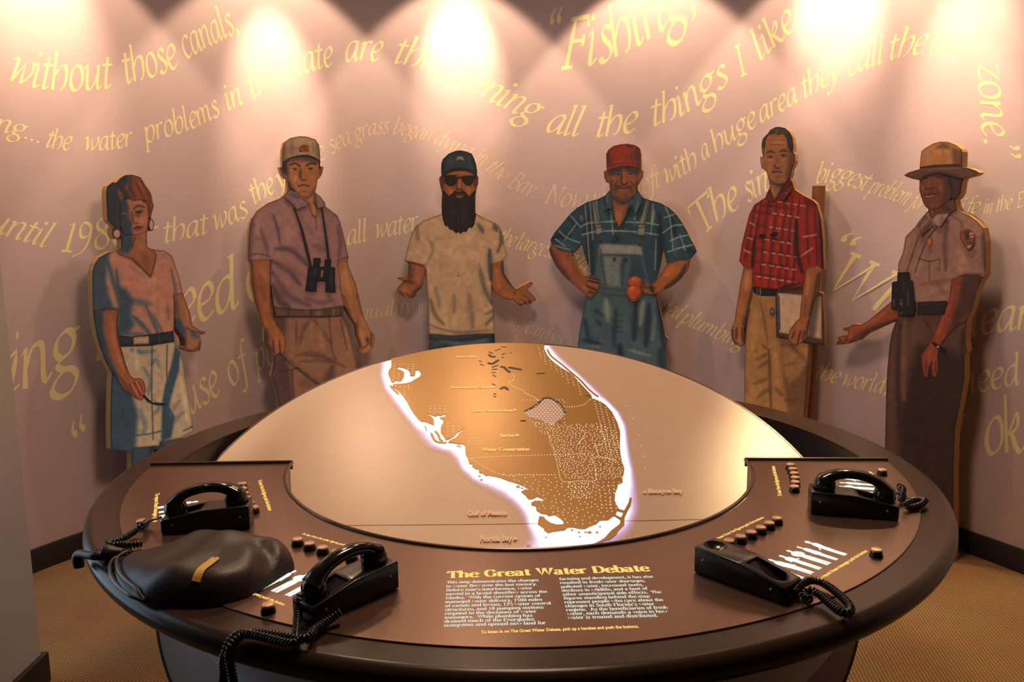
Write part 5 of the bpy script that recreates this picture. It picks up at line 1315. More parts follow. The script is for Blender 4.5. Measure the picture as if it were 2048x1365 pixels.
# ---- bearded man
f = Figure(97.6, 'painted cutout of a man with long black beard, dark blue cap and white T-shirt', 1.0)
B_OUT = [(886.2,317.8),(897.2,307.6),(911.8,301.7),(920.6,301),(932.3,303.2),(943.3,307.6),(948.5,317.8),(952.1,329.5),(954.3,342.7),(954.3,352.3),(956.9,354.4),(956.5,367.6),(952.8,379.4),(950.6,392.5),(950.6,426.2),(960.2,432.1),(976.3,440.1),(992.4,447.5),(1001.2,457),(1006.3,471.6),(1008.5,489.9),(1015.1,511.7),(1006.3,520.5),(1007.8,546.9),(1015.8,558.6),(1026.1,574.7),(1032.7,579.1),(1048,570.3),(1061.2,563.7),(1065.9,566.6),(1062.7,571.8),(1053.9,579.1),(1065.6,590.8),(1072.2,599.6),(1070,603.3),(1064.2,601.1),(1062.7,606.9),(1055.4,609.1),(1048,609.1),(1042.2,612.8),(1034.9,609.1),(1026.1,601.1),(1008.5,598.1),(992.4,587.9),(985.1,580.6),(985.1,608.4),(987.3,628.9),(988.7,655.3),(989.5,683.1),(992,760),(988,None),(928,None),(924,800),(918,800),(914,None),(860,None),(853,760),(856.9,696.3),(859.1,683.1),(856.9,649.4),(856.2,602.5),(853.2,565.9),(849.6,548.3),(848.1,558.6),(843,576.2),(833.5,584.2),(832,591.5),(825.4,597.4),(813.7,596.7),(802,591.5),(793.9,582.8),(794.6,576.2),(803.4,567.4),(807.1,562.3),(796.1,558.6),(793.9,554.9),(799,554.2),(813,554.2),(815.9,548.3),(817.4,527.8),(809.3,522),(814.4,500),(817.4,487.7),(823.9,465.8),(831.3,452.6),(847.4,440.9),(867.9,433.5),(884,427.7),(883.3,411.6),(884.7,385.2),(881.1,372),(878.4,358.8),(879.6,354.4),(883.3,351.5),(882.5,339.8),(883.3,325.2)]
f.outline(B_OUT)
f.paint('jeans', [(850, 655), (995, 655), (1000, 1100), (845, 1100)], (58, 66, 68), [((34, 40, 46), 5, .8, [(858, 676), (900, 682), (985, 672)]), ((92, 96, 84), 4, .6, [(880, 682), (930, 688), (975, 680)]), ((34, 38, 44), 6, .8, [(862, 700), (900, 694)]), ((30, 34, 40), 8, .8, [(985, 668), (986, 700)])], 2.4)
f.paint('arm', [(815, 520), (852, 520), (850, 550), (846, 572), (838, 584), (833, 594), (824, 600), (800, 596), (790, 582), (794, 572), (804, 566), (806, 562), (794, 560), (790, 553), (813, 553)], (124, 68, 42), [((70, 40, 34), 6, .8, [(818, 528), (820, 552)]), ((62, 38, 36), 5, .8, [(808, 562), (818, 564), (826, 566)]), ((150, 90, 58), 6, .6, [(834, 535), (836, 565)]), ((58, 42, 42), 4, .8, [(842, 572), (832, 582), (822, 596)]), ((148, 84, 58), 5, .6, [(806, 580), (818, 584)]), ((76, 42, 36), 2.2, .8, [(800, 584), (808, 590)]), ((76, 42, 36), 2.2, .8, [(812, 588), (820, 592)]), ((150, 82, 52), 2.4, .7, [(798, 556), (812, 558)]), ((66, 38, 34), 3, .6, [(816, 558), (826, 552)])], 1.5)
f.paint('arm', [(984, 524), (1006, 518), (1010, 546), (1028, 574), (1034, 578), (1066, 560), (1070, 568), (1056, 580), (1076, 600), (1072, 608), (1042, 616), (1024, 603), (1006, 600), (988, 586), (983, 570)], (128, 74, 44), [((60, 40, 36), 4, .8, [(1004, 522), (1006, 546), (1026, 576)]), ((156, 92, 54), 7, .6, [(992, 540), (998, 575)]), ((160, 94, 56), 5, .6, [(1010, 588), (1030, 594)]), ((96, 54, 38), 4, .6, [(1030, 582), (1026, 600)]), ((44, 34, 34), 3.6, .85, [(1040, 608), (1042, 612)]), ((44, 34, 34), 3.6, .85, [(1048, 604), (1052, 608)]), ((44, 34, 34), 3.2, .85, [(1057, 601), (1062, 605)]), ((156, 88, 54), 3, .6, [(1040, 578), (1060, 568)]), ((92, 52, 36), 2, .7, [(1044, 590), (1056, 596)]), ((92, 52, 36), 2, .7, [(1040, 598), (1048, 602)])], 1.5)
f.paint('shirt', [(812, 430), (884, 424), (952, 424), (1004, 445), (1020, 512), (1006, 522), (984, 530), (983, 580), (990, 668), (960, 668), (900, 672), (858, 668), (852, 540), (848, 532), (830, 528), (806, 524)], (160, 122, 90), [
    ((96, 78, 62), 5, .7, [(834, 452), (836, 480)]), ((104, 84, 66), 4, .6, [(858, 480), (866, 500), (852, 530)]), ((66, 64, 62), 6, .8, [(956, 448), (966, 464)]), ((62, 60, 58), 6, .8, [(988, 450), (994, 462)]), ((70, 56, 48), 4, .8, [(1000, 462), (1002, 486), (994, 505)]), ((48, 54, 58), 7, .85, [(979, 500), (980, 530), (982, 560)]), ((64, 62, 60), 6, .7, [(960, 540), (970, 580), (984, 608)]), ((110, 92, 76), 6, .6, [(958, 530), (968, 565)]), ((80, 66, 54), 5, .7, [(861, 600), (870, 630), (888, 650)]), ((98, 78, 62), 6, .6, [(908, 590), (908, 625)]), ((96, 78, 62), 8, .6, [(938, 590), (944, 640), (945, 655)]), ((90, 70, 58), 3, .7, [(858, 648), (880, 658), (920, 665), (985, 660)]), ((92, 72, 58), 4, .7, [(970, 628), (987, 622)]), ((84, 66, 54), 4, .7, [(972, 650), (986, 634)]), ((100, 80, 66), 5, .6, [(870, 575), (880, 615)]), ((178, 138, 102), 14, .5, [(890, 500), (930, 520)]), ((176, 134, 98), 8, .5, [(885, 610), (895, 640)]), ((60, 42, 38), 3, .8, [(812, 523), (832, 528), (848, 533)]), ((150, 96, 64), 3, .6, [(960, 664), (985, 660)]), ((26, 18, 16), 1.8, 1, [(916.5, 551.5)])], 2.0)
f.paint('face', [(879, 340), (956, 340), (958, 360), (952, 380), (946, 394), (936, 402), (904, 402), (890, 390), (882, 374), (877, 358)], (122, 66, 38), [((150, 84, 46), 6, .7, [(900, 346), (920, 344), (938, 348)]), ((164, 92, 52), 6, .7, [(898, 376), (902, 386)]), ((156, 86, 50), 6, .7, [(936, 376), (938, 386)]), ((74, 38, 30), 3, .8, [(913, 362), (913, 376)]), ((158, 80, 54), 3.2, .8, [(919, 364), (919, 376)]), ((170, 96, 74), 2.2, .7, [(919, 375)]), ((60, 34, 28), 5, .8, [(886, 352), (885, 374)]), ((60, 34, 28), 5, .8, [(952, 352), (950, 374)]), ((56, 32, 28), 2.4, .9, [(914, 379), (924, 379)])], 1.0)
f.paint('beard', [(883, 378), (890, 384), (898, 392), (905, 386), (910, 381), (917, 384), (921, 383), (926, 381), (932, 386), (938, 394), (945, 386), (952, 378), (952, 430), (949, 448), (944, 456), (938, 455), (933, 464), (926, 463), (922, 468), (917, 464), (912, 467), (905, 460), (899, 459), (896, 453), (890, 452), (886, 440), (883, 425)], (34, 26, 26), [((50, 40, 38), 4, .5, [(905, 410), (908, 445)]), ((48, 38, 36), 4, .5, [(928, 412), (926, 450)]), ((24, 20, 22), 6, .6, [(890, 400), (892, 445)]), ((24, 20, 22), 6, .6, [(945, 400), (944, 445)]), ((52, 42, 40), 2, .5, [(916, 430), (917, 458)])], 1.3, label='long black beard')
f.paint('lips', [(911, 391), (916, 389), (921, 390), (926, 389), (930, 391), (924, 396), (918, 397), (913, 395)], (136, 74, 54), [((80, 44, 36), 1.4, .9, [(912, 391.5), (921, 392), (929, 391.5)])], 1.0)
f.paint('sunglasses', [(884, 351), (914, 350), (919, 353), (924, 352), (947, 351), (953, 354), (951, 358), (947, 356), (947, 362), (941, 371), (932, 370), (925, 363), (923, 356), (916, 356), (914, 364), (906, 371.5), (897, 371.5), (890, 365), (889, 357), (884, 357)], (30, 22, 20), [((150, 120, 90), 1.2, .8, [(912, 353), (924, 353)]), ((150, 130, 110), 1.2, .7, [(886, 354), (888, 358)]), ((150, 130, 110), 1.2, .7, [(947, 356), (949, 358)])], 1.0, label='black aviator sunglasses')
f.paint('cap', [(880, 314), (896, 302), (920, 298), (946, 304), (956, 330), (957, 354), (951, 351), (944, 345), (930, 341), (914, 341), (898, 345), (889, 350), (880, 354)], (44, 54, 62), [((30, 34, 40), 6, .8, [(884, 320), (886, 345)]), ((30, 34, 38), 6, .8, [(946, 314), (952, 345)]), ((58, 72, 82), 6, .6, [(902, 316), (900, 335)]), ((58, 70, 78), 5, .6, [(938, 320), (940, 336)]), ((26, 24, 26), 4, .9, [(888, 348), (905, 340), (930, 338), (950, 348)])], 1.2)
f.paint('cap_emblem', [(911, 322), (914, 317), (913, 313), (917, 313), (922, 312), (926, 315), (928, 320), (931, 324), (925, 321), (920, 319), (915, 321)], (152, 124, 96), (), 1.2, label='pale emblem on the blue cap')

# ---- farmer in overalls
f = Figure(74.7, 'painted cutout of a farmer in red cap, blue plaid shirt and overalls holding tomatoes', 1.07)
O_OUT = [(1212.8,308.8),(1217.4,299.7),(1228,292.1),(1243.2,288.8),(1255.3,287.9),(1270.5,290.6),(1279.6,296.7),(1281.8,307.3),(1282.3,339.1),(1285.9,342.2),(1284.9,352.8),(1278.8,363.4),(1275,371),(1275,379.3),(1278.8,386.2),(1287.1,396),(1302.3,401.3),(1320.5,405.9),(1337.2,415),(1352.4,428.6),(1363,443.8),(1373.6,462),(1382,480),(1388,489),(1393.7,503.6),(1380.8,519.5),(1376.8,539.2),(1363,557),(1345.2,572.9),(1323.4,582.8),(1312.5,588.7),(1317.5,606.5),(1325.4,644.1),(1330.4,671.8),(1336.3,678.7),(1332.3,689.6),(1333.3,740),(1330,None),(1262,None),(1256,850),(1246,850),(1240,None),(1168,None),(1158,760),(1155.3,695.5),(1158.2,667.8),(1166.2,624.3),(1172.1,590.7),(1157.3,577.8),(1129.6,555.1),(1111.8,531.3),(1099.9,507.6),(1098.3,499.7),(1102.9,487.8),(1100.9,479.9),(1109.7,465),(1124.9,446.8),(1140,428.6),(1155.2,415),(1174.9,404.4),(1196.2,398.3),(1211.3,390.7),(1220.4,380.1),(1218.9,366.4),(1212.8,364.9),(1209,355.8),(1208,343.7),(1213.6,340.7)]
f.outline(O_OUT, [[(1163.2,486.8),(1169.1,509.6),(1177,533.3),(1182.6,549.1),(1177,552.1),(1167.2,553.1),(1155.3,535.3),(1143.4,509.6),(1153.3,499.7)], [(1325.4,499.7),(1334.3,529.3),(1323.4,545.2),(1310.6,565),(1319.5,535.3)]])
PT, PW = (40, 64, 74), (126, 132, 124)
pl = [('b', (28, 34, 42), 6, .7, [(1168, 430), (1186, 420), (1190, 560), (1170, 520)]), ('b', (28, 36, 44), 6, .6, [(1222, 470), (1240, 470), (1240, 500), (1222, 500)]), ((24, 30, 38), 8, .8, [(1318, 430), (1322, 500), (1318, 560)]), ((26, 32, 40), 8, .8, [(1106, 478), (1140, 470)]), ((28, 36, 44), 7, .7, [(1140, 440), (1160, 450)]), ((26, 34, 42), 7, .7, [(1345, 440), (1350, 470)]), ((24, 32, 40), 8, .8, [(1375, 500), (1388, 505)]), ((52, 92, 104), 9, .6, [(1205, 410), (1212, 440)]), ((52, 92, 104), 9, .6, [(1266, 420), (1270, 450)]), ((50, 86, 98), 8, .6, [(1352, 480), (1350, 510)]), ((50, 84, 96), 8, .6, [(1120, 480), (1146, 500)])]
for q in ([(1160, 455), (1180, 446), (1232, 443)], [(1252, 444), (1290, 446), (1316, 450)], [(1164, 470), (1190, 464), (1240, 462), (1290, 466), (1316, 470)], [(1328, 436), (1350, 428)], [(1326, 466), (1346, 452), (1368, 450)], [(1340, 482), (1360, 474), (1380, 470)], [(1336, 504), (1360, 496), (1392, 488)], [(1110, 478), (1130, 492)], [(1118, 462), (1134, 476), (1160, 486)], [(1140, 430), (1150, 442), (1160, 452)], [(1104, 490), (1140, 500)]):
    pl.append((PW, 1.7, .85, q))
for q in ([(1170, 410), (1176, 480), (1180, 540)], [(1180, 405), (1186, 480)], [(1194, 402), (1196, 450)], [(1222, 420), (1226, 470)], [(1278, 410), (1268, 440)], [(1306, 408), (1302, 470)], [(1330, 412), (1340, 440), (1346, 500)], [(1154, 446), (1128, 482)], [(1312, 480), (1310, 540)], [(1360, 470), (1370, 500)]):
    pl.append((PW, 1.5, .75, q))
pl += [((140, 130, 104), 4, .7, [(1308, 420), (1304, 446)]), ((120, 112, 90), 5, .6, [(1162, 432), (1164, 440)])]
f.paint('plaid_shirt', [(1094, 395), (1220, 378), (1280, 378), (1400, 410), (1400, 512), (1372, 518), (1336, 530), (1330, 504), (1325, 500), (1320, 560), (1300, 575), (1190, 560), (1176, 540), (1163, 487), (1152, 505), (1130, 506), (1094, 492)], PT, pl, 1.7)
f.paint('overalls', [(1150, 585), (1186, 560), (1197, 483), (1230, 487), (1284, 489), (1298, 556), (1304, 590), (1320, 600), (1345, 700), (1345, 1100), (1145, 1100)], (64, 82, 88), [
    ('b', (138, 122, 102), 6, .8, [(1200, 488), (1284, 492), (1286, 510), (1200, 508)]), ('b', (112, 106, 94), 7, .7, [(1206, 512), (1246, 512), (1242, 575), (1208, 570)]), ('b', (40, 58, 70), 5, .8, [(1262, 512), (1282, 514), (1294, 560), (1258, 560)]), ((44, 62, 72), 3, .85, [(1202, 510), (1240, 511), (1284, 512)]), ((44, 62, 74), 4, .8, [(1201, 500), (1206, 540), (1212, 572)]), ((44, 60, 72), 5, .8, [(1246, 515), (1244, 570)]), ((46, 64, 74), 3, .8, [(1200, 576), (1240, 580), (1260, 582)]), ((46, 64, 74), 2.5, .8, [(1202, 588), (1256, 593)]), ((132, 122, 102), 8, .7, [(1212, 600), (1216, 640)]), ((128, 116, 96), 8, .7, [(1286, 606), (1280, 650)]), ((110, 104, 92), 6, .6, [(1310, 630), (1304, 680)]), ((28, 40, 52), 8, .85, [(1272, 606), (1268, 680)]), ((28, 40, 52), 9, .85, [(1298, 610), (1292, 690)]), ((28, 36, 48), 8, .8, [(1316, 600), (1328, 700)]), ((34, 46, 56), 6, .8, [(1232, 620), (1228, 680), (1240, 700)]), ((36, 48, 58), 6, .8, [(1170, 640), (1180, 690)]), ((36, 50, 60), 5, .7, [(1190, 620), (1206, 632)]), ((36, 50, 60), 5, .7, [(1192, 640), (1204, 652)]), ((110, 108, 98), 4, .6, [(1176, 690), (1200, 694)]), ((120, 114, 100), 4, .6, [(1258, 700), (1300, 712)]), ((26, 34, 44), 8, .8, [(1240, 690), (1242, 730)]), ((30, 40, 50), 6, .8, [(1166, 680), (1200, 688)]), ((28, 38, 48), 10, .7, [(1320, 700), (1326, 740)])] + [((36, 48, 58), 2, .7, [(1231, y), (1244, y + 1)]) for y in (630, 642, 654, 664)], 2.0)
for xa, q in ((0, [(1184, 404), (1194, 401), (1200, 440), (1206, 466), (1193, 471), (1189, 448)]), (1, [(1292, 400), (1300, 402), (1292, 440), (1290, 464), (1290, 472), (1274, 470), (1276, 450), (1284, 430)])):
    f.paint('overall_strap', q, (112, 104, 90), [((60, 66, 70), 2, .8, [((q[0][0] + q[1][0]) / 2, 404), ((q[3][0] + q[-1][0]) / 2, 450)]), ((66, 52, 44), 1.6, .9, [(q[5][0] - 2, 450), (q[3][0] + 2, 448)]), ((66, 52, 44), 1.6, .9, [(q[5][0] - 2, 456), (q[3][0] + 2, 455)])], 1.5)
for x, y in ((1202, 484), (1280, 488), (1229, 518.5), (1251, 519.5)):
    f.paint('button', ell(x, y, 3.4, 3.8, 10), (74, 50, 40), (), 1.4)
f.paint('arm', [(1096, 496), (1104, 488), (1120, 500), (1146, 505), (1152, 520), (1162, 542), (1172, 553), (1186, 551), (1198, 558), (1200, 574), (1192, 586), (1184, 596), (1170, 592), (1156, 580), (1128, 556), (1108, 530)], (122, 66, 40), [((66, 40, 34), 5, .8, [(1102, 500), (1116, 530), (1140, 558)]), ((150, 82, 46), 6, .6, [(1126, 512), (1140, 540)]), ((142, 80, 50), 4, .6, [(1162, 566), (1180, 588)]), ((40, 30, 32), 2.4, .85, [(1176, 562), (1196, 566)]), ((40, 30, 32), 2.4, .85, [(1174, 572), (1192, 580)]), ((40, 30, 32), 2.4, .85, [(1180, 556), (1198, 560)]), ((50, 36, 36), 3, .8, [(1176, 584), (1186, 586)]), ((150, 86, 56), 2.4, .6, [(1178, 567), (1194, 572)])], 1.5)
f.paint('arm', [(1338, 526), (1360, 520), (1376, 520), (1378, 540), (1364, 558), (1346, 574), (1322, 584), (1306, 590), (1290, 588), (1282, 580), (1284, 570), (1296, 568), (1308, 566), (1322, 546)], (134, 74, 42), [((40, 32, 32), 6, .85, [(1372, 530), (1358, 556), (1330, 576)]), ((164, 90, 48), 6, .6, [(1350, 532), (1330, 552)]), ((30, 26, 28), 6, .9, [(1302, 572), (1306, 584)]), ((44, 34, 32), 3, .8, [(1288, 574), (1300, 576)]), ((130, 76, 50), 4, .7, [(1288, 570), (1306, 567)]), ((110, 66, 46), 3, .7, [(1290, 584), (1298, 586)])], 1.5)
f.paint('tomato', ell(1271, 566, 15.5, 14, 24), (156, 70, 38), [((196, 110, 70), 4, .7, [(1268, 558)]), ((96, 42, 30), 6, .7, [(1282, 572), (1284, 562)]), ((92, 40, 28), 4, .7, [(1256, 570), (1262, 577)])], 1.2, label='upper red tomato')
f.paint('tomato', ell(1268, 585, 15.5, 16, 24), (160, 66, 34), [((206, 120, 76), 4, .7, [(1264, 577)]), ((92, 38, 28), 6, .7, [(1280, 592), (1274, 600)]), ((110, 44, 30), 4, .6, [(1255, 590), (1260, 598)])], 1.2, label='lower red tomato')
f.paint('finger', [(1258, 598), (1276, 598), (1284, 572), (1288, 570), (1288, 578), (1280, 600), (1270, 604), (1262, 603)], (116, 66, 44), (), 1.4)
f.paint('neck', [(1222, 380), (1274, 376), (1262, 402), (1256, 424), (1248, 440), (1239, 456), (1230, 440), (1222, 405)], (128, 74, 46), [((52, 40, 36), 8, .85, [(1228, 392), (1244, 404), (1260, 396)]), ((156, 94, 58), 6, .6, [(1234, 424), (1240, 438)]), ((76, 48, 40), 4, .7, [(1224, 400), (1228, 430)]), ((80, 52, 42), 4, .6, [(1254, 414), (1246, 436)])], 1.4)
f.paint('face', [(1206, 342), (1216, 336), (1240, 332), (1282, 336), (1288, 344), (1284, 356), (1277, 366), (1274, 384), (1264, 398), (1252, 408), (1238, 406), (1226, 396), (1219, 380), (1218, 366), (1208, 358)], (116, 66, 42), [
    ('b', (44, 42, 42), 4, .85, [(1214, 334), (1240, 330), (1282, 334), (1280, 352), (1262, 348), (1250, 342), (1238, 350), (1218, 352)]), ((52, 44, 42), 8, .7, [(1230, 394), (1246, 404), (1264, 394)]), ((60, 50, 46), 5, .7, [(1232, 374), (1230, 386)]), ((60, 50, 46), 5, .7, [(1262, 378), (1266, 388)]), ((150, 72, 44), 6, .7, [(1228, 358), (1232, 364)]), ((150, 72, 44), 6, .7, [(1264, 358), (1268, 364)]), ((146, 72, 46), 3, .8, [(1248, 340), (1248, 362)]), ((164, 84, 58), 2.4, .7, [(1249, 364)]), ((46, 36, 34), 2.2, .85, [(1244, 350), (1243, 366), (1250, 369), (1256, 366)]), ((88, 84, 72), 2.4, .8, [(1232, 347), (1240, 346)]), ((88, 84, 72), 2.4, .8, [(1257, 346), (1265, 348)]), ((24, 22, 22), 1.9, .95, [(1235, 348), (1239, 348)]), ((24, 22, 22), 1.9, .95, [(1259, 348), (1263, 348)]), ((56, 50, 46), 2.4, .8, [(1234, 372), (1246, 372), (1262, 372)]), ((50, 30, 28), 1.6, .9, [(1234, 375.5), (1248, 377), (1262, 375)]), ((136, 68, 50), 2.2, .7, [(1240, 380), (1256, 380)]), ((46, 36, 34), 1.6, .8, [(1236, 362), (1230, 372)]), ((46, 36, 34), 1.6, .8, [(1262, 362), (1268, 372)]), ((70, 46, 40), 4, .7, [(1224, 360), (1224, 386)]), ((70, 46, 40), 4, .7, [(1274, 360), (1272, 384)]), ((72, 64, 54), 4, .6, [(1246, 390), (1254, 392)]), ((150, 82, 50), 3, .6, [(1280, 346), (1281, 354)])], 0.95, label='smiling weathered face')
f.paint('cap', [(1208, 306), (1216, 296), (1234, 286), (1258, 284), (1276, 290), (1286, 304), (1286, 340), (1276, 337), (1258, 332.5), (1240, 333), (1226, 337), (1213, 342)], (132, 40, 28), [((70, 40, 40), 7, .75, [(1216, 306), (1218, 332)]), ((58, 40, 42), 7, .8, [(1274, 298), (1276, 330)]), ((58, 42, 42), 4, .7, [(1254, 291), (1266, 294)]), ((66, 44, 44), 6, .6, [(1264, 304), (1266, 322)]), ((150, 52, 38), 8, .5, [(1240, 300), (1246, 320)]), ((96, 32, 26), 2.2, .8, [(1216, 334), (1240, 328), (1262, 327), (1280, 333)]), ((150, 82, 68), 1.6, .6, [(1216, 338), (1240, 332), (1262, 332)])], 1.2)
f.paint('collar', [(1212, 388), (1220, 378), (1226, 398), (1224, 420), (1218, 418), (1206, 426), (1212, 410)], (54, 72, 80), [((30, 36, 44), 3, .8, [(1214, 416), (1222, 424)]), ((110, 116, 110), 2, .6, [(1214, 392), (1214, 404)])], 1.4)
f.paint('collar', [(1275, 380), (1284, 394), (1284, 408), (1270, 432), (1262, 414), (1253, 426), (1258, 404), (1268, 394)], (50, 76, 86), [((110, 120, 112), 2, .6, [(1276, 404), (1272, 424)]), ((30, 38, 46), 3, .8, [(1264, 410), (1268, 424)])], 1.4)

# ---- man in the red plaid shirt
f = Figure(54.2, 'painted cutout of a grey-haired man in red plaid shirt carrying a clipboard', 1.08)
P_OUT = [(1524,288.4),(1526.2,278.1),(1532.1,271.5),(1536.4,267.8),(1540.8,260.5),(1551.1,254.7),(1558.4,253.9),(1570.1,256.1),(1578.9,263.4),(1584.8,273.7),(1587,288.4),(1586.3,304.5),(1589.9,308.9),(1590.7,322.1),(1586.3,333.8),(1584,339.6),(1582.6,348.4),(1579.7,357.2),(1584.8,364.5),(1588.5,379.2),(1603.8,389.5),(1625.8,401.2),(1633.2,408.5),(1639,427.5),(1641.5,437.7),(1645.4,476.2),(1646.9,519.2),(1647.7,539.2),(1640.8,546.9),(1639.2,568.5),(1636.9,583.8),(1644.9,587.5),(1647.9,642.1),(1649,691.3),(1632.6,689.5),(1620.3,688.2),(1619.2,720),(1614.1,785.6),(1610,834.9),(1602,None),(1552,None),(1546,850),(1542,850),(1538,None),(1490,None),(1488,830),(1489,744.6),(1491,674.9),(1494.1,642.1),(1499.6,619),(1496,631),(1491,646),(1487.5,662),(1487.9,688.2),(1480.8,693.3),(1470.5,690.3),(1463.3,676.9),(1462.3,658.5),(1469.5,642.1),(1472.6,617.4),(1478.7,582.6),(1480.8,568.5),(1487.7,534.6),(1478.5,522.3),(1483.8,488.5),(1491.5,457.7),(1498.5,430),(1499.8,427.5),(1508.6,410),(1530.6,395.3),(1536.4,382.1),(1540.8,371.9),(1537.9,361.6),(1533.5,345.5),(1529.9,339.6),(1524,336.7),(1521.8,326.4),(1521.1,314.7),(1526.9,313.3),(1524,301.5)]
f.outline(P_OUT)
f.paint('trousers', [(1484, 580), (1560, 580), (1622, 680), (1624, 760), (1618, 840), (1618, 1100), (1480, 1100)], (140, 94, 54), [
    ('b', (92, 58, 40), 6, .8, [(1560, 676), (1588, 690), (1622, 730), (1618, 900), (1590, 900), (1572, 800), (1562, 720)]), ('b', (140, 96, 58), 5, .8, [(1562, 696), (1580, 694), (1600, 716), (1612, 726), (1600, 750), (1580, 768), (1566, 740)]), ((74, 50, 38), 4, .8, [(1538, 700), (1540, 760), (1542, 820)]), ((86, 58, 40), 4, .7, [(1524, 690), (1536, 700)]), ((90, 60, 42), 5, .7, [(1512, 720), (1534, 708)]), ((86, 58, 40), 5, .7, [(1518, 736), (1536, 722)]), ((88, 58, 40), 5, .7, [(1508, 768), (1536, 758)]), ((86, 56, 40), 5, .7, [(1514, 796), (1538, 778)]), ((96, 64, 44), 3, .7, [(1520, 600), (1530, 650), (1536, 690)]), ((164, 114, 70), 7, .5, [(1510, 620), (1506, 700)]), ((160, 112, 68), 5, .5, [(1550, 700), (1556, 770)]), ((84, 54, 38), 5, .7, [(1552, 778), (1566, 792)]), ((80, 52, 38), 6, .7, [(1570, 800), (1596, 800)]), ((96, 64, 44), 4, .6, [(1568, 732), (1590, 726)]), ((70, 44, 34), 2.6, .8, [(1618, 690), (1612, 790), (1606, 900)])], 2.0)
pl = []
for q in ([(1512, 410), (1498, 480), (1490, 520)], [(1524, 400), (1512, 470), (1506, 540)], [(1538, 396), (1528, 480), (1520, 560)], [(1556, 400), (1546, 480), (1538, 574)], [(1574, 396), (1564, 480), (1558, 576)], [(1586, 396), (1578, 480), (1570, 576)], [(1600, 396), (1592, 470), (1588, 560)], [(1616, 400), (1614, 450), (1618, 530)], [(1630, 410), (1632, 470), (1636, 540)]):
    pl.append(((66, 26, 34), 3.2, .8, q))
for q in ([(1518, 405), (1506, 475), (1498, 530)], [(1548, 400), (1538, 480), (1530, 570)], [(1566, 400), (1556, 480), (1549, 575)], [(1594, 400), (1586, 470), (1580, 570)]):
    pl.append(((168, 60, 36), 1.6, .6, q))
for y in (412, 428, 454, 478, 503, 528, 552):
    pl.append(((60, 22, 28), 3.0, .55, [(1494, y - 6), (1540, y), (1590, y + 8)]))
for y, x0, x1 in ((404, 1556, 1606), (427, 1545, 1596), (454, 1538, 1588), (479, 1530, 1588), (504, 1528, 1590), (529, 1524, 1592), (553, 1514, 1590)):
    for k in range(x0, x1, 15): pl.append(((190, 140, 110), 1.5, .8, [(k, y + (k - x0) * .16), (k + 8, y + (k - x0 + 8) * .16)]))
for a, b in (((1607, 474), (1632, 470)), ((1600, 514), (1626, 496)), ((1500, 446), (1510, 451)), ((1495, 475), (1506, 480)), ((1488, 500), (1502, 507))): pl.append(((186, 136, 110), 1.6, .8, [a, b]))
pl += [((34, 18, 22), 6, .85, [(1592, 440), (1594, 500), (1604, 545)]), ((36, 18, 22), 6, .85, [(1640, 420), (1643, 480), (1646, 540)]), ((30, 18, 20), 5, .8, [(1508, 480), (1505, 535)]), ((60, 20, 22), 8, .6, [(1610, 400), (1630, 412)]), ((30, 18, 18), 4, .8, [(1562, 576), (1600, 566)])]
f.paint('plaid_shirt', [(1474, 395), (1532, 384), (1580, 352), (1592, 378), (1650, 400), (1652, 545), (1636, 532), (1612, 540), (1606, 574), (1560, 580), (1510, 574), (1504, 545), (1486, 536), (1472, 524)], (132, 34, 24), pl, 1.5)
f.paint('belt', [(1504, 574), (1530, 578), (1556, 578), (1554, 592), (1522, 592), (1508, 586)], (32, 24, 22), [((140, 100, 60), 1.6, .9, [(1521, 577), (1521, 590)]), ((120, 86, 56), 1.2, .8, [(1515, 575), (1515, 588)])], 1.6)
f.paint('arm', [(1486, 532), (1506, 540), (1506, 570), (1506, 585), (1500, 612), (1494, 634), (1488, 650), (1486, 672), (1490, 690), (1480, 696), (1466, 690), (1460, 675), (1460, 655), (1468, 640), (1472, 610), (1478, 580)], (136, 80, 44), [((70, 44, 36), 5, .8, [(1505, 575), (1496, 620), (1486, 650)]), ((176, 112, 66), 7, .6, [(1496, 545), (1492, 580)]), ((150, 84, 48), 5, .6, [(1482, 600), (1476, 640)]), ((46, 32, 30), 2.6, .85, [(1474, 656), (1472, 680)]), ((60, 38, 34), 2.2, .8, [(1466, 660), (1466, 680), (1476, 688)]), ((46, 34, 34), 3, .7, [(1484, 656), (1486, 684)])], 1.5)
f.paint('clipboard', [(1551, 583), (1600, 576), (1646, 584), (1652, 640), (1652, 693), (1618, 688), (1580, 680), (1553, 675)], (78, 48, 36), [((48, 32, 30), 3, .8, [(1553, 672), (1600, 682), (1648, 690)]), ((54, 36, 34), 4, .7, [(1556, 584), (1600, 580)])], 2)
f.paint('paper', [(1556, 585), (1604, 590), (1644, 592), (1644, 679), (1626, 676), (1600, 672), (1558, 666)], (170, 132, 102), [('b', (74, 54, 46), 6, .85, [(1622, 584), (1642, 584), (1636, 630), (1630, 676), (1614, 676), (1618, 620)])], 2)
f.paint('clip', [(1554.5, 592), (1559.5, 592), (1561.5, 660), (1557, 661)], (96, 92, 92), [((66, 66, 70), 1.6, .7, [(1558, 595), (1560, 658)])], 1.4)
f.paint('clip_ring', ell(1545, 623, 5.2, 8, 14), (70, 74, 82), [((150, 104, 66), 2.6, .9, [(1545, 623)])], 1.2)
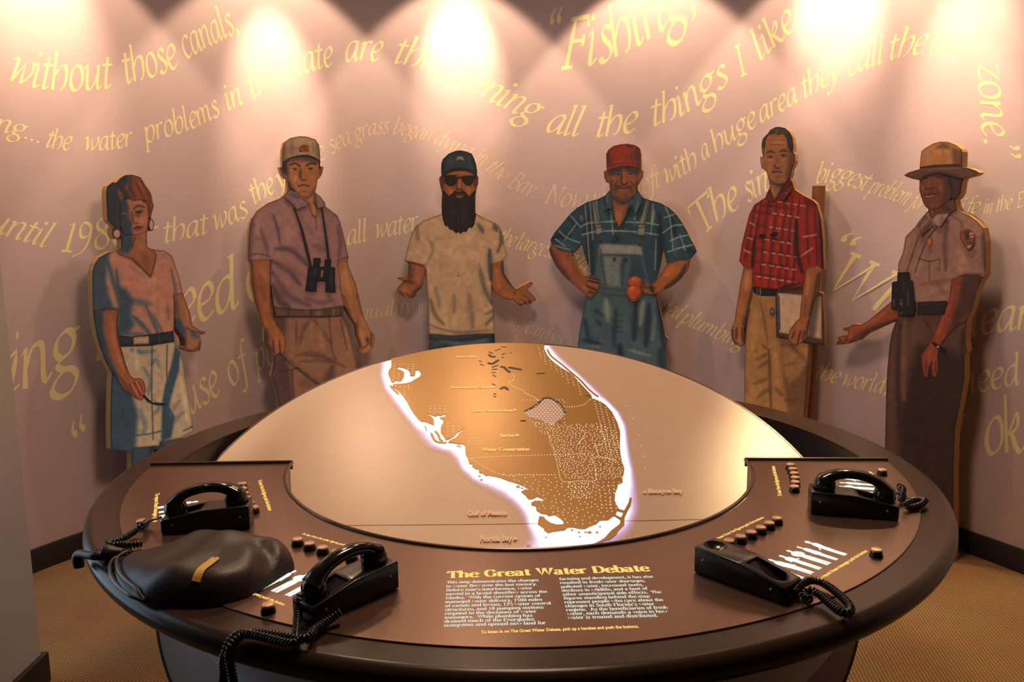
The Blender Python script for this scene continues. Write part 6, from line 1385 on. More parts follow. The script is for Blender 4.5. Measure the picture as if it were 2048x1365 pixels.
f.paint('arm', [(1612, 538), (1636, 530), (1648, 540), (1640, 548), (1637, 586), (1630, 600), (1622, 626), (1620, 640), (1616, 660), (1614, 676), (1606, 684), (1592, 690), (1584, 688), (1576, 676), (1580, 660), (1590, 646), (1600, 636), (1602, 610), (1606, 580)], (134, 78, 46), [((62, 38, 32), 5, .8, [(1636, 548), (1630, 590), (1620, 630)]), ((168, 106, 68), 6, .6, [(1618, 550), (1614, 590)]), ((100, 56, 38), 5, .6, [(1612, 600), (1610, 632)]), ((54, 34, 30), 2.2, .85, [(1592, 660), (1584, 676)]), ((54, 34, 30), 2.2, .85, [(1602, 664), (1596, 684)]), ((60, 38, 32), 2.2, .8, [(1610, 662), (1606, 680)]), ((160, 92, 60), 4, .6, [(1600, 646), (1592, 664)]), ((52, 34, 32), 4, .7, [(1618, 640), (1614, 672)])], 1.4)
f.paint('neck', [(1540, 360), (1576, 358), (1560, 384), (1556, 392), (1550, 402), (1545, 390), (1538, 372)], (132, 82, 52), [((60, 40, 34), 6, .8, [(1548, 366), (1566, 372), (1576, 362)]), ((160, 108, 70), 3, .6, [(1544, 378), (1549, 394)])], 1.3)
f.paint('face', [(1520, 314), (1527, 310), (1526, 290), (1532, 272), (1552, 266), (1574, 268), (1582, 290), (1588, 306), (1590, 322), (1585, 336), (1580, 354), (1572, 368), (1558, 370), (1546, 368), (1538, 358), (1533, 342), (1524, 338)], (138, 82, 48), [
    ('b', (80, 46, 34), 6, .8, [(1576, 270), (1590, 300), (1590, 340), (1576, 372), (1572, 350), (1578, 320)]), ((172, 112, 70), 6, .6, [(1548, 284), (1566, 286)]), ((104, 60, 40), 1.8, .6, [(1540, 282), (1568, 280)]), ((100, 58, 40), 1.6, .6, [(1542, 290), (1568, 290)]), ((48, 36, 32), 2.6, .9, [(1534, 306), (1542, 303), (1550, 306)]), ((48, 36, 32), 2.6, .9, [(1560, 304), (1568, 301), (1576, 304)]), ((60, 48, 46), 3.4, .85, [(1537, 314), (1546, 314)]), ((56, 44, 42), 3.4, .85, [(1563, 311), (1573, 311)]), ((24, 20, 22), 1.8, .95, [(1542, 313)]), ((24, 20, 22), 1.8, .95, [(1568, 311)]), ((160, 108, 78), 2.4, .7, [(1538, 320), (1546, 320)]), ((156, 104, 72), 2.4, .7, [(1564, 320), (1574, 319)]), ((140, 66, 40), 3.2, .8, [(1554, 310), (1554, 330)]), ((176, 104, 70), 2, .7, [(1555.5, 330)]), ((60, 38, 32), 2.2, .85, [(1549, 330), (1552, 336), (1560, 336)]), ((86, 70, 58), 2.4, .7, [(1548, 341), (1562, 340)]), ((50, 30, 28), 1.8, .9, [(1545, 345), (1556, 344), (1564, 345)]), ((140, 70, 52), 2.2, .7, [(1551, 349), (1559, 349)]), ((66, 52, 44), 3, .6, [(1550, 354), (1562, 354)]), ((104, 84, 62), 4, .6, [(1552, 361), (1560, 361)]), ((170, 112, 72), 3, .6, [(1523, 318), (1525, 332)]), ((164, 106, 66), 4, .5, [(1538, 330), (1540, 346)]), ((60, 42, 36), 4, .7, [(1542, 364), (1556, 370), (1574, 364)])], 0.95, label='serious lined face')
f.paint('hair', [(1520, 286), (1524, 274), (1534, 266), (1540, 256), (1556, 250), (1574, 254), (1588, 270), (1590, 296), (1588, 308), (1582, 304), (1576, 290), (1574, 276), (1566, 267), (1556, 270), (1548, 265), (1537, 270), (1532, 282), (1530, 300), (1528, 313), (1522, 304)], (58, 46, 42), [((112, 100, 86), 3.4, .8, [(1527, 296), (1526, 310)]), ((96, 84, 74), 4, .7, [(1550, 264), (1556, 266)]), ((34, 28, 28), 5, .7, [(1578, 268), (1585, 300)]), ((84, 70, 60), 2.2, .6, [(1544, 258), (1556, 260)])], 1.1)
f.paint('glasses', [(1518, 470), (1526, 468), (1532, 471), (1530, 476), (1521, 476)], (22, 18, 18), (), 1.3, label='dark glasses clipped on the shirt')
f.paint('glasses', [(1539, 470), (1548, 465), (1558, 465), (1556, 471), (1546, 474)], (22, 18, 18), (), 1.3, label='dark glasses clipped on the shirt')
f.paint('collar', [(1534, 388), (1540, 378), (1546, 392), (1550, 402), (1544, 406), (1536, 398)], (112, 32, 26), [((50, 22, 24), 2, .7, [(1538, 384), (1546, 402)])], 1.4)
f.paint('collar', [(1558, 388), (1574, 372), (1582, 360), (1588, 376), (1580, 388), (1568, 402), (1560, 398)], (96, 30, 28), [((180, 130, 106), 1.4, .8, [(1573, 387)]), ((180, 130, 106), 1.4, .8, [(1576, 394)]), ((180, 130, 106), 1.4, .8, [(1568, 402)]), ((48, 22, 26), 3, .7, [(1566, 384), (1584, 366)])], 1.4)
# the brown post that carries this figure
pt = on_cyl(1638, 372, 2.245)
V, F = tube([(pt.x, pt.y, 0.0), (pt.x, pt.y, pt.z)], 0.030, 24)
post = link('support_post', mesh('support_post', V, F, True), M_POST); sharp(post.data)
local(f.root, post); post['label'] = 'brown round post behind the board'

# ---- park ranger
f = Figure(34.9, 'painted cutout of a ranger in flat-brimmed hat and grey uniform with outstretched hand', 0.93)
R_OUT = [(1809.3,350.6),(1819.8,344.7),(1840.3,338.8),(1842.5,313.9),(1844,303),(1852,296.4),(1866.7,287.6),(1881.3,283.5),(1896,283.9),(1910.6,289),(1922.3,297.8),(1925,303.7),(1923.8,334.5),(1938.5,336.6),(1951.6,341),(1958.2,345.4),(1951.6,350.6),(1928.2,357.2),(1924.5,363.7),(1921.6,385.7),(1916.5,394.5),(1910.6,400.4),(1911.3,410.6),(1917.9,422.3),(1938.5,431.1),(1954.6,442.8),(1966.3,456),(1971.2,483.2),(1971.2,549.3),(1959.9,567),(1953.4,583.1),(1945.4,615.4),(1934.1,640),(1931,682.5),(1933.9,703),(1928.8,711.8),(1929.5,755.8),(1921.9,797.7),(1910.1,858.4),(1906.8,935.8),(1907.5,1023.5),(1906,None),(1770,None),(1770.3,888.7),(1772,811.2),(1773.5,755.8),(1779.4,689.9),(1784.5,663.5),(1792.6,640.1),(1765.5,651.8),(1730.3,667.9),(1714.2,681.1),(1689.3,689.1),(1673.2,690.6),(1672.5,687.7),(1676.8,681.1),(1676.1,675.2),(1686.4,671.5),(1695.9,670.8),(1697.4,663.5),(1688.6,661.3),(1686.4,658.4),(1689.3,656.2),(1698.1,654.7),(1705.4,648.8),(1721.5,649.6),(1733.2,644.5),(1755.2,626.9),(1784.5,602),(1785.8,565.4),(1795.5,561.4),(1797.1,526.7),(1805.9,505.8),(1811.6,473.5),(1829.3,455.8),(1840.6,439.7),(1857.9,419.4),(1849.8,412.1),(1844.7,398.9),(1839.6,381.3),(1840.3,360.8),(1825.7,357.9),(1813.9,353.5)]
f.outline(R_OUT)
f.paint('trousers', [(1764, 620), (1940, 620), (1940, 1200), (1760, 1200)], (72, 46, 36), [('b', (34, 22, 20), 14, .8, [(1836, 690), (1900, 700), (1934, 720), (1920, 1200), (1790, 1200), (1800, 820)]), ((98, 64, 48), 8, .7, [(1810, 640), (1806, 720), (1808, 800)]), ((44, 28, 26), 6, .8, [(1800, 650), (1796, 760), (1800, 880)]), ((92, 60, 44), 10, .5, [(1830, 640), (1826, 690)]), ((40, 26, 24), 6, .7, [(1926, 660), (1922, 760)]), ((84, 52, 40), 6, .6, [(1786, 700), (1780, 800)]), ((50, 30, 26), 4, .7, [(1850, 640), (1862, 660)])], 3.0)
f.paint('shirt', [(1790, 420), (1870, 410), (1920, 416), (1975, 440), (1976, 552), (1952, 556), (1904, 562), (1904, 606), (1836, 608), (1790, 580)], (124, 86, 70), [
    ((72, 46, 40), 6, .7, [(1895, 440), (1890, 490), (1892, 540)]), ((150, 106, 88), 10, .5, [(1930, 500), (1920, 540)]), ((156, 112, 92), 6, .5, [(1842, 505), (1832, 545)]), ((66, 42, 36), 2.4, .8, [(1876, 450), (1850, 490), (1830, 545)]), ((74, 48, 40), 2.2, .8, [(1838, 472), (1822, 520), (1812, 548)]), ((74, 48, 40), 2.2, .8, [(1838, 518), (1860, 523), (1880, 518)]), ((78, 50, 42), 2, .7, [(1859, 524), (1859, 562)]), ((78, 50, 42), 2, .7, [(1880, 520), (1878, 540)]), ((140, 96, 80), 4, .6, [(1840, 595), (1870, 582), (1898, 572)]), ((90, 60, 50), 6, .6, [(1842, 570), (1900, 560)]), ((64, 42, 38), 6, .7, [(1966, 470), (1970, 540)]), ((140, 100, 84), 6, .5, [(1818, 480), (1808, 520)]), ((70, 44, 38), 3, .7, [(1906, 560), (1930, 550), (1968, 548)]), ((66, 42, 36), 4, .7, [(1848, 440), (1856, 460)]), ((96, 64, 54), 6, .6, [(1870, 560), (1900, 600)]), ((80, 52, 44), 3, .6, [(1900, 430), (1924, 446), (1920, 470)])], 1.8)
f.paint('arm', [(1666, 640), (1700, 644), (1722, 646), (1756, 624), (1786, 598), (1800, 620), (1796, 640), (1766, 654), (1730, 670), (1712, 684), (1690, 692), (1668, 694), (1670, 670)], (112, 54, 32), [((60, 34, 28), 5, .8, [(1792, 640), (1750, 655), (1722, 668), (1700, 684)]), ((144, 70, 38), 5, .6, [(1712, 656), (1752, 638), (1780, 615)]), ((52, 30, 28), 3, .8, [(1680, 682), (1698, 680)]), ((150, 80, 50), 2, .7, [(1684, 674), (1688, 682)]), ((140, 68, 40), 4, .6, [(1704, 660), (1700, 674)]), ((64, 36, 30), 2, .8, [(1676, 686), (1690, 686)])], 1.5)
f.paint('arm', [(1904, 558), (1930, 549), (1962, 550), (1956, 580), (1946, 618), (1934, 640), (1916, 650), (1894, 672), (1882, 690), (1876, 712), (1878, 740), (1872, 756), (1864, 750), (1860, 730), (1856, 756), (1848, 752), (1844, 730), (1842, 710), (1850, 700), (1862, 684), (1872, 660), (1884, 630), (1898, 604)], (110, 50, 32), [('b', (54, 34, 30), 7, .85, [(1926, 550), (1964, 550), (1944, 622), (1914, 652), (1896, 668), (1908, 630), (1920, 590)]), ((140, 66, 40), 5, .6, [(1908, 580), (1892, 625), (1876, 670)]), ((56, 28, 26), 2.2, .85, [(1854, 722), (1852, 746)]), ((56, 28, 26), 2.2, .85, [(1864, 724), (1862, 748)]), ((56, 28, 26), 2.2, .8, [(1872, 724), (1872, 744)]), ((132, 64, 42), 4, .6, [(1862, 700), (1856, 724)])], 1.5)
f.paint('belt', [(1836, 604), (1896, 602), (1890, 630), (1836, 630)], (34, 26, 26), [((54, 40, 38), 3, .5, [(1842, 610), (1890, 608)])], 2)
f.paint('wristwatch', [(1864, 686), (1868, 684), (1882, 692), (1894, 700), (1890, 704), (1878, 700)], (26, 20, 22), [((176, 156, 140), 2.6, .95, [(1876.5, 694)])], 1.1, label='dark wristwatch with pale dial')
f.paint('neck', [(1856, 410), (1912, 398), (1914, 420), (1900, 428), (1880, 428), (1864, 438), (1858, 424)], (84, 46, 34), [((52, 30, 26), 7, .7, [(1880, 410), (1900, 420)]), ((108, 60, 42), 4, .6, [(1864, 420), (1866, 434)])], 1.5)
f.paint('face', [(1838, 350), (1862, 342), (1905, 344), (1906, 380), (1898, 404), (1878, 416), (1866, 420), (1852, 414), (1844, 400), (1838, 382)], (96, 50, 34), [
    ('b', (58, 34, 28), 6, .8, [(1884, 346), (1908, 346), (1908, 400), (1880, 416), (1890, 380)]), ((56, 34, 28), 5, .7, [(1842, 350), (1870, 346), (1900, 350)]), ((128, 70, 46), 4, .7, [(1844, 372), (1850, 378)]), ((124, 66, 44), 5, .7, [(1880, 372), (1884, 380)]), ((38, 24, 22), 2.2, .9, [(1846, 356), (1855, 357)]), ((38, 24, 22), 2.2, .9, [(1874, 354), (1886, 356)]), ((90, 62, 48), 1.6, .7, [(1848, 360), (1854, 360)]), ((90, 62, 48), 1.6, .7, [(1876, 361), (1886, 362)]), ((120, 64, 42), 3, .7, [(1860, 356), (1858, 374)]), ((46, 28, 24), 2, .85, [(1852, 378), (1860, 379), (1868, 376)]), ((44, 24, 22), 4, .9, [(1850, 392), (1860, 391), (1872, 388)]), ((158, 108, 82), 1.7, .85, [(1853, 393), (1861, 393), (1868, 391)]), ((110, 52, 40), 2, .7, [(1854, 399), (1866, 399)]), ((120, 60, 36), 4, .6, [(1856, 409), (1868, 410)]), ((54, 32, 28), 2, .7, [(1874, 378), (1880, 392)])], 0.95, label='smiling face under the hat brim')
f.paint('hair', [(1898, 350), (1926, 352), (1926, 370), (1922, 388), (1912, 402), (1906, 396), (1900, 400), (1904, 380), (1898, 366)], (48, 30, 26), [((68, 42, 34), 4, .6, [(1912, 362), (1914, 386)])], 1.4)
f.paint('hat_crown', [(1836, 340), (1840, 300), (1866, 284), (1896, 280), (1930, 298), (1928, 342), (1880, 345)], (150, 96, 52), [('b', (92, 54, 36), 4, .85, [(1872, 297), (1886, 286), (1900, 290), (1900, 298)]), ('b', (84, 46, 32), 7, .8, [(1904, 296), (1928, 296), (1928, 336), (1908, 336)]), ((158, 116, 84), 8, .6, [(1856, 304), (1858, 322)]), ((136, 70, 36), 7, .6, [(1888, 304), (1890, 324)]), ((170, 124, 64), 4, .5, [(1912, 290), (1922, 300)])], 1.4)
f.paint('hat_band', [(1841, 334), (1870, 330), (1920, 328), (1922, 333), (1880, 336), (1842, 340)], (54, 32, 26), (), 1.4)
f.paint('hat_brim', [(1806, 351), (1820, 342), (1842, 337), (1880, 334), (1924, 333), (1962, 345), (1952, 352), (1928, 358), (1904, 352), (1878, 347), (1852, 352), (1840, 362), (1816, 356)], (84, 50, 38), [((120, 74, 50), 3, .7, [(1842, 339), (1880, 336.5), (1924, 336)]), ((54, 34, 30), 4, .8, [(1850, 352), (1880, 346), (1920, 352)]), ((104, 62, 46), 4, .5, [(1820, 348), (1838, 346)])], 1.3)
f.paint('collar', [(1864, 440), (1876, 428), (1902, 426), (1896, 436), (1882, 456), (1872, 450)], (140, 100, 84), [((72, 46, 40), 2, .7, [(1900, 428), (1882, 454)]), ((104, 68, 56), 5, .6, [(1886, 432), (1882, 446)])], 1.4)
f.paint('collar', [(1838, 452), (1852, 430), (1862, 442), (1868, 452), (1844, 474)], (104, 68, 58), [((62, 40, 36), 5, .7, [(1862, 448), (1846, 468)]), ((136, 98, 82), 2, .6, [(1858, 440), (1842, 456)])], 1.4)
f.paint('badge', ell(1860.5, 484, 5.6, 9, 14), (150, 84, 40), [((180, 110, 56), 2, .7, [(1861, 481)])], 1.2, label='small gold badge on the chest')
f.paint('shoulder_patch', [(1924, 464), (1932, 458), (1944, 460), (1951, 470), (1951, 486), (1944, 498), (1938, 501), (1930, 492), (1921, 476)], (112, 54, 34), [('b', (42, 44, 38), 1.5, .9, [(1931, 464), (1940, 462), (1942, 478), (1934, 482)]), ((190, 150, 120), 1.6, .9, [(1942, 468), (1948, 467)]), ((180, 110, 88), 1.6, .8, [(1942, 474), (1949, 473)]), ((40, 36, 32), 2, .8, [(1936, 486), (1950, 485)]), ((186, 146, 116), 1.6, .9, [(1938, 494), (1942, 493)])], 1.1, label='brown arrowhead patch on the sleeve')
f.paint('binoculars', [(1797, 545), (1821, 544), (1822, 560), (1828, 562), (1832, 620), (1828, 632), (1800, 632), (1798, 620), (1785, 618), (1785, 565), (1796, 562)], (28, 22, 24), [((84, 62, 56), 2.4, .7, [(1790, 600), (1790, 612)]), ((80, 58, 52), 2.4, .7, [(1804, 600), (1806, 614)]), ((76, 54, 50), 2.4, .7, [(1818, 580), (1818, 612)]), ((110, 80, 66), 1.6, .7, [(1802, 608), (1807, 608)]), ((50, 40, 42), 3, .5, [(1808, 552), (1810, 590)]), ((120, 86, 70), 1.4, .7, [(1803, 627), (1807, 626)])], 1.4, label='black binoculars on the hip')
# ------------------------------------------------------------------ telephones bolted to the panel
M_PHONE = mat('black_phone_plastic', (0.016, 0.014, 0.014, 1), 0.22, spec=0.5, noise=0.1, nscale=30)
M_HAND = mat('glossy_black_handset', (0.012, 0.011, 0.011, 1), 0.12, spec=0.6, noise=0.05, nscale=30)
M_CORD = mat('black_coiled_cord', (0.014, 0.012, 0.012, 1), 0.2, spec=0.6, noise=0.05)
M_SCREW = mat('steel_screw', (0.6, 0.6, 0.62, 1), 0.25, metal=1.0, noise=0.02)

def prism_y(prof, y0, y1, bev=0.003, seg=3):
    bm = bmesh.new()
    a = [bm.verts.new((x, y0, z)) for x, z in prof]; b = [bm.verts.new((x, y1, z)) for x, z in prof]
    n = len(prof)
    bm.faces.new(a); bm.faces.new(b[::-1])
    for i in range(n): bm.faces.new((a[i], b[i], b[(i + 1) % n], a[(i + 1) % n]))
    bmesh.ops.recalc_face_normals(bm, faces=bm.faces)
    bmesh.ops.bevel(bm, geom=list(bm.edges), offset=bev, segments=seg, affect='EDGES', profile=0.5)
    return bm

def phone_base_mesh():
    bm = prism_y([(0, 0), (0, .054), (.098, .050), (.190, .031), (.190, 0)], -.033, .033, .0035)
    me = bm_mesh('phone_base', bm, True)
    base = bpy.data.objects.new('t', me); COL.objects.link(base)
    cut = bmesh.new()
    # round ear well
    m = Matrix.Translation((.027, 0, .062)) @ Matrix.Diagonal((1.0, 1.0, .8, 1))
    bmesh.ops.create_uvsphere(cut, u_segments=32, v_segments=16, radius=.0255, matrix=m)
    # U-shaped mouth well that follows the slope
    P = []
    for i in range(17):
        q = -math.pi / 2 + math.pi * i / 16
        P.append((.158 + .0235 * math.cos(q), .0235 * math.sin(q)))
    P += [(.104, .0235), (.104, -.0235)]
    top = [cut.verts.new((x, y, .09)) for x, y in P]
    bot = [cut.verts.new((x * .97 + .004, y * .9, .050 - (x - .098) * .20 - .004 - .016 * min(1, (x - .10) / .05))) for x, y in P]
    cut.faces.new(top); cut.faces.new(bot[::-1])
    for i in range(len(P)): cut.faces.new((top[i], bot[i], bot[(i + 1) % len(P)], top[(i + 1) % len(P)]))
    cme = bm_mesh('cut', cut)
    c = bpy.data.objects.new('c', cme); COL.objects.link(c)
    md = base.modifiers.new('b', 'BOOLEAN'); md.operation = 'DIFFERENCE'; md.object = c; md.solver = 'EXACT'
    dg = bpy.context.evaluated_depsgraph_get(); dg.update()
    out = bpy.data.meshes.new_from_object(base.evaluated_get(dg))
    bpy.data.objects.remove(base); bpy.data.objects.remove(c); bpy.data.meshes.remove(cme)
    out.name = 'phone_base'
    out.polygons.foreach_set('use_smooth', [True] * len(out.polygons)); sharp(out, 30)
    out.materials.clear(); out.materials.append(M_PHONE)
    return out

def handset_mesh():
    """origin at the middle of the ear cup's mouth, +x towards the mouthpiece"""
    mb = MB()
    L = .132
    C = catmull([Vector(p) for p in ((-.004, 0, .026), (.012, 0, .040), (.036, 0, .0495), (.066, 0, .053), (.096, 0, .0495), (.120, 0, .040), (L + .004, 0, .026))], 6)
    n = len(C)
    rings = []
    for i, p in enumerate(C):
        t = (C[min(i + 1, n - 1)] - C[max(i - 1, 0)]).normalized(); up = Vector((-t.z, 0, t.x))
        f = i / (n - 1); e = abs(2 * f - 1)
        w = .0150 + .0088 * e ** 3.0; h = .0105 + .0060 * e ** 3
        r = []
        for k in range(20):
            q = 2 * math.pi * k / 20; cq, sq = math.cos(q), math.sin(q)
            a = math.copysign(abs(cq) ** .75, cq) * w; b = math.copysign(abs(sq) ** .75, sq) * h
            r.append(p + Vector((0, 1, 0)) * a + up * b)
        rings.append(r)
    V = [v for r in rings for v in r]; F = []
    for i in range(n - 1):
        for k in range(20): F.append((i * 20 + k, i * 20 + (k + 1) % 20, (i + 1) * 20 + (k + 1) % 20, (i + 1) * 20 + k))
    F.append(tuple(range(20))[::-1]); F.append(tuple((n - 1) * 20 + k for k in range(20)))
    mb.add(V, F)
    for cx in (0.0, L):
        prof = [(0, .002), (.017, 0), (.0215, .002), (.0245, .006), (.0250, .017), (.0238, .026), (.019, .036), (.010, .041), (0, .042)]
        N = 28
        V = [(cx + r * math.cos(2 * math.pi * k / N), r * math.sin(2 * math.pi * k / N), z) for k in range(N) for r, z in prof]
        m = len(prof)
        F = [(k * m + q, ((k + 1) % N) * m + q, ((k + 1) % N) * m + q + 1, k * m + q + 1) for k in range(N) for q in range(m - 1)]
        mb.add(V, F)
    me = mesh('handset', mb.V, mb.F, True)
    bm = bmesh.new(); bm.from_mesh(me); bmesh.ops.remove_doubles(bm, verts=bm.verts, dist=1e-5); bmesh.ops.recalc_face_normals(bm, faces=bm.faces); bm.to_mesh(me); bm.free()
    me.polygons.foreach_set('use_smooth', [True] * len(me.polygons)); sharp(me, 50)
    me.materials.append(M_HAND)
    return me

BASE_ME, HAND_ME = phone_base_mesh(), handset_mesh()
SCREW_ME = lathe('screw', [(0, .0012), (.0022, .001), (.0028, 0)], 0, 360, 12); SCREW_ME.materials.append(M_SCREW)

def phone(name_label, inner, outer, side, handset=True):
    """inner, outer: room points on the panel under the front lower edge of the base; side: +1 when the body lies to the left of inner->outer"""
    a, b = Vector(inner), Vector(outer)
    d = (b - a); L = d.length; d.normalize(); nrm = Vector((-d.y, d.x, 0)) * side
    o = a + nrm * .033
    root = empty('telephone', (o.x, o.y, pz + 0.0012))
    root.rotation_euler = (0, 0, math.atan2(d.y, d.x))
    tag(root, name_label, 'telephone', 'black wall-type telephones on the table panel')
    base = bpy.data.objects.new('phone_base', BASE_ME); COL.objects.link(base); base.parent = root
    for x, z in ((.020, .030), (.165, .020)):
        for sy in (-1, 1):
            s = bpy.data.objects.new('screw', SCREW_ME); COL.objects.link(s); s.parent = base
            s.location = (x, sy * .033, z); s.rotation_euler = (-sy * math.pi / 2, 0, 0)
    if handset:
        h = bpy.data.objects.new('handset', HAND_ME); COL.objects.link(h); h.parent = root
        h.location = (.030, 0, .0475); h.rotation_euler = (0, math.radians(7.5), 0)
    return root

def coil(root, pts, name='coiled_cord', r=.0058, wire=.0023, pitch=.0062, straight=None):
    """helical telephone cord along room points"""
    C = catmull([Vector(p) for p in pts], 14)
    D = [0.0]
    for p, q in zip(C, C[1:]): D.append(D[-1] + (q - p).length)
    tot = D[-1]; turns = tot / pitch; n = int(turns * 11)
    P = []; i = 0
    up = Vector((0, 0, 1))
    for k in range(n + 1):
        s = tot * k / n
        while i < len(D) - 2 and D[i + 1] < s: i += 1
        f = (s - D[i]) / max(D[i + 1] - D[i], 1e-9)
        c = C[i].lerp(C[i + 1], f); t = (C[i + 1] - C[i]).normalized()
        sd = t.cross(up)
        if sd.length < .05: sd = t.cross(Vector((1, 0, 0)))
        sd.normalize(); u = sd.cross(t).normalized()
        q = 2 * math.pi * turns * k / n
        P.append(c + (sd * math.cos(q) + u * math.sin(q)) * r)
    V, F = tube(P, wire, 6)
    mb = MB(); mb.add(V, F)
    if straight:
        for st in straight:
            V, F = tube(catmull([Vector(p) for p in st], 6), wire * 1.05, 8); mb.add(V, F)
    me = mesh(name, mb.V, mb.F, True)
    inv = (Matrix.Translation(root.location) @ root.rotation_euler.to_matrix().to_4x4()).inverted()
    me.transform(inv)
    o = link(name, me, M_CORD, root)
    return o

def P(px, py, dz): 
    q = on_z(px, py, pz + dz); return (q.x, q.y, q.z + 0.0015)

t = phone('black telephone without handset, nearest the viewer on the right of the panel', on_z(1387, 1146, pz), on_z(1561, 1210, pz), 1, False)
coil(t, [P(1588, 1188, .014), P(1602, 1172, .018), P(1622, 1163, .016), P(1648, 1170, .011), P(1676, 1190, .009), P(1698, 1212, .009), P(1700, 1226, .009), P(1684, 1228, .010), P(1662, 1212, .010), P(1642, 1194, .012), P(1618, 1182, .016), P(1608, 1194, .009), P(1622, 1202, .009)])
t = phone('black telephone with handset on its cradle, front left of the panel beside the bag', on_z(799, 1178, pz), on_z(637, 1249, pz), -1)
rimv = polar(1.128, -116.2)
hang = lambda dz, dx=0.0, r=1.128, a=-116.2: tuple(polar(r, a + dx, ZT + dz))
coil(t, [P(601, 1192, .036), P(597, 1215, .020), P(595, 1245, .010), P(592, 1272, .009), P(582, 1290, .010), tuple(polar(1.104, -115.4, ZT + .012)), hang(-.015, .2), hang(-.06, -.3, 1.125), hang(-.12, -1.0, 1.12), hang(-.18, -.6, 1.12), hang(-.20, .4, 1.12), hang(-.14, 1.2, 1.122), hang(-.06, .9, 1.127), hang(-.006, .7, 1.126), tuple(polar(1.098, -114.4, ZT + .014)), P(606, 1281, .012), P(630, 1262, .010), P(656, 1244, .012), P(682, 1226, .020)])
t = phone('black telephone with handset at the right rear end of the panel', on_z(1621, 1030, pz), on_z(1798, 1043, pz), 1)
coil(t, [P(1800, 1004, .008), P(1804, 992, .018), P(1806, 980, .026), P(1799, 974, .030), P(1803, 985, .016), P(1810, 1000, .009), P(1826, 1006, .009), P(1848, 1002, .012), P(1840, 1012, .009), P(1818, 1016, .009), P(1812, 1010, .016), P(1830, 1002, .016), P(1852, 1004, .009)], straight=[[P(1784, 986, .034), P(1792, 988, .030), P(1799, 990, .024)]])
t = phone('black telephone with handset behind the bag, left rear of the panel', on_z(500, 1060, pz), on_z(307, 1072, pz), -1)
coil(t, [P(294, 1046, .012), P(284, 1054, .018), P(270, 1064, .011), P(252, 1076, .009), P(236, 1085, .009), P(216, 1089, .009), P(222, 1093, .011), P(246, 1091, .010), P(266, 1092, .009), P(284, 1089, .009)], straight=[[P(322, 1036, .034), P(312, 1040, .026), P(302, 1043, .014), P(295, 1046, .010)]])
# ------------------------------------------------------------------ flat black bag with a strip of yellow tape
M_BAG = mat('black_leather', (0.024, 0.015, 0.014, 1), 0.42, noise=0.15, nscale=20, bump=0.25, bscale=300, spec=0.35)
M_PIPE = mat('black_piping', (0.016, 0.014, 0.016, 1), 0.3, noise=0.05)
M_TAPE = mat('yellow_masking_tape', (0.62, 0.36, 0.06, 1), 0.55, noise=0.12, nscale=70)
zt = pz + 0.0022
OUTB = [on_z(*p) for p in ((232, 1120, zt + .012), (252, 1106, zt + .014), (272, 1096, zt + .018), (300, 1081, zt + .03), (345, 1066, zt + .038), (393, 1053, zt + .042), (437, 1049, zt + .046), (471, 1055, zt + .046), (517, 1061, zt + .044), (558, 1074, zt + .036), (580, 1094, zt + .024), (588, 1118, zt + .012), (584, 1137, zt + .004), (562, 1156, zt), (517, 1184, zt), (470, 1202, zt), (420, 1212, zt), (360, 1213, zt), (292, 1207, zt), (262, 1190, zt), (242, 1168, zt + .004), (231, 1142, zt + .010))]
OUT2 = catmull([Vector((p.x, p.y, 0)) for p in OUTB], 5, True)
OUT2 = [(v.x, v.y) for v in OUT2]
on = np.array(OUT2)
cen = on.mean(0)
def bag_h(P):
    d = seg_dist(P, on, np.roll(on, -1, 0))
    lf = np.clip((P[:, 0] - on[:, 0].min()) / (on[:, 0].max() - on[:, 0].min()), 0, 1)      # 0 at the open left end
    H = 0.022 + 0.034 * sm(lf * 1.6)
    k = 0.014
    h = H * (1 - np.exp(-d / k))
    # soft folds
    h += sm(d / 0.05) * (0.004 * np.sin(P[:, 0] * 26 + P[:, 1] * 34) + 0.003 * np.sin(P[:, 0] * 60 - P[:, 1] * 21 + 1.0)) * sm(lf * 2)
    v = on_z(545, 1140, zt + .03); u = on_z(520, 1085, zt + .05)
    a = np.array([v.x, v.y]); b = np.array([u.x, u.y])
    h -= 0.018 * np.exp(-(seg_dist(P, a[None], b[None]) / 0.022) ** 2) * sm(d / 0.02)
    return h
stp = 0.007
gx2, gy2 = np.meshgrid(np.arange(on[:, 0].min(), on[:, 0].max(), stp), np.arange(on[:, 1].min(), on[:, 1].max(), stp))
G = np.stack([gx2.ravel(), gy2.ravel()], 1); G = G[inside(G, on)]
G = G[seg_dist(G, on, np.roll(on, -1, 0)) > 0.003]
near = []
for r in (0.0022, 0.006, 0.011):
    for i in range(len(on)):
        t = on[(i + 1) % len(on)] - on[i - 1]; nn = np.array([-t[1], t[0]]) / (np.hypot(*t) + 1e-9)
        q = on[i] + nn * r
        if not inside(q[None], on)[0]: q = on[i] - nn * r
        near.append(q)
PTS = [Vector(p) for p in OUT2] + [Vector(p) for p in near] + [Vector(p) for p in G[seg_dist(G, on, np.roll(on, -1, 0)) > 0.015]]
res = delaunay_2d_cdt(PTS, [(i, (i + 1) % len(OUT2)) for i in range(len(OUT2))], [], 1, 1e-5)
vs = np.array([tuple(v) for v in res[0]]); hh = bag_h(vs)
n = len(vs)
V = [(x, y, zt + h) for (x, y), h in zip(vs, hh)] + [(x, y, zt) for x, y in vs]
F = [tuple(f) for f in res[2]] + [tuple(n + i for i in f[::-1]) for f in res[2]]
c2 = (cen[0], cen[1], zt)
bag = empty('leather_bag', c2)
tag(bag, 'flat black leather bag with a yellow tape strip, lying on the table', 'bag')
ob = local(bag, link('bag_body', mesh('bag_body', V, F, True), M_BAG))
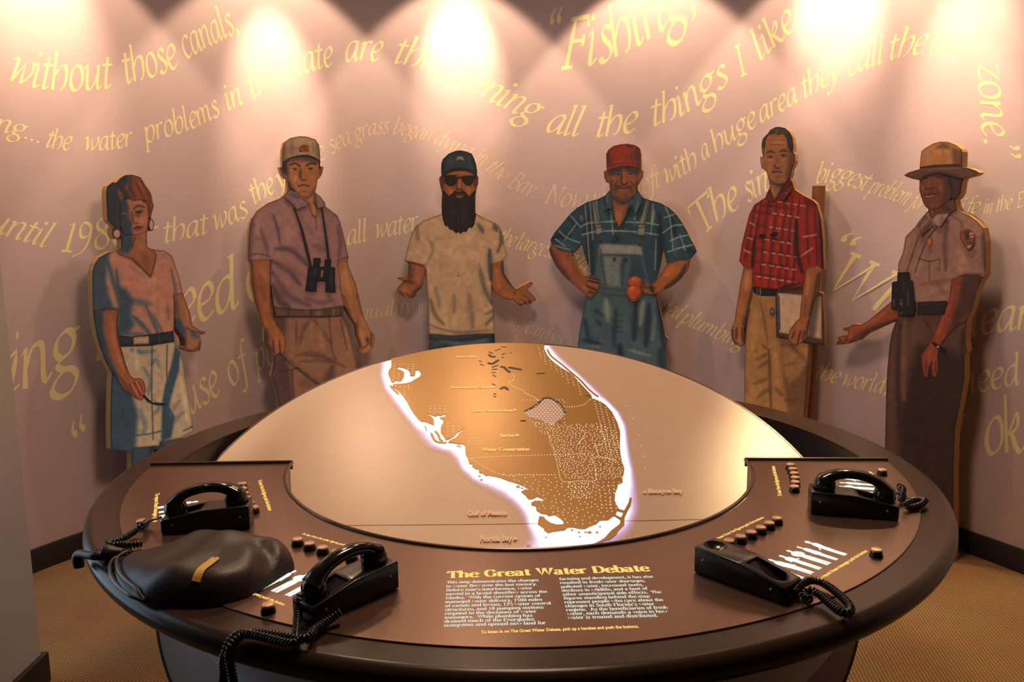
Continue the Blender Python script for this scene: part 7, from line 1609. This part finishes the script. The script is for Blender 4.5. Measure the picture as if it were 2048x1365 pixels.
# piped double lip round the open left end
k0 = min(range(len(on)), key=lambda i: (on[i][0] - on_z(292, 1207, zt).x) ** 2 + (on[i][1] - on_z(292, 1207, zt).y) ** 2)
k1 = min(range(len(on)), key=lambda i: (on[i][0] - on_z(255, 1104, zt).x) ** 2 + (on[i][1] - on_z(255, 1104, zt).y) ** 2)
seq = []
i = k0
while True:
    seq.append(i)
    if i == k1 or len(seq) > len(on): break
    i = (i + 1) % len(on)
for off, hz, nm in ((0.004, 0.013, 'upper_lip'), (-0.010, 0.005, 'lower_lip')):
    pts = []
    for i in seq:
        t = cen - on[i]; t = t / np.hypot(*t)
        f = min(1, min(seq.index(i), len(seq) - 1 - seq.index(i)) / 3)
        q = on[i] + t * off * f
        pts.append((q[0], q[1], zt + 0.004 + hz * f))
    V, F = tube(pts, 0.0035, 8)
    local(bag, link('piping', mesh('piping', V, F, True), M_PIPE))
# drawstring strap that hangs over the rim
a = on_z(246, 1106, zt + .012); b = on_z(222, 1106, zt + .014); c = on_z(205, 1109, zt + .012); d = on_z(188, 1113, zt + .013)
e = polar(1.128, math.degrees(math.atan2(on_z(172, 1112, ZT).y - TY, on_z(172, 1112, ZT).x - TX)), ZT + 0.006)
g = polar(1.130, math.degrees(math.atan2(on_z(172, 1112, ZT).y - TY, on_z(172, 1112, ZT).x - TX)), ZT - 0.022)
Cs = catmull([a, b, c, d, e, g], 8)
V, F = tube(Cs, [0.008 + 0.010 * math.exp(-((i / (len(Cs) - 1) - .3) / .18) ** 2) + 0.004 * math.exp(-((i / (len(Cs) - 1) - .9) / .12) ** 2) for i in range(len(Cs))], 12)
mid = zt + 0.010
V = [Vector((v.x, v.y, v.z)) for v in V]
local(bag, link('strap', mesh('strap', V, F, True), M_BAG))
V, F = tube(catmull([on_z(248, 1100, zt + .01), on_z(220, 1099, zt + .006), on_z(190, 1100, zt + .004)], 6), 0.0022, 8)
local(bag, link('drawstring', mesh('drawstring', V, F, True), M_PIPE))
# yellow tape laid on the leather
TP = [(382, 1147), (399, 1148), (420, 1131), (439, 1113), (435, 1110), (430, 1112), (424, 1110.5), (405, 1127)]
tp = [on_z(x, y, zt + .056) for x, y in TP]
tp2 = [(p.x, p.y) for p in tp]
rs2 = resample(tp2, 0.006)
res = delaunay_2d_cdt([Vector(p) for p in rs2], [(i, (i + 1) % len(rs2)) for i in range(len(rs2))], [], 1, 1e-6)
vs = np.array([tuple(v) for v in res[0]]); hh = bag_h(vs) + 0.0028
V = [(x, y, zt + h) for (x, y), h in zip(vs, hh)]
local(bag, link('tape', mesh('tape', V, [tuple(f) for f in res[2]]), M_TAPE))['label'] = 'torn strip of yellow masking tape'
# ------------------------------------------------------------------ lit white silhouettes of the six figures on each station
M_SIL = emit('white_lit_silhouette', (0.80, 1.0, 0.95, 1), 0.85)
fa, fb = on_z(1597, 1163, pz), on_z(1699, 1107, pz)
upv = on_z(1609, 1081, pz) - on_z(1697, 1108, pz)
def turn(p, mirror, off):
    v = Vector((p.x - TX, p.y - TY, 0)); r = v.length; a = math.degrees(math.atan2(v.y, v.x))
    if mirror: a = -180 - a
    return polar(r, a + off, pz + 0.0006)
for mirror, off in ((False, 0), (True, 11), (False, 32.5), (True, 10 - 32.5)):
    for i, OUTL in enumerate((W_OUT, Y_OUT, B_OUT, O_OUT, P_OUT, R_OUT)):
        Q = [(x, y if y is not None else 1040 + 60 * (i in (0, 5))) for x, y in OUTL]
        xs = [q[0] for q in Q]; ys = [q[1] for q in Q]
        bot = max(ys); hgt = bot - min(ys); cx = (min(xs) + max(xs)) / 2
        c = fa + (fb - fa) * ((i + 0.5) / 6)
        side = (fb - fa).normalized()
        pts = []
        for x, y in Q:
            p = c + side * ((x - cx) / hgt * upv.length * 0.80) + upv * ((bot - y) / hgt * (0.92 + 0.04 * (i % 2)))
            pts.append(turn(p, mirror, off))
        res = delaunay_2d_cdt([Vector((p.x, p.y)) for p in pts], [(k, (k + 1) % len(pts)) for k in range(len(pts))], [], 1, 1e-7)
        part(link('lit_silhouette', mesh('lit_silhouette', [(v.x, v.y, pz + 0.0005 + 0.00002 * i) for v in res[0]], [tuple(f) for f in res[2]]), M_SIL))
